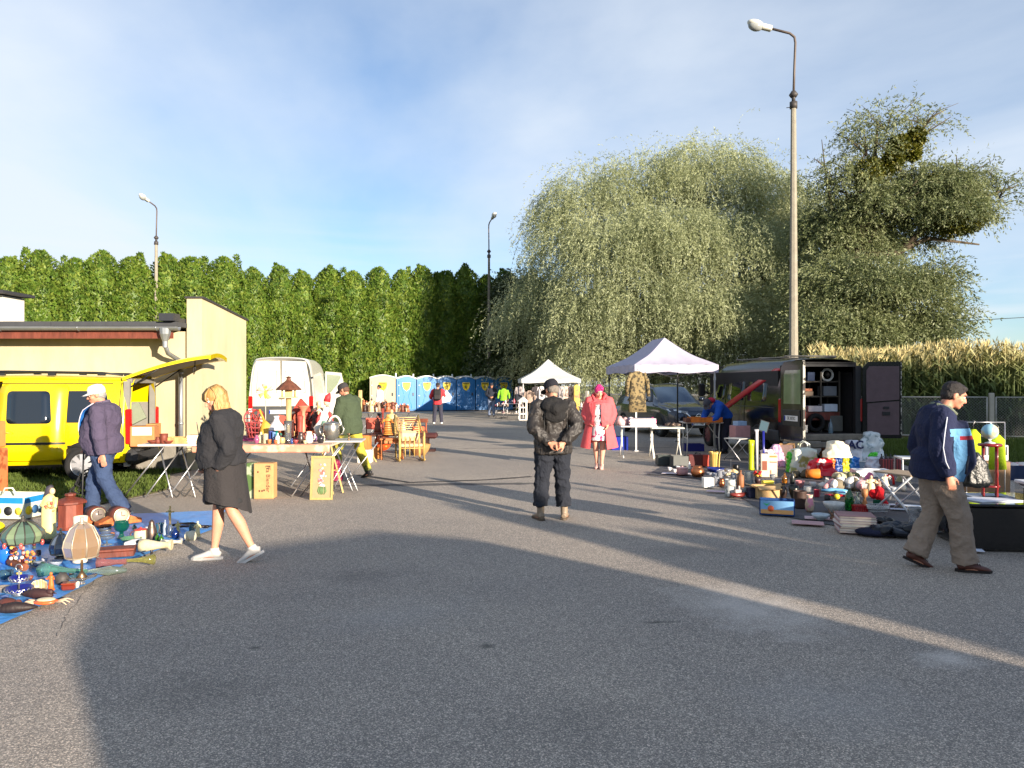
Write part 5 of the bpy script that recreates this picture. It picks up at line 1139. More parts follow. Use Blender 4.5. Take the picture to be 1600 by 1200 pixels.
# 8 pink coat woman
p=Person('woman with bright pink hair in a long coral-pink coat over a floral skirt',936,732,1.68,R(-100),dict(
aL=(.02,.055,.085),aR=(-.06,-.05,.085),kL=(.06,.08,.50),kR=(.02,-.07,.5),eL=(.02,.29,1.15),wL=(.17,.20,.93),eR=(.0,-.29,1.14),wR=(.15,-.20,.98),neck=(.02,0,1.48),head=(.06,0,1.61)),
hyaw=R(22),hpitch=R(26),bulk=1.22,belly=.10,vox=.011,skin=(206,152,130),curl=(.7,.7))
p.top('blouse',(190,180,184),ext=.02,add=.012,sleeve=.3,mat=cloth((196,186,190),pat=('noise',(60,50,60),14,.42)))
k=p.k
mb=MB();mb.grid(lambda u,v:Vector(((.17+.05*v+.1*(1-v)*max(0,math.cos(2*math.pi*u))**2)*math.cos(2*math.pi*u),(.205+.02*v)*math.sin(2*math.pi*u),1.04-.44*v))*k,40,8);mb.build('skirt',cloth((224,214,214),pat=('noise',(196,40,96),11,.46)),p.root,fix=False)
ct=p.top('coat',(214,88,92),ext=.02,add=.045,wr=.012,sleeve=.98,hipadd=.02)
# the coat is cut open down the front
bm=bmesh.new();bm.from_mesh(ct.data)
dl=[f for f in bm.faces if f.calc_center_median().x>.04 and abs(f.calc_center_median().y)<.05+.06*max(0,1.30-f.calc_center_median().z)and f.calc_center_median().z<1.36*k]
bmesh.ops.delete(bm,geom=dl,context='FACES');bm.to_mesh(ct.data);bm.free()
def coat(u,v):
 a=.50+(2*math.pi-1.0)*u;fl=.12*v;r1=.185+fl+.02*math.sin(a*6)*v;r2=.255+fl*1.1+.02*math.sin(a*5+1)*v
 return Vector((r1*math.cos(a),r2*math.sin(a),1.07-.60*v-.05*v*math.cos(a)))*k
mb=MB();mb.grid(coat,60,12);mb.grid(lambda u,v:coat(u,v)*Vector((.965,.965,1)).x if False else Vector((coat(u,v).x*.96,coat(u,v).y*.96,coat(u,v).z)),60,12);mb.build('coat_skirt',cloth((214,88,92)),ct,fix=False)
mb=MB();mb.tube([(.10,.08,1.38),(.02,.13,1.47),(-.08,.09,1.50),(-.11,0,1.50),(-.08,-.09,1.5),(.02,-.13,1.47),(.10,-.08,1.38)],[.02,.035,.04,.045,.04,.035,.02],10);mb.build('coat_collar',cloth((206,82,88)),ct)
mb=MB();mb.ell(p.h(-.02,0,.035),(.108*k,.09*k,.1*k),18,12,p.HM);mb.ell(p.h(-.03,0,.09),(.08*k,.07*k,.06*k),14,10,p.HM);mb.ell(p.h(.04,.03,.10),(.05*k,.05*k,.035*k),12,8,p.HM)
remesh(mb,'hair',None,p.root,.01,1,.012,26,slots=[M((206,44,118),rough=.5,var=.35,vs_=40,bump=.5,bs=120)])
p.shoes((206,170,160),(180,140,130),name='slipper')
# 9 person in blue bent over the orange box
p=Person('person in a bright blue jacket and dark patterned hat bent over the orange box',1128,708,1.72,R(-150),dict(
pelvis=(-.10,0,.93),hL=(-.10,.095,.92),hR=(-.10,-.095,.92),kL=(.0,.1,.5),kR=(.0,-.1,.5),waist=(.02,0,1.05),chest=(.20,0,1.17),neck=(.34,0,1.24),head=(.47,0,1.24),sL=(.28,.18,1.18),sR=(.28,-.18,1.18),eL=(.38,.22,.94),wL=(.50,.14,.82),eR=(.38,-.22,.94),wR=(.5,-.14,.82)),
hpitch=R(62),bulk=1.1,vox=.013)
p.legs('trousers',(30,32,48));jt=p.top('jacket',(20,76,168),ext=.05,add=.035);p.cap((66,66,74),True,'hat');p.shoes((30,30,34));p.hair((60,54,50),under=True)
mb=MB();mb.ell((.36,0,1.31),(.09,.11,.07));mb.build('hood',cloth((170,36,60)),jt)
# 10 man walking right
p=Person('dark-haired man in a navy jacket with light blue panels and beige trousers walking right',1466,889,1.72,R(-8),dict(
aL=(-.17,.09,.12),kL=(-.01,.10,.51),aR=(.20,-.07,.085),kR=(.14,-.10,.50),eL=(-.08,.27,1.13),wL=(-.02,.27,.88),eR=(-.10,-.28,1.14),wR=(-.03,-.29,.90),sR=(-.03,-.19,1.42),neck=(.05,0,1.49),head=(.135,0,1.62),chest=(.0,0,1.32)),
hyaw=R(-6),hpitch=R(22),bulk=1.12,belly=.11,vox=.008,fpitch=(R(24),0),curl=(.8,.9),fdir=(0,R(-6)),skin=(196,134,108))
# face direction is +x to the right; the near side is his right
p.legs('trousers',(140,124,110),add=.034,hem=.030,wr=.016,wf=7);jk=p.top('jacket',(22,30,62),ext=.11,add=.044,wr=.012,wf=6)
# colour blocks of the jacket lie in its own material slots, by position on the cloth
for m_ in(cloth((96,148,188)),cloth((142,26,44)),M((214,218,224))):jk.data.materials.append(m_)
bm=bmesh.new();bm.from_mesh(jk.data)
for co,no in(((0,0,1.235),(0,0,1)),((0,0,1.30),(0,0,1)),((0,0,1.20),(0,0,1)),((.03,0,0),(1,0,0)),((.15,0,0),(1,0,0)),((.08,0,0),(1,0,0)),((-.02,0,0),(1,0,0))):bmesh.ops.bisect_plane(bm,geom=bm.verts[:]+bm.edges[:]+bm.faces[:],plane_co=co,plane_no=no)
bm.to_mesh(jk.data);bm.free()
for f in jk.data.polygons:
 f.use_smooth=True;c=f.center
 if c.y<0:
  arm=(Vector((c.x,0,c.z))-Vector((-.05,0,c.z))).length<.075 and c.y<-.20
  if 1.20<c.z<1.30 and c.x>-.02 and not arm:f.material_index=1 if c.z>1.235 or c.x<.08 else 2
  elif c.z<1.22 and .03<c.x<.15 and not arm:f.material_index=1
  elif 1.235<c.z<1.30 and arm and c.x>-.03:f.material_index=1
mb=MB();mb.tube([(-.03,-.215,1.47),(-.045,-.292,1.40),(-.085,-.345,1.27),(-.11,-.372,1.14),(-.09,-.375,1.02),(-.06,-.365,.96)],.005,6);mb.build('piping',M((206,210,220)),jk)
mb=MB();mb.tube([(.155,-.235,1.06),(.12,-.262,.90)],[(.010,.006)]*2,6);mb.build('pocket_zip',M((24,26,40)),jk)
mb=MB();mb.tube([(.13,.06,1.42),(.06,.085,1.475),(-.03,.07,1.50),(-.05,0,1.51),(-.03,-.07,1.5),(.06,-.085,1.475),(.13,-.06,1.42)],[.016,.024,.026,.026,.026,.024,.016],8);mb.build('collar',cloth((104,112,96)),jk)
p.hair((34,28,28),front=.01);p.shoes((84,46,36),(30,24,22))
sb=thing('shoulder_bag','black crumpled bag hanging at the side of the man in the navy jacket','bag',p.root.location+Matrix.Rotation(R(-8),3,'Z')@Vector((.36,.12,.74)),R(-8))
mb=MB();mb.tube([(0,0,0),(0,0,.04),(-.01,0,.2),(-.02,0,.32)],[(.10,.05),(.17,.08),(.13,.06),(.05,.03)],16,side=(1,0,0));remesh(mb,'pouch',None,sb,.010,1,.014,9,slots=[M((20,24,26),rough=.35,bump=.4)])
mb=MB();mb.tube([(-.04,0,.3),(-.12,0,.55),(-.22,.0,.70)],.009,6);mb.build('strap',M((24,24,28)),sb)
# ------------------------------------------------------------ builders for the wares
def put(o,px,py,z=0.0,rz=0.0,rot=None):
 o.location=G(px,py,z);o.rotation_euler=rot or(0,0,rz);return o
def K(py,z=0.0):return(CH-z)/(py-HY)
def solo(mb,name,mat,label,cat,group=None):return tag(mb.build(name,mat),label,cat,group)
def vessel(name,label,cat,prof,w,h,mat,wall=.06,handle=0,lid=None,spout=0,foot=None,n=22,wob=None,hm=None,inner=True,group=None):
 pr=[(r*w/2,z*h)for r,z in prof]
 if inner:pr=pr+[(max(.002,r-wall*w/2),z)for r,z in pr[::-1]if z>.05*h or r==pr[0][0]][:-1]+[(.001,.06*h)]
 has=handle or lid or spout
 if has:root=thing(name,label,cat,group=group)
 mb=MB();mb.lathe(pr,n=n,wob=wob);b=mb.build('body' if has else name,mat,root if has else None)
 if not has:return tag(b,label,cat,group)
 for q in range(handle):
  s=1 if q==0 else-1;mb=MB();mb.tube([(s*w*.42,0,h*.8),(s*w*.62,0,h*.82),(s*w*.74,0,h*.6),(s*w*.66,0,h*.34),(s*w*.44,0,h*.28)],w*.045,8);mb.build('handle',hm or mat,root)
 if lid:mb=MB();r=pr[len(prof)-1][0];mb.lathe([(r*1.08,h*.98),(r*1.05,h*1.03),(r*.5,h*1.13),(r*.12,h*1.15),(r*.16,h*1.2),(r*.18,h*1.24),(.001,h*1.27)],n=n);mb.build('lid',M(lid,rough=.25,coat=.3),root)
 if spout:mb=MB();mb.tube([(-w*.38,0,h*.35),(-w*.62,0,h*.6),(-w*.74,0,h*.92)],[w*.1,w*.07,w*.05],8);mb.build('spout',mat,root)
 return root
VASE=[(.55,0),(.6,.03),(.95,.3),(1,.45),(.8,.7),(.45,.85),(.4,.92),(.6,1)]
TALL=[(.9,0),(.95,.02),(.85,.1),(.8,.5),(.88,.8),(1,1)]
BOWL=[(.45,0),(.45,.08),(.7,.3),(.92,.65),(1,1)]
POT=[(.7,0),(.92,.08),(1,.35),(1,.7),(.9,.92),(.94,1)]
CUP=[(.6,0),(.66,.03),(.9,.25),(.95,.6),(1,1)]
GOB=[(.7,0),(.65,.04),(.14,.12),(.12,.4),(.2,.46),(.8,.6),(1,.8),(.95,1)]
BOT=[(.9,0),(1,.04),(1,.55),(.75,.7),(.32,.8),(.28,.95),(.34,.97),(.34,1)]
JUG=[(.7,0),(.9,.12),(1,.4),(.8,.68),(.6,.82),(.7,1)]
CAN=[(1,0),(1,.05),(.96,.5),(.97,.95),(1,1)]
BELL=[(.5,0),(.5,.05),(.18,.1),(.14,.3),(.2,.4),(.16,.8),(.26,.95),(.2,1)]
COP=[(.45,0),(.8,.08),(1,.35),(.97,.62),(.75,.85),(.62,.9),(.70,1)]
def box(name,label,cat,w,d,h,mat,open_=0,th=.012,flaps=0,side=None,group=None):
 """carton or crate; open boxes are hollow with real walls"""
 parts=open_ and(flaps or side);root=None
 mb=MB()
 if open_:
  mb.box((0,0,th/2),(w,d,th))
  for s in(1,-1):mb.box((s*(w-th)/2,0,h/2+th/2),(th,d,h-th));mb.box((0,s*(d-th)/2,h/2+th/2),(w-2*th,th,h-th))
 else:mb.box((0,0,h/2),(w,d,h),None,min(w,d,h)*.04)
 if flaps or side:
  root=thing(name,label,cat,group=group);mb.build('carton',mat,root)
  if flaps:
   for s in(1,-1):
    m2=MB();m2.box((s*(w/2+flaps*.45),0,h+flaps*.1),(flaps,d,th*.6),Matrix.Rotation(s*R(-14),3,'Y'));m2.build('flap',mat,root)
    m2=MB();m2.box((0,s*(d/2+flaps*.4),h-flaps*.12),(w,flaps,th*.6),Matrix.Rotation(s*R(-24),3,'X'));m2.build('flap',mat,root)
  if side:
   for(x,z,ww,hh,c)in side:m2=MB();m2.box((x*w,-d/2-.002,z*h),(ww*w,.003,hh*h));m2.build('print',M(c,var=.05),root)
  return root
 return tag(mb.build(name,mat),label,cat,group)
def figurine(name,label,cat,h,col,col2=None,base=True,wide=1.0,seed=0,group=None,arms=True,lean=0):
 mb=MB();r_=random.Random(seed);w=h*.16*wide
 if base:mb.lathe([(w*1.3,0),(w*1.3,h*.05),(w*.8,h*.08)],n=12)
 mb.tube([(0,0,h*.04),(r_.uniform(-.02,.02)*h,0,h*.3),(lean*h,0,h*.55),(lean*h,0,h*.74),(lean*h,0,h*.8)],[(w*1.1,w*.9),(w*.95,w*.75),(w*.7,w*.55),(w*.9,w*.5),(w*.3,w*.3)],12,side=(1,0,0))
 mb.mi=1;mb.ell((lean*h,0,h*.88),(h*.07,h*.07,h*.09));mb.mi=0
 if arms:
  for s in(1,-1):mb.tube([(lean*h+s*w*.8,0,h*.72),(lean*h+s*w*1.3,-w*.3,h*.58),(lean*h+s*w*r_.uniform(.3,1.4),-w,h*r_.uniform(.5,.72))],[w*.3,w*.25,w*.18],7)
 return tag(mb.build(name,[M(col,rough=.5),M(col2 or col,rough=.5)]),label,cat,group)
def crumple(name,label,cat,w,d,h,mats,handles=0,seed=1,amp=.05,top=.75,group=None,fr=6,pat=None):
 mb=MB();r_=random.Random(seed);n=22;m=12;vs=[]
 def f(u,v):
  a=2*math.pi*u;c,s=math.cos(a),math.sin(a);q=4.0;rr=(abs(c)**q+abs(s)**q)**(-1/q)
  sc=1-(1-top)*v if v<.85 else(1-(1-top)*v)*max(.05,1-(v-.85)/.15*.85)
  p=Vector((c*rr*w/2*sc,s*rr*d/2*sc,h*min(1,v*1.08)))
  nz=mnoise.noise(Vector((p.x*fr/max(w,.2),p.y*fr/max(w,.2),p.z*fr/max(w,.2)+seed*3.1)));nz2=mnoise.noise(p*fr*4.2+Vector((seed,0,0)))
  o=Vector((c,s,.35));return p+o*(amp*(nz*1.2+nz2*.5))*(.25+.75*min(1,v*3))
 mb.grid(f,40,18)
 root=thing(name,label,cat,group=group)if handles else None
 o=mb.build('bag' if handles else name,mats,root,fix=False)
 for q in range(handles):
  y=(q-.5)*d*.4;m2=MB();m2.tube([(-w*.18,y,h*.92),(-w*.16,y,h*1.15),(0,y,h*1.28),(w*.16,y,h*1.15),(w*.18,y,h*.92)],[(.012,.004)]*5,6,side=(1,0,0));m2.build('handle',mats,root)
 return root or tag(o,label,cat,group)
def heap(name,label,cat,w,d,h,mats,seed=1,n=9,kind='cloth',group=None):
 """one tangled bundle made of overlapping soft lumps"""
 mb=MB();r_=random.Random(seed)
 for i in range(n):
  x,y=r_.uniform(-.36,.36)*w,r_.uniform(-.36,.36)*d;mb.mi=i%len(mats)if isinstance(mats,list)else 0
  mb.ell((x,y,h*r_.uniform(.2,.45)),(w*r_.uniform(.14,.26),d*r_.uniform(.16,.3),h*r_.uniform(.28,.5)),12,8,Matrix.Rotation(r_.uniform(0,3),3,'Z')@Matrix.Rotation(r_.uniform(-.4,.4),3,'X'))
 vs=[]
 for v in mb.v:p=Vector(v);nz=mnoise.noise(p*14+Vector((seed,0,0)));vs.append((p.x+nz*.02,p.y+nz*.02,max(.002,p.z+nz*.018)))
 mb.v=vs;return solo(mb,name,mats,label,cat,group)
def books(name,label,n,w,d,h,cols,seed=2,cat='books'):
 root=thing(name,label,cat);r_=random.Random(seed);z=0
 for i in range(n):
  t=h/n*r_.uniform(.8,1.2);mb=MB();a=r_.uniform(-.09,.09);q=Matrix.Rotation(a,3,'Z');mb.box((0,0,z+t*.5),(w*.97,d*.95,t*.72),q);mb.mi=1
  mb.box((0,0,z+t*.08),(w,d,t*.14),q);mb.box((0,0,z+t*.92),(w,d,t*.14),q);mb.box(q@Vector((-w/2,0,0))+Vector((0,0,z+t*.5)),(t*.1,d,t*.9),q)
  mb.build('book',[M((220,212,196),var=.1),M(cols[i%len(cols)],rough=.5)],root);z+=t
 return root
def frame_pic(name,label,w,h,fc,pic,lean=.2,cat='picture'):
 root=thing(name,label,cat);mb=MB();t=w*.09;T_=Matrix.Rotation(-lean,3,'X');q=lambda x,y,z:T_@Vector((x,y,z))
 for(x,z,a,b)in((0,t/2,w,t),(0,h-t/2,w,t),(-w/2+t/2,h/2,t,h-2*t),(w/2-t/2,h/2,t,h-2*t)):mb.box(q(x,0,z),(a,.03,b),T_)
 mb.build('frame',fc,root);mb=MB();mb.box(q(0,.005,h/2),(w-2*t,.01,h-2*t),T_);mb.build('canvas',pic,root);return root,q
def lattice_table(name,label,w,d,h,topm,legm,style='x',th=.03,cat='table',group=None):
 root=thing(name,label,cat,group=group);mb=MB();mb.box((0,0,h-th/2),(w,d,th),None,.008);mb.build('table_top',topm,root)
 for s in(1,-1):
  x=s*w*.42
  if style=='x':
   mb=MB();mb.tube([(x-.22*s-.2,-d*.42,0),(x-.22*s+.2,d*.42,h-th)],.012,6);mb.build('leg',legm,root);mb=MB();mb.tube([(x-.22*s+.2,-d*.42,0),(x-.22*s-.2,d*.42,h-th)],.012,6);mb.build('leg',legm,root)
   mb=MB();mb.tube([(x-.3,-d*.4,.0),(x-.3+.6,-d*.4,h-th)],.011,6);mb.build('leg',legm,root)
  elif style=='v':
   for y in(-d*.38,d*.38):mb=MB();mb.tube([(x,y,h-th),(x-.02*s,y,h*.55),(x,y,0)],.014,6);mb.build('leg',legm,root)
   mb=MB();mb.tube([(x,-d*.38,h*.5),(x,d*.38,h*.5)],.01,6);mb.tube([(x,0,h*.5),(x*.35,0,h-th)],.01,6);mb.build('brace',legm,root)
  else:
   for y in(-1,1):
    mb=MB();mb.tube([(x,y*d*.10,h-th),(x,y*d*.08,h*.6),(x,y*d*.08,h*.45),(x,y*d*.22,h*.25),(x,y*d*.44,0)],.014,7);mb.build('leg',legm,root)
   mb=MB();mb.box((x,0,h*.52),(.02,d*.2,.03));mb.box((x,0,h*.8),(.02,d*.22,.03));mb.tube([(x,-d*.09,h*.66),(x,d*.09,h*.66)],.01,6);mb.build('brace',legm,root)
 return root
def plate_(name,label,w,mat,cat='dish',h=.03,sx=1,group=None):
 mb=MB();r=w/2;mb.lathe([(r*.5,0),(r*.55,.004),(r*.9,h*.8),(r,h),(r*.98,h+.004),(r*.6,.012),(.001,.009)],sy=sx);return solo(mb,name,mat,label,cat,group)
 # ============================================================ left: blue tarpaulin
bt=M((78,148,218),rough=.42,var=.18,vs_=5,bump=.4,bs=14)
A_=[G(-230,1000),G(0,978),G(110,928),G(215,873),G(340,825),G(352,798),G(240,803),G(150,806),G(0,835),G(-260,850)]
mb=MB();cx=sum((a for a in A_),Vector())/len(A_);rg_=random.Random(3);vs=[];rings=9;per=[]
for i in range(len(A_)):
 a,b=A_[i],A_[(i+1)%len(A_)]
 for q in range(8):per.append(a.lerp(b,q/8)+Vector((rg_.uniform(-.012,.012),rg_.uniform(-.012,.012),0)))
for r in range(rings+1):
 for p in per:
  v=cx.lerp(p,r/rings);v.z=.010+(.016*abs(mnoise.noise(Vector((v.x*2.2,v.y*3.4,0))))+.010*abs(mnoise.noise(Vector((v.x*7,v.y*7,2)))))*(1 if r<rings else .4);vs.append(v)
nper=len(per);fs=[(r*nper+j,r*nper+(j+1)%nper,(r+1)*nper+(j+1)%nper,(r+1)*nper+j)for r in range(rings)for j in range(nper)];mb.add(vs,fs)
tag(mb.build('tarpaulin',bt),'bright blue tarpaulin spread on the asphalt under the left-hand wares','tarpaulin')
ZT=.025
def LT(o,px,py,rz=0,rot=None):o.scale=(.9,)*3;return put(o,px,py,ZT,rz,rot)
# fruit carton
k=K(806);o=thing('fruit_carton','pale fruit carton with blue band and bright fruit prints, behind the stained-glass lamp','box');mb=MB();w,d,h=92*k,.42,38*k
mb.box((0,0,.006),(w,d,.012))
for s in(1,-1):mb.box((s*w/2,0,h/2),(.012,d,h));mb.box((0,s*d/2,h/2),(w,.012,h))
mb.build('carton',card((196,200,180)),o)
mb=MB();mb.box((0,-d/2-.008,h*.80),(w*.98,.004,h*.26));mb.box((w/2+.008,0,h*.80),(.004,d*.98,h*.26));mb.build('band',M((22,120,178),var=.1),o)
for i in range(5):mb=MB();mb.tube([(-w*.4+i*w*.2,-d/2-.006,h*.34),(-w*.4+i*w*.2,-d/2-.010,h*.34)],h*.17*(1+.2*(i%2)),12);mb.build('print',M([(236,206,30),(40,90,120),(214,190,40),(30,30,34),(226,200,60)][i],var=.1),o)
for i in range(3):mb=MB();mb.tube([(w/2+.006,-d*.3+i*d*.28,h*.34),(w/2+.010,-d*.3+i*d*.28,h*.34)],h*.2,12);mb.build('print',M([(240,210,20),(40,80,120),(90,120,140)][i],var=.1),o)
mb=MB();mb.tube([(-w*.15,0,h),(-w*.1,0,h*1.25),(w*.05,0,h*1.25),(w*.12,0,h)],.012,6);mb.build('handle',card((210,206,190)),o);LT(o,16,806,R(-6))
o=box('cardboard_box','tall orange cardboard box at the left edge of the grass','box',.5,.4,.72,card((196,116,66),pat=('noise',(150,78,40),7,.42)));put(o,-26,775,0,R(5));
o=box('cardboard_box','orange cardboard box standing on the tall box at the left edge','box',.42,.36,.4,card((206,120,64)));put(o,-24,773,0,R(-8));o.location.z=.725
# madonna statue
k=K(846);H_=98*k;o=thing('statue','cream-robed madonna statue with dark veil holding roses','statue')
mb=MB();mb.box((0,0,H_*.03),(H_*.30,H_*.26,H_*.06),None,.01);mb.build('plinth',M((40,36,34),rough=.4),o)
mb=MB();mb.tube([(0,0,H_*.05),(0,0,H_*.25),(0,0,H_*.5),(.01,0,H_*.68),(.02,0,H_*.78),(.03,0,H_*.83)],[(H_*.135,H_*.11),(H_*.125,H_*.10),(H_*.12,H_*.1),(H_*.125,H_*.09),(H_*.09,H_*.07),(H_*.03,H_*.03)],24,side=(1,0,0))
for s in(1,-1):mb.tube([(.03+s*H_*.09,0,H_*.76),(.03+s*H_*.13,-H_*.05,H_*.62),(H_*.06,-H_*.1,H_*.64)],[H_*.045,H_*.04,H_*.025],8)
vs=[];
for v in mb.v:a=math.atan2(v[1],v[0]-.01);s_=1+.07*math.sin(a*11+v[2]*4)*max(0,1-v[2]/(H_*.8));vs.append((v[0]*s_,v[1]*s_,v[2]))
mb.v=vs;mb.build('robe',M((222,200,128),rough=.5,var=.1),o)
mb=MB();mb.ell((.055,-.005,H_*.88),(H_*.048,H_*.042,H_*.06));mb.build('face',M((214,176,140),rough=.5),o)
mb=MB();mb.tube([(.03,.012,H_*.965),(.0,.02,H_*.93),(-.02,.03,H_*.84),(-.045,.035,H_*.72),(-.05,.04,H_*.56),(-.055,.04,H_*.40)],[(H_*.03,H_*.03),(H_*.06,H_*.06),(H_*.075,H_*.07),(H_*.085,H_*.08),(H_*.06,H_*.07),(H_*.01,H_*.03)],14,side=(1,0,0));mb.build('veil',M((58,54,62),rough=.6,var=.3,vs_=20),o)
mb=MB();r_=random.Random(2)
for i in range(14):mb.ell((H_*.1+r_.uniform(-.03,.05),-H_*.1+r_.uniform(-.02,.02),H_*.66+r_.uniform(-.08,.06)),r_.uniform(.012,.022),8,6);mb.mi=i%3
mb.build('roses',[M((206,130,90)),M((196,90,70)),M((222,190,120))],o);LT(o,76,846,R(-10))
# wooden octagonal box, clocks
k=K(826);o=thing('wooden_urn','carved reddish octagonal wooden box with stepped lid beside the statue','box');wr_=wood((132,62,42));w=52*k
mb=MB();mb.lathe([(w*.40,0),(w*.42,.02),(w*.38,.04),(w*.38,42*k),(w*.43,44*k)],n=8);mb.sm=False;mb.s=[False]*len(mb.s);mb.build('body',wr_,o);mb=MB();mb.lathe([(w*.5,44*k),(w*.5,47*k),(w*.40,50*k),(w*.2,53*k),(w*.12,55*k),(w*.17,57*k),(w*.17,60*k),(.001,62*k)],n=8);mb.s=[False]*len(mb.s);mb.build('lid',wood((118,54,38)),o);LT(o,110,826,.2)
def clock(px,py,s,rz,label,face):
 o=thing('mantel_clock',label,'clock',group='wooden mantel clocks on the blue tarpaulin');wm=wood((122,58,40));r=.13*s
 mb=MB();mb.tube([(0,-.10*s,r*1.1),(0,.14*s,r*1.1)],r,24);mb.build('drum',wood((104,52,40)),o)
 mb=MB();mb.box((0,.02,.035*s),(.62*s,.22*s,.07*s),None,.01);
 for q in(1,-1):mb.prism([(q*.28*s,-.09*s,.065*s),(q*.12*s,-.09*s,.065*s),(q*.11*s,-.09*s,.14*s)],(0,.2*s,0))
 mb.build('base',wood((196,104,44)),o)
 mb=MB();mb.tube([(r*.82*math.cos(a),-.105*s,r*1.1+r*.82*math.sin(a))for a in[math.pi*i/12 for i in range(24)]],r*.1,8,closed=True);mb.build('bezel',metal((200,190,160)),o)
 mb=MB();mb.tube([(0,-.10*s,r*1.1),(0,-.106*s,r*1.1)],r*.78,24);f=mb.build('dial',M(face,rough=.3),o)
 mb=MB();mb.box((0,-.109*s,r*1.35),(.008,.003,r*.5));mb.box((r*.2,-.112*s,r*1.1),(r*.4,.003,.008));mb.build('hands',M((20,20,20)),f)
 return LT(o,px,py,rz)
clock(150,817,.82,R(48),'reddish drum-shaped mantel clock with white bezel, left of the pair',(120,110,104));clock(186,819,.86,R(48),'drum-shaped mantel clock with pale dial on an orange base, right of the pair',(196,176,150))
# stained glass lamp with figure stem
def panel_lamp(name,label,px,py,rs,h0,h1,np_,gm_,leadm,stemf,cat='table lamp',peak=.3,topr=.22,bulge=0):
 o=thing(name,label,cat);mb=MB();lv=[(topr,1.0),(.62,.80+bulge),(.93,.50),(1.0,.32),(.86,0)]if peak else[(topr,1),(.7,.8),(1,.2),(1,0)]
 for i in range(np_):
  a0=2*math.pi*i/np_+.02;a1=2*math.pi*(i+1)/np_-.02
  for(r0,z0),(r1,z1)in zip(lv[:-1],lv[1:]):
   q=[(rs*r0*math.cos(a0),rs*r0*math.sin(a0),h0+(h1-h0)*z0),(rs*r0*math.cos(a1),rs*r0*math.sin(a1),h0+(h1-h0)*z0),(rs*r1*math.cos(a1),rs*r1*math.sin(a1),h0+(h1-h0)*z1),(rs*r1*math.cos(a0),rs*r1*math.sin(a0),h0+(h1-h0)*z1)]
   mb.mi=i%len(gm_);mb.add(q,[(0,1,2,3)],True)
 sh=mb.build('lamp_shade',gm_,o,fix=False)
 mb=MB()
 for i in range(np_):a=2*math.pi*i/np_;mb.tube([(rs*1.01*r*math.cos(a),rs*1.01*r*math.sin(a),h0+(h1-h0)*z)for r,z in lv],.006,5)
 for r,z in(lv[0],lv[-1]):mb.tube([(rs*r*math.cos(a),rs*r*math.sin(a),h0+(h1-h0)*z)for a in[2*math.pi*i/24 for i in range(24)]],.008,5,closed=True)
 mb.lathe([(rs*topr*.9,h1),(rs*.1,h1+.02),(.012,h1+.035),(.016,h1+.05),(.001,h1+.06)],n=12);mb.build('leading',leadm,sh);stemf(o,h0+(h1-h0)*.4);LT(o,px,py);return o
def stem_metal(o,h):
 mb=MB();mb.cyl((0,0,.05),(0,0,h),.012);mb.lathe([(.03,.04),(.05,.06),(.02,.10),(.012,.12)],n=14);mb.build('stem',metal((150,120,90)),o)
 mb=MB();mb.lathe([(.035,0),(.02,.02),(.05,.045),(.13,.065),(.135,.07),(.04,.06)],n=10,wob=lambda a,z:1+.12*math.sin(5*a));mb.build('foot',glass((226,228,230),.1),o)
amb=M((150,122,92),rough=.12,var=.1,coat=.5,trans=.35);lead=M((168,156,138),rough=.35,metal=.4)
k=K(912);panel_lamp('panel_lamp','table lamp with amber glass panel shade on a glass-footed brass stem, frontmost lamp',128,912,29*k,47*k,104*k,8,[amb],lead,stem_metal,bulge=.06)
def stem_low(o,h):mb=MB();mb.lathe([(.06,0),(.05,.02),(.012,.05),(.012,h)],n=12);mb.build('stem',metal((120,110,100)),o)
k=K(872);panel_lamp('panel_lamp','smoky grey panel lamp half hidden behind the amber one',95,872,17*k,8*k,42*k,8,[M((92,98,112),rough=.1,coat=.5,trans=.3)],lead,stem_low)
def stem_fig(o,h):
 r_=random.Random(8)
 cs=[M((90,30,34)),M((222,184,90)),M((214,206,190)),M((208,120,60)),M((66,74,60)),M((206,140,130))];mb=MB()
 mb.cyl((0,0,0),(0,0,h),.012)
 for i in range(70):a=r_.uniform(0,6.28);z=r_.uniform(0,h*.85);q=.105*(1-.35*abs(z/h-.35));mb.mi=r_.randrange(6);mb.ell((q*math.cos(a),q*math.sin(a),z+.01),(.02,.014,.018),7,5)
 mb.build('flower_stem',cs,o)
tg_=[M((70,92,78),rough=.15,coat=.5,pat=('spots',(34,48,40),9,.3)),M((112,128,96),rough=.15,coat=.5),M((84,104,88),rough=.15,coat=.5)]
k=K(885);sl_=panel_lamp('stained_glass_lamp','green stained-glass lamp with red beads on a base of small china flowers',36,885,33*k,42*k,78*k,14,tg_,M((56,52,46),rough=.5),stem_fig,peak=.3)
for a in(.3,1.2,2.2,3.3,4.2,5.2):mb=MB();mb.ell((29*k*math.cos(a),29*k*math.sin(a),40*k),(.018,.018,.03));mb.build('bead',M((206,86,80),rough=.2),sl_)
o=vessel('glass_vase','round bright blue glass vase at the left edge','vase',[(.5,0),(.9,.2),(1,.45),(.85,.8),(.4,.95),(.45,1)],.16,.22,M((30,96,190),rough=.1,coat=.5));LT(o,10,880)
mb=MB();mb.ell((0,0,.07),.07);LT(solo(mb,'ball',M((240,206,20),rough=.4),'yellow ball at the left edge behind the blue vase','ball'),-3,852).location.z+=.12
k=K(878);o=vessel('oil_lamp','white china oil lamp with flared cream neck behind the amber lamp','lamp',[(.7,0),(.75,.03),(.5,.12),(.4,.3),(.85,.45),(.95,.62),(.8,.78),(.62,.84),(.66,1)],34*k,78*k,cer((226,214,190)));LT(o,126,878)
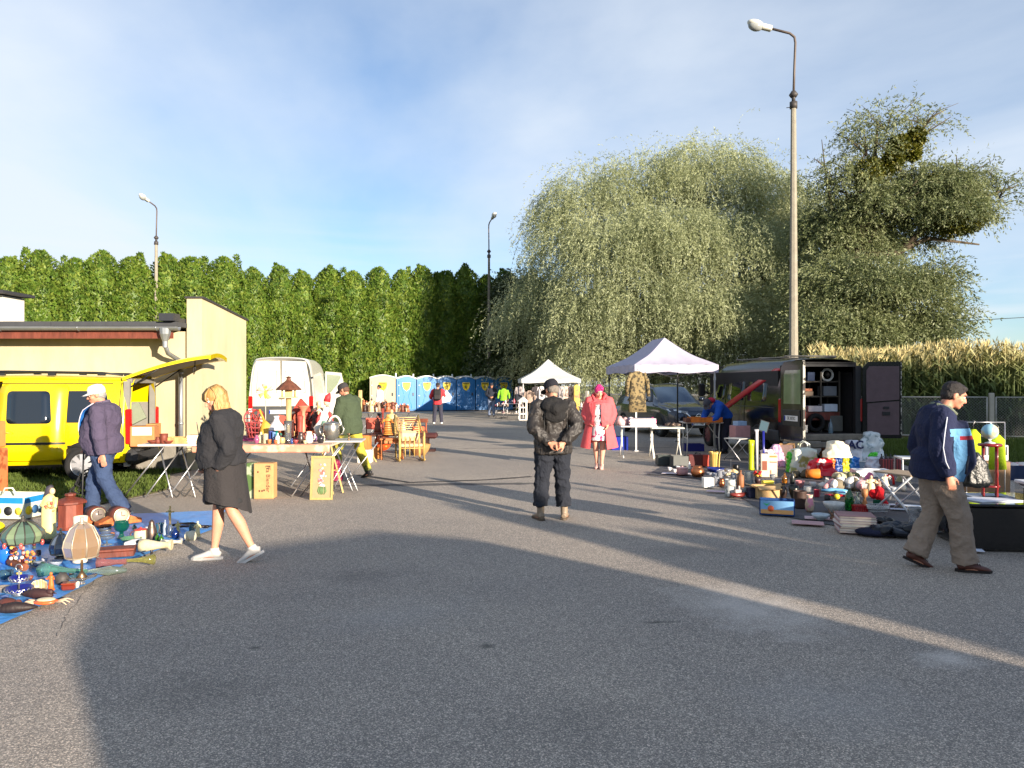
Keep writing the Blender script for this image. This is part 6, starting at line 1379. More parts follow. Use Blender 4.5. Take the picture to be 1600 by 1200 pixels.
# glassware, jugs
gl=glass((214,226,232),.08)
o=vessel('goblet','dark green ribbed glass goblet behind the glass bowls','glassware',[(.6,0),(.55,.04),(.3,.2),(.25,.38),(.7,.45),(1,.7),(.9,.95),(.95,1)],24*K(840),29*K(840),M((16,84,72),rough=.08,coat=.6,trans=.4),wob=lambda a,z:1+.05*math.sin(9*a));LT(o,190,841)
o=vessel('glass_bowl','clear cut-glass bowl stacked behind, next to the green goblet','glassware',BOWL,19*K(838),13*K(838),gl,wob=lambda a,z:1+.04*math.sin(12*a));LT(o,165,838)
o=vessel('glass_bowl','clear footed glass bowl in front of the other clear bowl','glassware',GOB,24*K(850),17*K(850),gl,wob=lambda a,z:1+.04*math.sin(12*a));LT(o,167,851)
o=vessel('enamel_pot','cream enamel pot with red lid beside the pewter jug','pot',POT,22*K(842),17*K(842),cer((220,206,170)),handle=2,lid=(178,60,52),hm=M((92,56,48)));LT(o,220,843,.3)
o=vessel('coffee_pot','dark pewter coffee pot with curled handle','pot',[(.8,0),(.95,.1),(1,.4),(.7,.65),(.5,.78),(.55,.85),(.3,.95),(.1,1)],17*K(842),34*K(842),metal((112,96,88),.45),handle=1,inner=False);LT(o,237,843,.2)
o=vessel('glass_dish','shallow green pressed-glass dish before the enamel pot','glassware',BOWL,34*K(846),8*K(846),M((110,170,130),rough=.08,trans=.6,coat=.4),wob=lambda a,z:1+.06*math.sin(8*a));LT(o,205,847)
for i,(x,y)in enumerate(((246,846),(252,848))):o=vessel('small_bottle',['small green glass bottle, left of the pair','small green glass bottle, right of the pair'][i],'bottle',BOT,8*K(846),14*K(846),M((60,120,30),rough=.1,trans=.5,coat=.4),inner=False,n=12,group='small green bottles');LT(o,x,y)
# wooden book-shaped box
o=thing('wooden_box','flat brown wooden box with metal corners lying before the goblet','box');mb=MB();mb.box((0,0,.03),(.36,.2,.06),None,.006);mb.build('tray',wood((112,54,40)),o);mb=MB();mb.box((0,0,.075),(.37,.21,.024),None,.006);mb.build('lid',wood((128,66,50)),o);LT(o,182,868,R(20))
def lying(prof,w,L_,mat,name,label,px,py,rz,cat='vase',n=20,wob=None,thick=.06,sq=1):
 mb=MB();pr=[(r*w/2,(z-.5)*L_)for r,z in prof];mb.lathe(pr+[(max(.001,r-.07*w),z)for r,z in pr[::-1]],n=n,wob=wob,cap=False);mb.lathe([(pr[0][0],pr[0][1]),(.001,pr[0][1]+.002)],n=n,cap=False)
 o=solo(mb,name,mat,label,cat);o.rotation_euler=(R(90),0,rz+R(90));o.location=G(px,py,ZT)+Vector((0,0,w/2*max(a for a,_ in prof)));return o
lying([(.8,0),(.86,.03),(.5,.12),(.55,.4),(.95,.8),(1,1)],.13,.30,cer((206,194,156),pat=('noise',(170,110,90),9,.3)),'ceramic_vase','cream ceramic vase lying on its side with round foot towards the asphalt',244,862,R(-172))
lying([(.5,0),(.9,.3),(1,.6),(.7,.9),(.8,1)],.12,.22,cer((206,206,210),pat=('spots',(66,62,66),14,.3)),'ceramic_vase','white vase with black floral pattern lying down',214,860,R(12))
lying([(.7,0),(.4,.2),(.6,.6),(.9,1)],.075,.2,cer((214,206,186)),'ceramic_vase','small pale vase lying behind the cream vase',268,852,R(-170))
wv_=lambda a,z:1+.10*math.sin(5*a)*max(0,z*4)
lying([(.35,0),(.32,.5),(.5,.75),(1,1)],.10,.40,M((226,222,130),rough=.08,trans=.85,coat=.5),'glass_vase','yellow and clear glass trumpet vase lying down',205,884,R(12),wob=wv_)
lying([(.5,0),(.4,.3),(.7,.8),(1,1)],.11,.24,M((226,150,150),rough=.08,trans=.8,coat=.5),'glass_vase','pink-rimmed glass trumpet vase lying beside the yellow one',175,888,R(-165),wob=wv_)
lying([(.3,0),(.35,.4),(.8,.85),(1,1)],.13,.42,M((150,222,196),rough=.08,trans=.85,coat=.5),'glass_vase','mint-green ruffled glass vase lying before the lamp',100,903,R(172),wob=wv_)
lying([(.2,0),(.5,.3),(.9,.6),(.4,1)],.10,.34,M((214,236,220),rough=.08,trans=.88,coat=.5),'glass_vase','leaf-shaped pale green glass vase lying at the tarpaulin edge',165,900,R(8))
o=vessel('candlestick','small dark metal candlestick beside the lying vases','candlestick',BELL,24*K(876),14*K(876),metal((96,92,96)),inner=False);LT(o,237,872)
# crucifix, bottles, small figures on the right tip
o=thing('crucifix','gilt crucifix figure standing on a clear glass base','crucifix');k=K(838)
mb=MB();mb.lathe([(6*k,0),(6*k,2*k),(3.5*k,4*k),(4.5*k,14*k),(2*k,22*k)],n=12);mb.build('base',gl,o);mb=MB();mb.box((0,0,36*k),(2.2*k,2*k,32*k));mb.box((0,0,42*k),(14*k,2*k,2*k));mb.tube([(0,-2*k,28*k),(0,-2*k,40*k),(5*k,-2*k,43*k)],[1.6*k,2*k,.8*k],7);mb.ell((0,-2*k,45*k),2.4*k);mb.build('cross',metal((206,186,130)),o);LT(o,266,838)
for i,(px,py,w,h,c,l)in enumerate([(258,836,7,26,(206,222,240),'slim clear glass bottle left of the crucifix'),(274,840,13,17,(20,50,120),'dark blue glass jug below the crucifix'),(250,832,14,16,(80,130,150),'teal glass jar right of the pewter coffee pot'),(300,836,10,18,(60,120,140),'teal glass tumbler beside the white cherub')]):
 LT(vessel('glass_bottle',l,'glassware',BOT if i<2 else CAN,w*K(py),h*K(py),M(c,rough=.06,trans=.55,coat=.5),n=14),px,py)
LT(figurine('figurine','cream cherub figurine nearest the end of the tarpaulin','figurine',27*K(838),(222,210,160),seed=3),309,838)
LT(figurine('figurine','small gilt figurine between the crucifix and the white reel','figurine',20*K(832),(206,186,110),seed=4),278,832)
o=solo(MB().lathe([(.055,0),(.055,.012),(.02,.014),(.02,.05),(.055,.052),(.055,.064),(.001,.066)],n=20),'reel',M((220,214,190),rough=.6),'white round reel standing on edge near the cherub','reel');o.rotation_euler=(R(80),0,R(70));o.location=G(294,838,.08)
for i in range(4):
 r_=random.Random(i+40);mb=MB();L_=r_.uniform(.18,.34);mb.tube([(-L_/2,0,.02),(0,.02,.03),(L_/2,0,.02)],[.016,.012,.022],8);mb.ell((L_/2,0,.022),(.035,.03,.02))
 LT(solo(mb,'old_tool',metal((54,48,46),.5),['black iron pliers-like tool nearest the crucifix','black iron tool lying across the others','long dark tool at the far edge of the tarpaulin','dark tool beside the chain'][i],'tool','dark iron tools on the tarpaulin'),284+i*9,822+(i%2)*4,r_.uniform(-.7,.7))
mb=MB();r_=random.Random(4)
for i in range(16):c=Vector((-.2+.025*i,.03*math.sin(i*.9),.012));mb.tube([c+Vector((.018*math.cos(a),.012*math.sin(a)*(1 if i%2 else .3),.012*math.sin(a)*(0 if i%2 else 1)))for a in[i_*.785 for i_ in range(8)]],.004,5,closed=True)
LT(solo(mb,'chain',metal((70,66,60)),'dark metal chain at the very tip of the tarpaulin','chain'),326,824,.1)
# lower-left group
o=thing('cake_stand','two-tiered cobalt blue glass cake stand with silver rim','cake stand');k=K(928)
for z,r in((6*k,21*k),(24*k,15*k)):mb=MB();mb.lathe([(r*.8,z),(r*.82,z+.003),(r,z+8*k),(r*.97,z+8*k),(r*.8,z+.01),(.001,z+.01)],n=28);t_=mb.build('tier',M((14,20,110),rough=.1,coat=.6),o);mb=MB();mb.tube([(r*math.cos(a)*1.0,r*math.sin(a),z+5*k+.012*math.sin(a*16))for a in[2*math.pi*i/64 for i in range(64)]],.0045,5,closed=True);mb.tube([(r*.84*math.cos(a),r*.84*math.sin(a),z+1.2*k)for a in[2*math.pi*i/32 for i in range(32)]],.004,5,closed=True);mb.build('rim',metal((226,220,206),.25),t_)
mb=MB();mb.cyl((0,0,0),(0,0,44*k),.006);mb.lathe([(.05,0),(.04,6*k),(.01,7*k)],n=12);mb.tube([(.03*math.cos(a),0,47*k+.03*math.sin(a))for a in[2*math.pi*i/14 for i in range(14)]],.004,5,closed=True);mb.build('stem',metal((220,216,206),.25),o);LT(o,30,930)
lying([(.9,0),(1,.05),(.75,.2),(.8,.5),(1,.8),(.9,.86),(.5,.88),(.85,.93),(.5,1)],.075,.38,wood((120,62,34)),'wooden_pepper_mill','long turned brown wooden mill with brass end lying down',26,888,R(-38)+math.pi,cat='pepper mill')
def bird(px,py,L_,rz,col,label,name='carved_bird'):
 mb=MB();mb.tube([(-L_*.5,0,L_*.12),(-L_*.3,0,L_*.14),(0,0,L_*.16),(L_*.25,0,L_*.15),(L_*.42,0,L_*.14),(L_*.5,0,L_*.12)],[(L_*.04,L_*.02),(L_*.12,L_*.09),(L_*.17,L_*.15),(L_*.14,L_*.13),(L_*.08,L_*.08),(L_*.03,L_*.03)],14,side=(0,1,0));mb.ell((L_*.42,0,L_*.22),(L_*.1,L_*.08,L_*.09));mb.tube([(L_*.48,0,L_*.21),(L_*.62,0,L_*.19)],[(L_*.04,L_*.025),(L_*.01,L_*.01)],7)
 return LT(solo(mb,name,wood(col),label,'carving'),px,py,rz)
bird(58,936,.31,R(-10),(58,34,34),'dark brown carved wooden duck beside the blue cake stand');bird(12,952,.31,R(-22),(98,50,40),'reddish brown carved bird in the lower left corner of the tarpaulin');bird(26,958,.30,R(-160),(42,30,30),'small blackish carved bird lying in front of the reddish one')
o=thing('crab_dish','orange crab-shaped ceramic dish with pale shell','dish');mb=MB();mb.ell((0,0,.022),(.10,.065,.022),18,8);mb.build('dish',cer((214,92,40)),o);mb=MB();mb.ell((0,0,.04),(.075,.048,.018),16,8);mb.build('shell',cer((206,190,150)),o)
mb=MB();[mb.tube([(s*.08,y,.02),(s*.15,y*1.6,.03),(s*.19,y*2.3,.008)],[.008,.006,.003],5)for s in(1,-1)for y in(-.03,0,.03)];
for s in(1,-1):
 for y in(-.03,0,.03):mb=MB();mb.tube([(s*.08,y,.02),(s*.15,y*1.6,.03),(s*.19,y*2.3,.008)],[.008,.006,.003],5);mb.build('leg',M((196,170,140)),o)
LT(o,72,944,R(8))
LT(figurine('figurine','orange carved figure standing in front of the mint-green vase','figurine',32*K(922),(214,104,44),seed=5,wide=.9),80,922)
mb=MB();mb.ell((0,0,.06),(.06,.05,.06),12,9)
mb.v=[(x*(1+.25*mnoise.noise(Vector((x,y,z))*30)),y,z*(1+.2*mnoise.noise(Vector((y,z,x))*28)))for x,y,z in mb.v];LT(solo(mb,'rock',M((70,66,64),rough=.6,var=.4,vs_=20),'dark rough stone ornament beside the orange figure','stone'),97,915)
o=thing('trinket_box','small dark red lacquer box nearest the asphalt','box');mb=MB();mb.box((0,0,.025),(.11,.08,.05),None,.012);mb.build('tray',M((110,44,30),rough=.2,coat=.5),o);mb=MB();mb.box((0,0,.058),(.115,.085,.014),None,.005);mb.build('lid',M((130,54,34),rough=.2,coat=.5),o);LT(o,108,921,.3)
o=vessel('shell_compact','pale shell-shaped dish leaning open between the duck and the orange figure','dish',BOWL,.15,.06,cer((206,190,150),pat=('stripes',(180,150,110),14,.5)),wob=lambda a,z:1+.05*math.sin(14*a));LT(o,62,922,0,(R(50),0,.3))
for i,(px,py,w,h,c,l)in enumerate([(8,905,26,14,(60,96,120),'blue cut-glass bowl left of the wooden mill'),(4,925,20,10,(160,150,140),'grey glass ashtray at the left edge'),(60,885,22,7,(150,160,176),'crumpled clear glass dish behind the mill end'),(88,884,20,9,(190,200,214),'clear glass dish behind the mint-green vase')]):
 LT(vessel('glass_dish',l,'glassware',BOWL,w*K(py),h*K(py),M(c,rough=.08,trans=.5,coat=.5),wob=lambda a,z:1+.05*math.sin(10*a)),px,py)
 # small things that fill the gaps on the tarpaulin
XF=[(120,918,9,10,CUP,(226,220,206),'tiny white cup'),(48,906,9,7,BOWL,(120,60,40),'tiny brown bowl'),(140,876,9,12,VASE,(214,206,190),'small cream vase'),(150,862,8,10,JUG,(90,110,150),'small blue-grey jug'),(196,856,7,8,POT,(206,196,160),'tiny cream pot'),(218,852,7,7,CUP,(150,180,190),'tiny pale glass cup'),(60,868,9,9,POT,(70,50,44),'small brown pot'),(70,878,10,6,BOWL,(190,190,200),'little silver dish'),(108,866,8,12,BELL,(190,170,120),'small brass bell'),(230,830,7,7,CUP,(206,206,210),'tiny white egg cup'),(210,828,8,9,VASE,(60,90,80),'small green vase'),(256,852,6,8,CAN,(206,160,90),'little amber tin'),(176,838,7,7,POT,(150,90,60),'tiny terracotta pot'),(284,846,7,6,BOWL,(120,130,150),'small pewter dish'),(146,846,9,8,BOWL,(206,196,180),'small ivory dish'),(30,902,9,8,CUP,(206,180,90),'tiny brass cup'),(8,938,12,8,BOWL,(70,90,140),'small blue saucer'),(112,900,8,9,POT,(96,80,70),'small grey-brown pot')]
for i,(x,y,w,h,pr,c,l)in enumerate(XF):
 nb=min([(abs(x-a)+abs(y-b),n_)for a,b,n_ in((128,905,'the amber lamp'),(76,846,'the madonna statue'),(190,841,'the green goblet'),(220,843,'the enamel pot'),(266,838,'the crucifix'),(30,925,'the cobalt cake stand'),(205,884,'the yellow trumpet vase'),(36,885,'the stained-glass lamp'),(97,912,'the dark stone'))])[1]
 LT(vessel('trinket',l+' on the blue tarpaulin near '+nb,'ornament',pr,w*K(y),h*K(y),cer(c),n=12,inner=pr is not BELL),x,y)
 # ============================================================ yellow van load, small table, long tables
def at(o,p,rz=0):o.location=p;o.rotation_euler=(0,0,rz);return o
o=box('cardboard_box','brown cardboard box with torn paper label standing in the boot of the yellow van','box',.40,.34,.36,card((176,116,70)),side=[(0,.75,.8,.4,(206,196,180))]);at(o,P(226,0,13.15).xy.to_3d()+Vector((0,0,.60)),R(12))
o=box('cardboard_box','second cardboard box at the right end of the boot of the yellow van','box',.16,.40,.38,card((188,130,76)));at(o,P(240,0,13.5).xy.to_3d()+Vector((0,0,.60)),R(12))
o=box('folding_case','grey-green flat case leaning open in the boot of the yellow van','case',.42,.05,.34,M((124,132,112),rough=.6));o.rotation_euler=(R(-15),R(-28),R(12));o.location=P(212,0,13.6).xy.to_3d()+Vector((0,0,.98))
# the load inside the sliding door
for i,(dx,z,w,h,c,l)in enumerate([(-9.05,.46,.5,.3,(120,84,60),'brown carton on the floor behind the open sliding door'),(-9.0,.80,.45,.22,(150,160,176),'grey-blue crate behind the open sliding door'),(-9.1,1.04,.4,.22,(206,96,40),'orange carton on top behind the open sliding door')]):
 at(box('carton',l,'box',w,.4,h,card(c)),Vector((dx,12.9,z)),R(10))
plasm=M((206,176,150),rough=.5,var=.1,vs_=4);legm=metal((176,176,178),.4)
# left small table
Yt1=11.3;zt=.80;p=P(276,0,Yt1)
t_=lattice_table('folding_table','small folding table with brown wooden trinkets beside the yellow van',.92,.6,zt,M((206,200,190),rough=.5),legm,'x');at(t_,Vector((p.x,Yt1,0)),R(4))
def on(o,px,Y,z,rz=0):q=P(px,0,Y);o.location=(q.x,Y,z);o.rotation_euler=(0,0,rz);return o
for i,(px,w,h,pr,l)in enumerate([(239,.16,.05,BOWL,'low red-brown wooden bowl, leftmost on the small table'),(247,.10,.10,JUG,'small red-brown turned wooden jug on the small table'),(256,.12,.15,CUP,'tall red-brown wooden cup with wide rim on the small table'),(263,.15,.05,BOWL,'low red-brown wooden bowl right of the tall cup')]):on(vessel('wooden_bowl' if pr is BOWL else 'wooden_cup',l,'woodware',pr,w,h,wood((120,56,40)),n=16),px,11.15,zt)
o=box('wooden_tray','shallow pale wooden tray box on the small table','tray',.36,.28,.09,wood((206,168,106)),1,.01);on(o,281,11.3,zt,.05)
o=books('envelope_stack','stack of cream papers at the right end of the small table',7,.2,.26,.12,[(216,196,150)]);on(o,306,11.3,zt,.2)
# long pink-topped front table
Yf=11.1;ztop=.80;xa,xb=P(300,0,Yf).x,P(515,0,Yf).x
t_=lattice_table('trestle_table','long table with thick pink-orange edge crowded with bric-a-brac',xb-xa,.75,ztop-.02,plasm,legm,'x',.03);at(t_,Vector(((xa+xb)/2,Yf+.36,0)))
mb=MB();mb.box((0,-.36,ztop-.07),(xb-xa,.05,.12),None,.015);mb.build('edge_board',M((206,142,116),rough=.6,pat=('noise',(222,176,150),5,.42)),t_)
Yb=12.15;xa2,xb2=P(330,0,Yb).x,P(506,0,Yb).x
t2=lattice_table('trestle_table','rear table under a magenta cloth behind the long table',xb2-xa2,.8,ztop-.03,M((90,24,60)),legm,'x',.03);at(t2,Vector(((xa2+xb2)/2,Yb+.42,0)))
mb=MB();w_,d_=xb2-xa2+.1,.9;mb.grid(lambda u,v:Vector(((u-.5)*w_,(v-.5)*d_ if .1<v<.9 else(v-.5)*d_*.98,(ztop-.01-(.14 if v<.05 else 0))+.006*math.sin(u*40+v*9))),40,10);o=mb.build('table_cloth',cloth((122,36,84)),fix=False);tag(o,'magenta cloth spread over the rear table of the stall','tablecloth');at(o,Vector(((xa2+xb2)/2,Yb+.42,0)))
t3=lattice_table('folding_table','grey metal-topped folding table carrying the pewter urn',.62,.6,ztop-.0,M((178,176,172),rough=.4),legm,'x',.03);at(t3,Vector((P(536,0,11.9).x,12.0,0)),R(5))
k1=Yf/F;k2=12.4/F;z1=ztop;z2=ztop+.01
FW=[(408,Yf+.2,11,17,BOT,(222,206,160),'cream tin bottle, leftmost on the long table',0),(415,Yf+.1,8,15,CAN,(206,190,150),'small cream tin beside the cream bottle',0),(423,Yf+.25,7,18,CAN,(26,44,120),'dark blue tall tin on the long table',0),(428,Yf+.2,6,17,CAN,(90,130,190),'light blue tall tin right of the dark blue one',0),(434,Yf+.1,8,16,BOT,(226,226,220),'white bottle with flared shoulders on the long table',0),(421,Yf+.02,6,7,CUP,(206,110,50),'orange little cup in front of the blue tins',0),(431,Yf+.02,6,6,CUP,(200,96,46),'orange little cup in front of the white bottle',0),
(441,Yf+.1,9,9,POT,(190,170,110),'small ochre jar right of the white bottle',0),(450,Yf+.25,13,34,TALL,(170,180,184),'tall cut-glass vase in the middle of the long table',1),(462,Yf+.05,9,6,BOWL,(150,60,60),'small red bowl on the long table',0),(470,Yf+.1,10,18,JUG,(56,40,36),'dark brown tankard left of the white pitcher',2),(483,Yf+.15,13,18,JUG,(232,226,214),'white china pitcher with painted flower',2),(501,Yf+.15,11,11,CUP,(30,28,34),'black mug at the right end of the long table',2),(456,Yf+.05,5,8,VASE,(40,70,140),'tiny blue vase beside the cut-glass vase',0),(477,Yf+.02,7,5,BOWL,(216,200,150),'tiny cream dish at the front edge of the long table',0),(492,Yf+.4,7,12,VASE,(160,120,170),'small lilac vase behind the white pitcher',0),(401,Yf+.1,9,13,VASE,(150,70,110),'small magenta vase at the left end beside the black shirt',0)]
for px,Y,w,h,pr,c,l,hd in FW:
 k=Y/F;m=cer(c)if hd!=1 else glass((226,232,236),.08)
 on(vessel('pitcher' if hd==2 else 'jar',l,'pitcher' if hd==2 else 'ornament',pr,w*k,h*k,m,handle=1 if hd==2 else 0,n=16,wob=(lambda a,z:1+.04*math.sin(8*a))if hd==1 else None),px,Y,z1)
 # the rear table: tall decorative things
def on2(o,px,dy=0,rz=0):return on(o,px,12.4+dy,z2,rz)
o=thing('oil_lamp','oil lamp with grey glass shade and turquoise bowl on the rear table','lamp')
mb=MB();mb.lathe([(.05,0),(.06,.02),(.09,.06),(.085,.085),(.03,.10),(.02,.14)],n=18);mb.build('font',M((20,120,110),rough=.1,coat=.6),o);mb=MB();mb.lathe([(.14,.14),(.135,.16),(.10,.23),(.055,.28),(.035,.33),(.05,.37),(.035,.37)],n=20);mb.build('lamp_shade',M((190,190,194),rough=.15,coat=.4),o);on2(o,432,-.35)
o=thing('bird_house','pale wooden bird feeder with brown roof on a post','bird feeder');mb=MB();mb.cyl((0,0,0),(0,0,.66),.045,n=10);mb.box((0,0,.67),(.30,.26,.02));mb.build('post',wood((216,186,130)),o)
mb=MB();[mb.cyl((x,y,.68),(x,y,.82),.014,n=6)for x in(-.1,.1)for y in(-.08,.08)];mb.box((0,0,.74),(.12,.1,.12));mb.build('cabin',wood((226,196,120)),o)
mb=MB();mb.lathe([(.20,.79),(.21,.80),(.12,.89),(.04,.95),(.03,.99),(.05,1.0),(.001,1.02)],n=8);mb.s=[False]*len(mb.s);mb.build('roof',wood((110,66,46)),o);on2(o,451,-.2,.3)
o=thing('whirligig','yellow and pink painted flower windmill figure on a thin rod','whirligig');mb=MB();mb.cyl((0,0,0),(0,0,.62),.007,n=6);mb.build('rod',wood((210,200,180)),o);mb=MB();mb.ell((0,0,.72),(.03,.02,.08));mb.ell((0,0,.84),(.03,.03,.03));mb.build('body',M((224,196,60)),o)
for a in(.5,1.7,2.7,3.8,5.2):mb=MB();mb.tube([(.02*math.cos(a),-.01,.76+.02*math.sin(a)),(.12*math.cos(a),-.02,.76+.11*math.sin(a)),(.14*math.cos(a+.3),-.01,.76+.13*math.sin(a+.3))],[(.01,.006),(.035,.008),(.01,.006)],8,side=(0,0,1));mb.build('blade',M((222,170,140)if a<3 else(206,180,110)),o)
on2(o,415)
o=thing('wooden_mandolin','yellow mandolin-shaped wooden ornament','ornament');mb=MB();mb.tube([(0,0,.02),(0,0,.1),(0,0,.22),(-.02,0,.30)],[(.06,.04),(.10,.05),(.08,.04),(.02,.02)],14,side=(1,0,0));mb.build('body',wood((222,176,60)),o);mb=MB();mb.tube([(-.02,0,.28),(-.10,0,.48)],.018,8);mb.build('neck',wood((214,160,50)),o);on2(o,415,-.4)
rw=wood((176,70,56))
o=solo(MB().prism([(-.13,0,.42),(.02,0,.64),(.22,0,.42)],(0,.1,0)).box((0,.05,.21),(.06,.06,.42)),'toy_roof',rw,'red carved triangular roof ornament on a post, right of the bird feeder','ornament');on2(o,467,.2)
mb=MB();mb.prism([(.13*math.cos(a),0,.32+.13*math.sin(a))for a in[math.pi*.9+math.pi*1.1*i/12 for i in range(13)]],(0,.02,0));mb.box((0,.01,.1),(.02,.02,.2));on2(solo(mb,'wooden_fan',M((190,84,70),rough=.5),'red half-round wooden fan left of the post of the bird feeder','ornament'),447,.35)
o=solo(MB().lathe([(.06,0),(.06,.02),(.035,.05),(.045,.3),(.055,.36),(.03,.38)],n=14),'wooden_vase',rw,'tall dark red turned wooden vase','vase');on2(o,469,-.3)
o=solo(MB().lathe([(.07,0),(.07,.02),(.035,.06),(.03,.42),(.05,.46),(.10,.52),(.11,.53),(.02,.50)],n=16),'pedestal',M((212,130,104),rough=.5),'pink painted fretwork pedestal with flared top','stand');on2(o,474,-.1)
for i in range(2):on2(solo(MB().box((0,0,.26),(.05,.04,.52),None,.008).box((0,0,.40),(.22,.035,.04),None,.006),'cross',wood([(200,96,76),(150,50,44)][i]),['pale red wooden cross leaning behind the pedestal','dark red wooden cross on the rear table'][i],'cross'),479+i*8,.3,.1-.3*i)
o=box('wooden_box','bright orange wooden box on the rear table','box',.17,.14,.12,wood((220,116,60)));on2(o,490,-.2)
for i in range(4):mb=MB();mb.tube([(.15*math.cos(a),0,.3+i*.0+.15*math.sin(a))for a in[2*math.pi*j/20 for j in range(20)]],.012,6,closed=True);[mb.tube([(0,0,.3),(.15*math.cos(a),0,.3+.15*math.sin(a))],.008,5)for a in[j*.785 for j in range(8)]];mb.box((0,0,.075),(.03,.03,.15));on2(solo(mb,'spoked_ornament',rw if i%2 else M((196,60,66)),['red spoked toy wheel, leftmost of the four','red spoked toy wheel beside the wicker basket','red spoked toy wheel beside the orange box','red spoked toy wheel nearest the pewter urn'][i],'ornament','red spoked wooden wheels'),(396,403,485,496)[i],.3-.2*(i%2),R((20,-20,30,-25)[i]))
o=thing('santa_figure','tall red and white figure with pointed hat hanging at the end of the rear table','figurine');mb=MB();mb.tube([(0,0,.05),(0,0,.3),(.02,0,.5)],[(.08,.06),(.07,.06),(.05,.04)],12);mb.build('body',M((222,222,206),pat=('noise',(90,130,120),6,.45)),o);mb=MB();mb.ell((.03,0,.58),.055);mb.build('head',M((226,180,150)),o);mb=MB();mb.tube([(.03,0,.60),(.05,0,.68),(.08,0,.74)],[.06,.05,.015],10);mb.build('hat',M((196,44,50)),o)
for s in(1,-1):mb=MB();mb.tube([(.05*s,0,.42),(.12*s,-.03,.3),(.13*s,-.04,.2)],[.03,.025,.015],8);mb.build('arm',M((190,60,60)),o)
on2(o,508,-.1)
mb=MB();mb.tube([(.02,0,.05),(-.04,0,.18),(.02,0,.30),(.05,0,.42),(.0,0,.47),(-.06,0,.44)],[(.08,.06),(.06,.05),(.02,.02),(.018,.018),(.025,.02),(.008,.008)],10);on2(solo(mb,'swan_figure',cer((226,222,206)),'white long-necked bird figure beside the pewter urn','figurine'),499,-.3)
mb=MB();[mb.tube([(.16*math.cos(a)*s,.12*math.sin(a)*s,z)for a in[2*math.pi*j/18 for j in range(18)]],.008,5,closed=True)for z,s in((.02,.7),(.1,.85),(.18,1),(.26,1.05))];[mb.tube([(.11*math.cos(a),.085*math.sin(a),.02),(.17*math.cos(a),.127*math.sin(a),.27)],.007,5)for a in[2*math.pi*j/14 for j in range(14)]]
on2(solo(mb,'wire_basket',M((150,60,60),rough=.5),'red wire basket at the left end of the rear table','basket'),399,-.3)
o=vessel('pewter_urn','big pewter urn with lid and handle on the grey table','urn',[(.4,0),(.45,.08),(.75,.15),(.95,.35),(1,.55),(.98,.8),(.92,.86),(1,.9),(.95,.94),(.4,1.02),(.1,1.05),(.16,1.12),(.001,1.16)],.27,.29,metal((168,166,158),.3),inner=False,handle=2,n=28);on(o,518,11.9,ztop)
mb=MB();mb.tube([(.10*math.cos(a),0,.11+.16*math.sin(a))for a in[math.pi*j/10 for j in range(11)]],.018,8);on(solo(mb,'white_arch',M((224,220,206)),'white curved swan-neck handle ornament behind the pewter urn','ornament'),523,12.2,ztop+.1)
mb=MB();[mb.cyl((x,0,0),(x,0,.10),.012,n=8)for x in(0,)];mb.lathe([(.03,0),(.012,.02),(.012,.08),(.035,.11),(.03,.11)],n=12);on(solo(mb,'small_goblet',metal((120,96,70)),'small brass goblet on the grey table by the man','goblet'),545,11.85,ztop)
# under the tables
o=box('cardboard_box','tall brown cardboard box with printed lettering standing under the long table','box',30*K(778),.22,55*K(778),card((186,140,92)));put(o,415,778,0,R(3))
for s_,z,x in(('Fra Blender',.26,.045),):text('print',s_,.085,M((60,44,34),var=0),o,(x+.02,-.113,.30),(R(90),R(90),0),.001,1)
text('print','[E',.08,M((60,44,34),var=0),o,(.07,-.113,.46),(R(90),R(90),0),.001)
for z,x in((.40,-.08),(.12,-.06),(.12,-.02),(.13,.01)):mb=MB();mb.box((x,-.112,z),(.02,.003,.025));mb.build('print',M((50,36,28)),o)
o=box('green_box','green and white patterned box beside the brown cardboard box','box',11*K(776),.2,54*K(776),card((150,160,130),pat=('noise',(70,96,50),5,.48)));put(o,394,777,0,R(3))
def paint(seed=1):
 return M((150,136,100),rough=.6,var=.15)
o,q=frame_pic('flower_painting','gold-framed painting of pink and white flowers leaning on the long table',35*K(780),68*K(780),M((172,154,96),rough=.45,metal=.2,bump=.3),paint(),.16)
r_=random.Random(5);h_=68*K(780)
for i in range(30):
 a,rr=r_.uniform(0,6.28),r_.uniform(0,.055);z=r_.choice([.72,.55,.42,.33])*h_;mb=MB();mb.ell(q(rr*math.cos(a),-.003,z+rr*math.sin(a)*1.2),(r_.uniform(.012,.026),.003,r_.uniform(.012,.024)),9,6,Matrix.Rotation(r_.uniform(0,3),3,'Y'));mb.build('painted_flower',M(r_.choice([(216,140,150),(224,206,190),(196,100,96),(206,160,176),(226,216,196)])),o)
for i in range(9):x=r_.uniform(-.05,.05);mb=MB();mb.tube([q(x,-.003,h_*.3),q(x*1.4,-.003,h_*.2),q(x*.8,-.003,h_*.12)],[(.008,.002),(.012,.002),(.003,.002)],6,side=(1,0,0));mb.build('painted_leaf',M((96,120,74)),o)
put(o,502,781,0,R(2))
mb=MB();[mb.tube([(x,.0,0),(x,.28,.72)],.016,4,smooth=False)for x in(-.04,.16)];mb.tube([(-.04,.13,.35),(.16,.13,.35)],.012,4);put(solo(mb,'picture_frame',wood((206,176,110)),'bare pale wooden picture frame leaning behind the flower painting','frame'),524,772,0,R(55))
o=crumple('shopping_bag','dark magenta bag on the ground behind the long table','bag',.34,.24,.36,M((120,24,60),rough=.5),0,4,.04);put(o,520,752,.0);o.location.z=.02
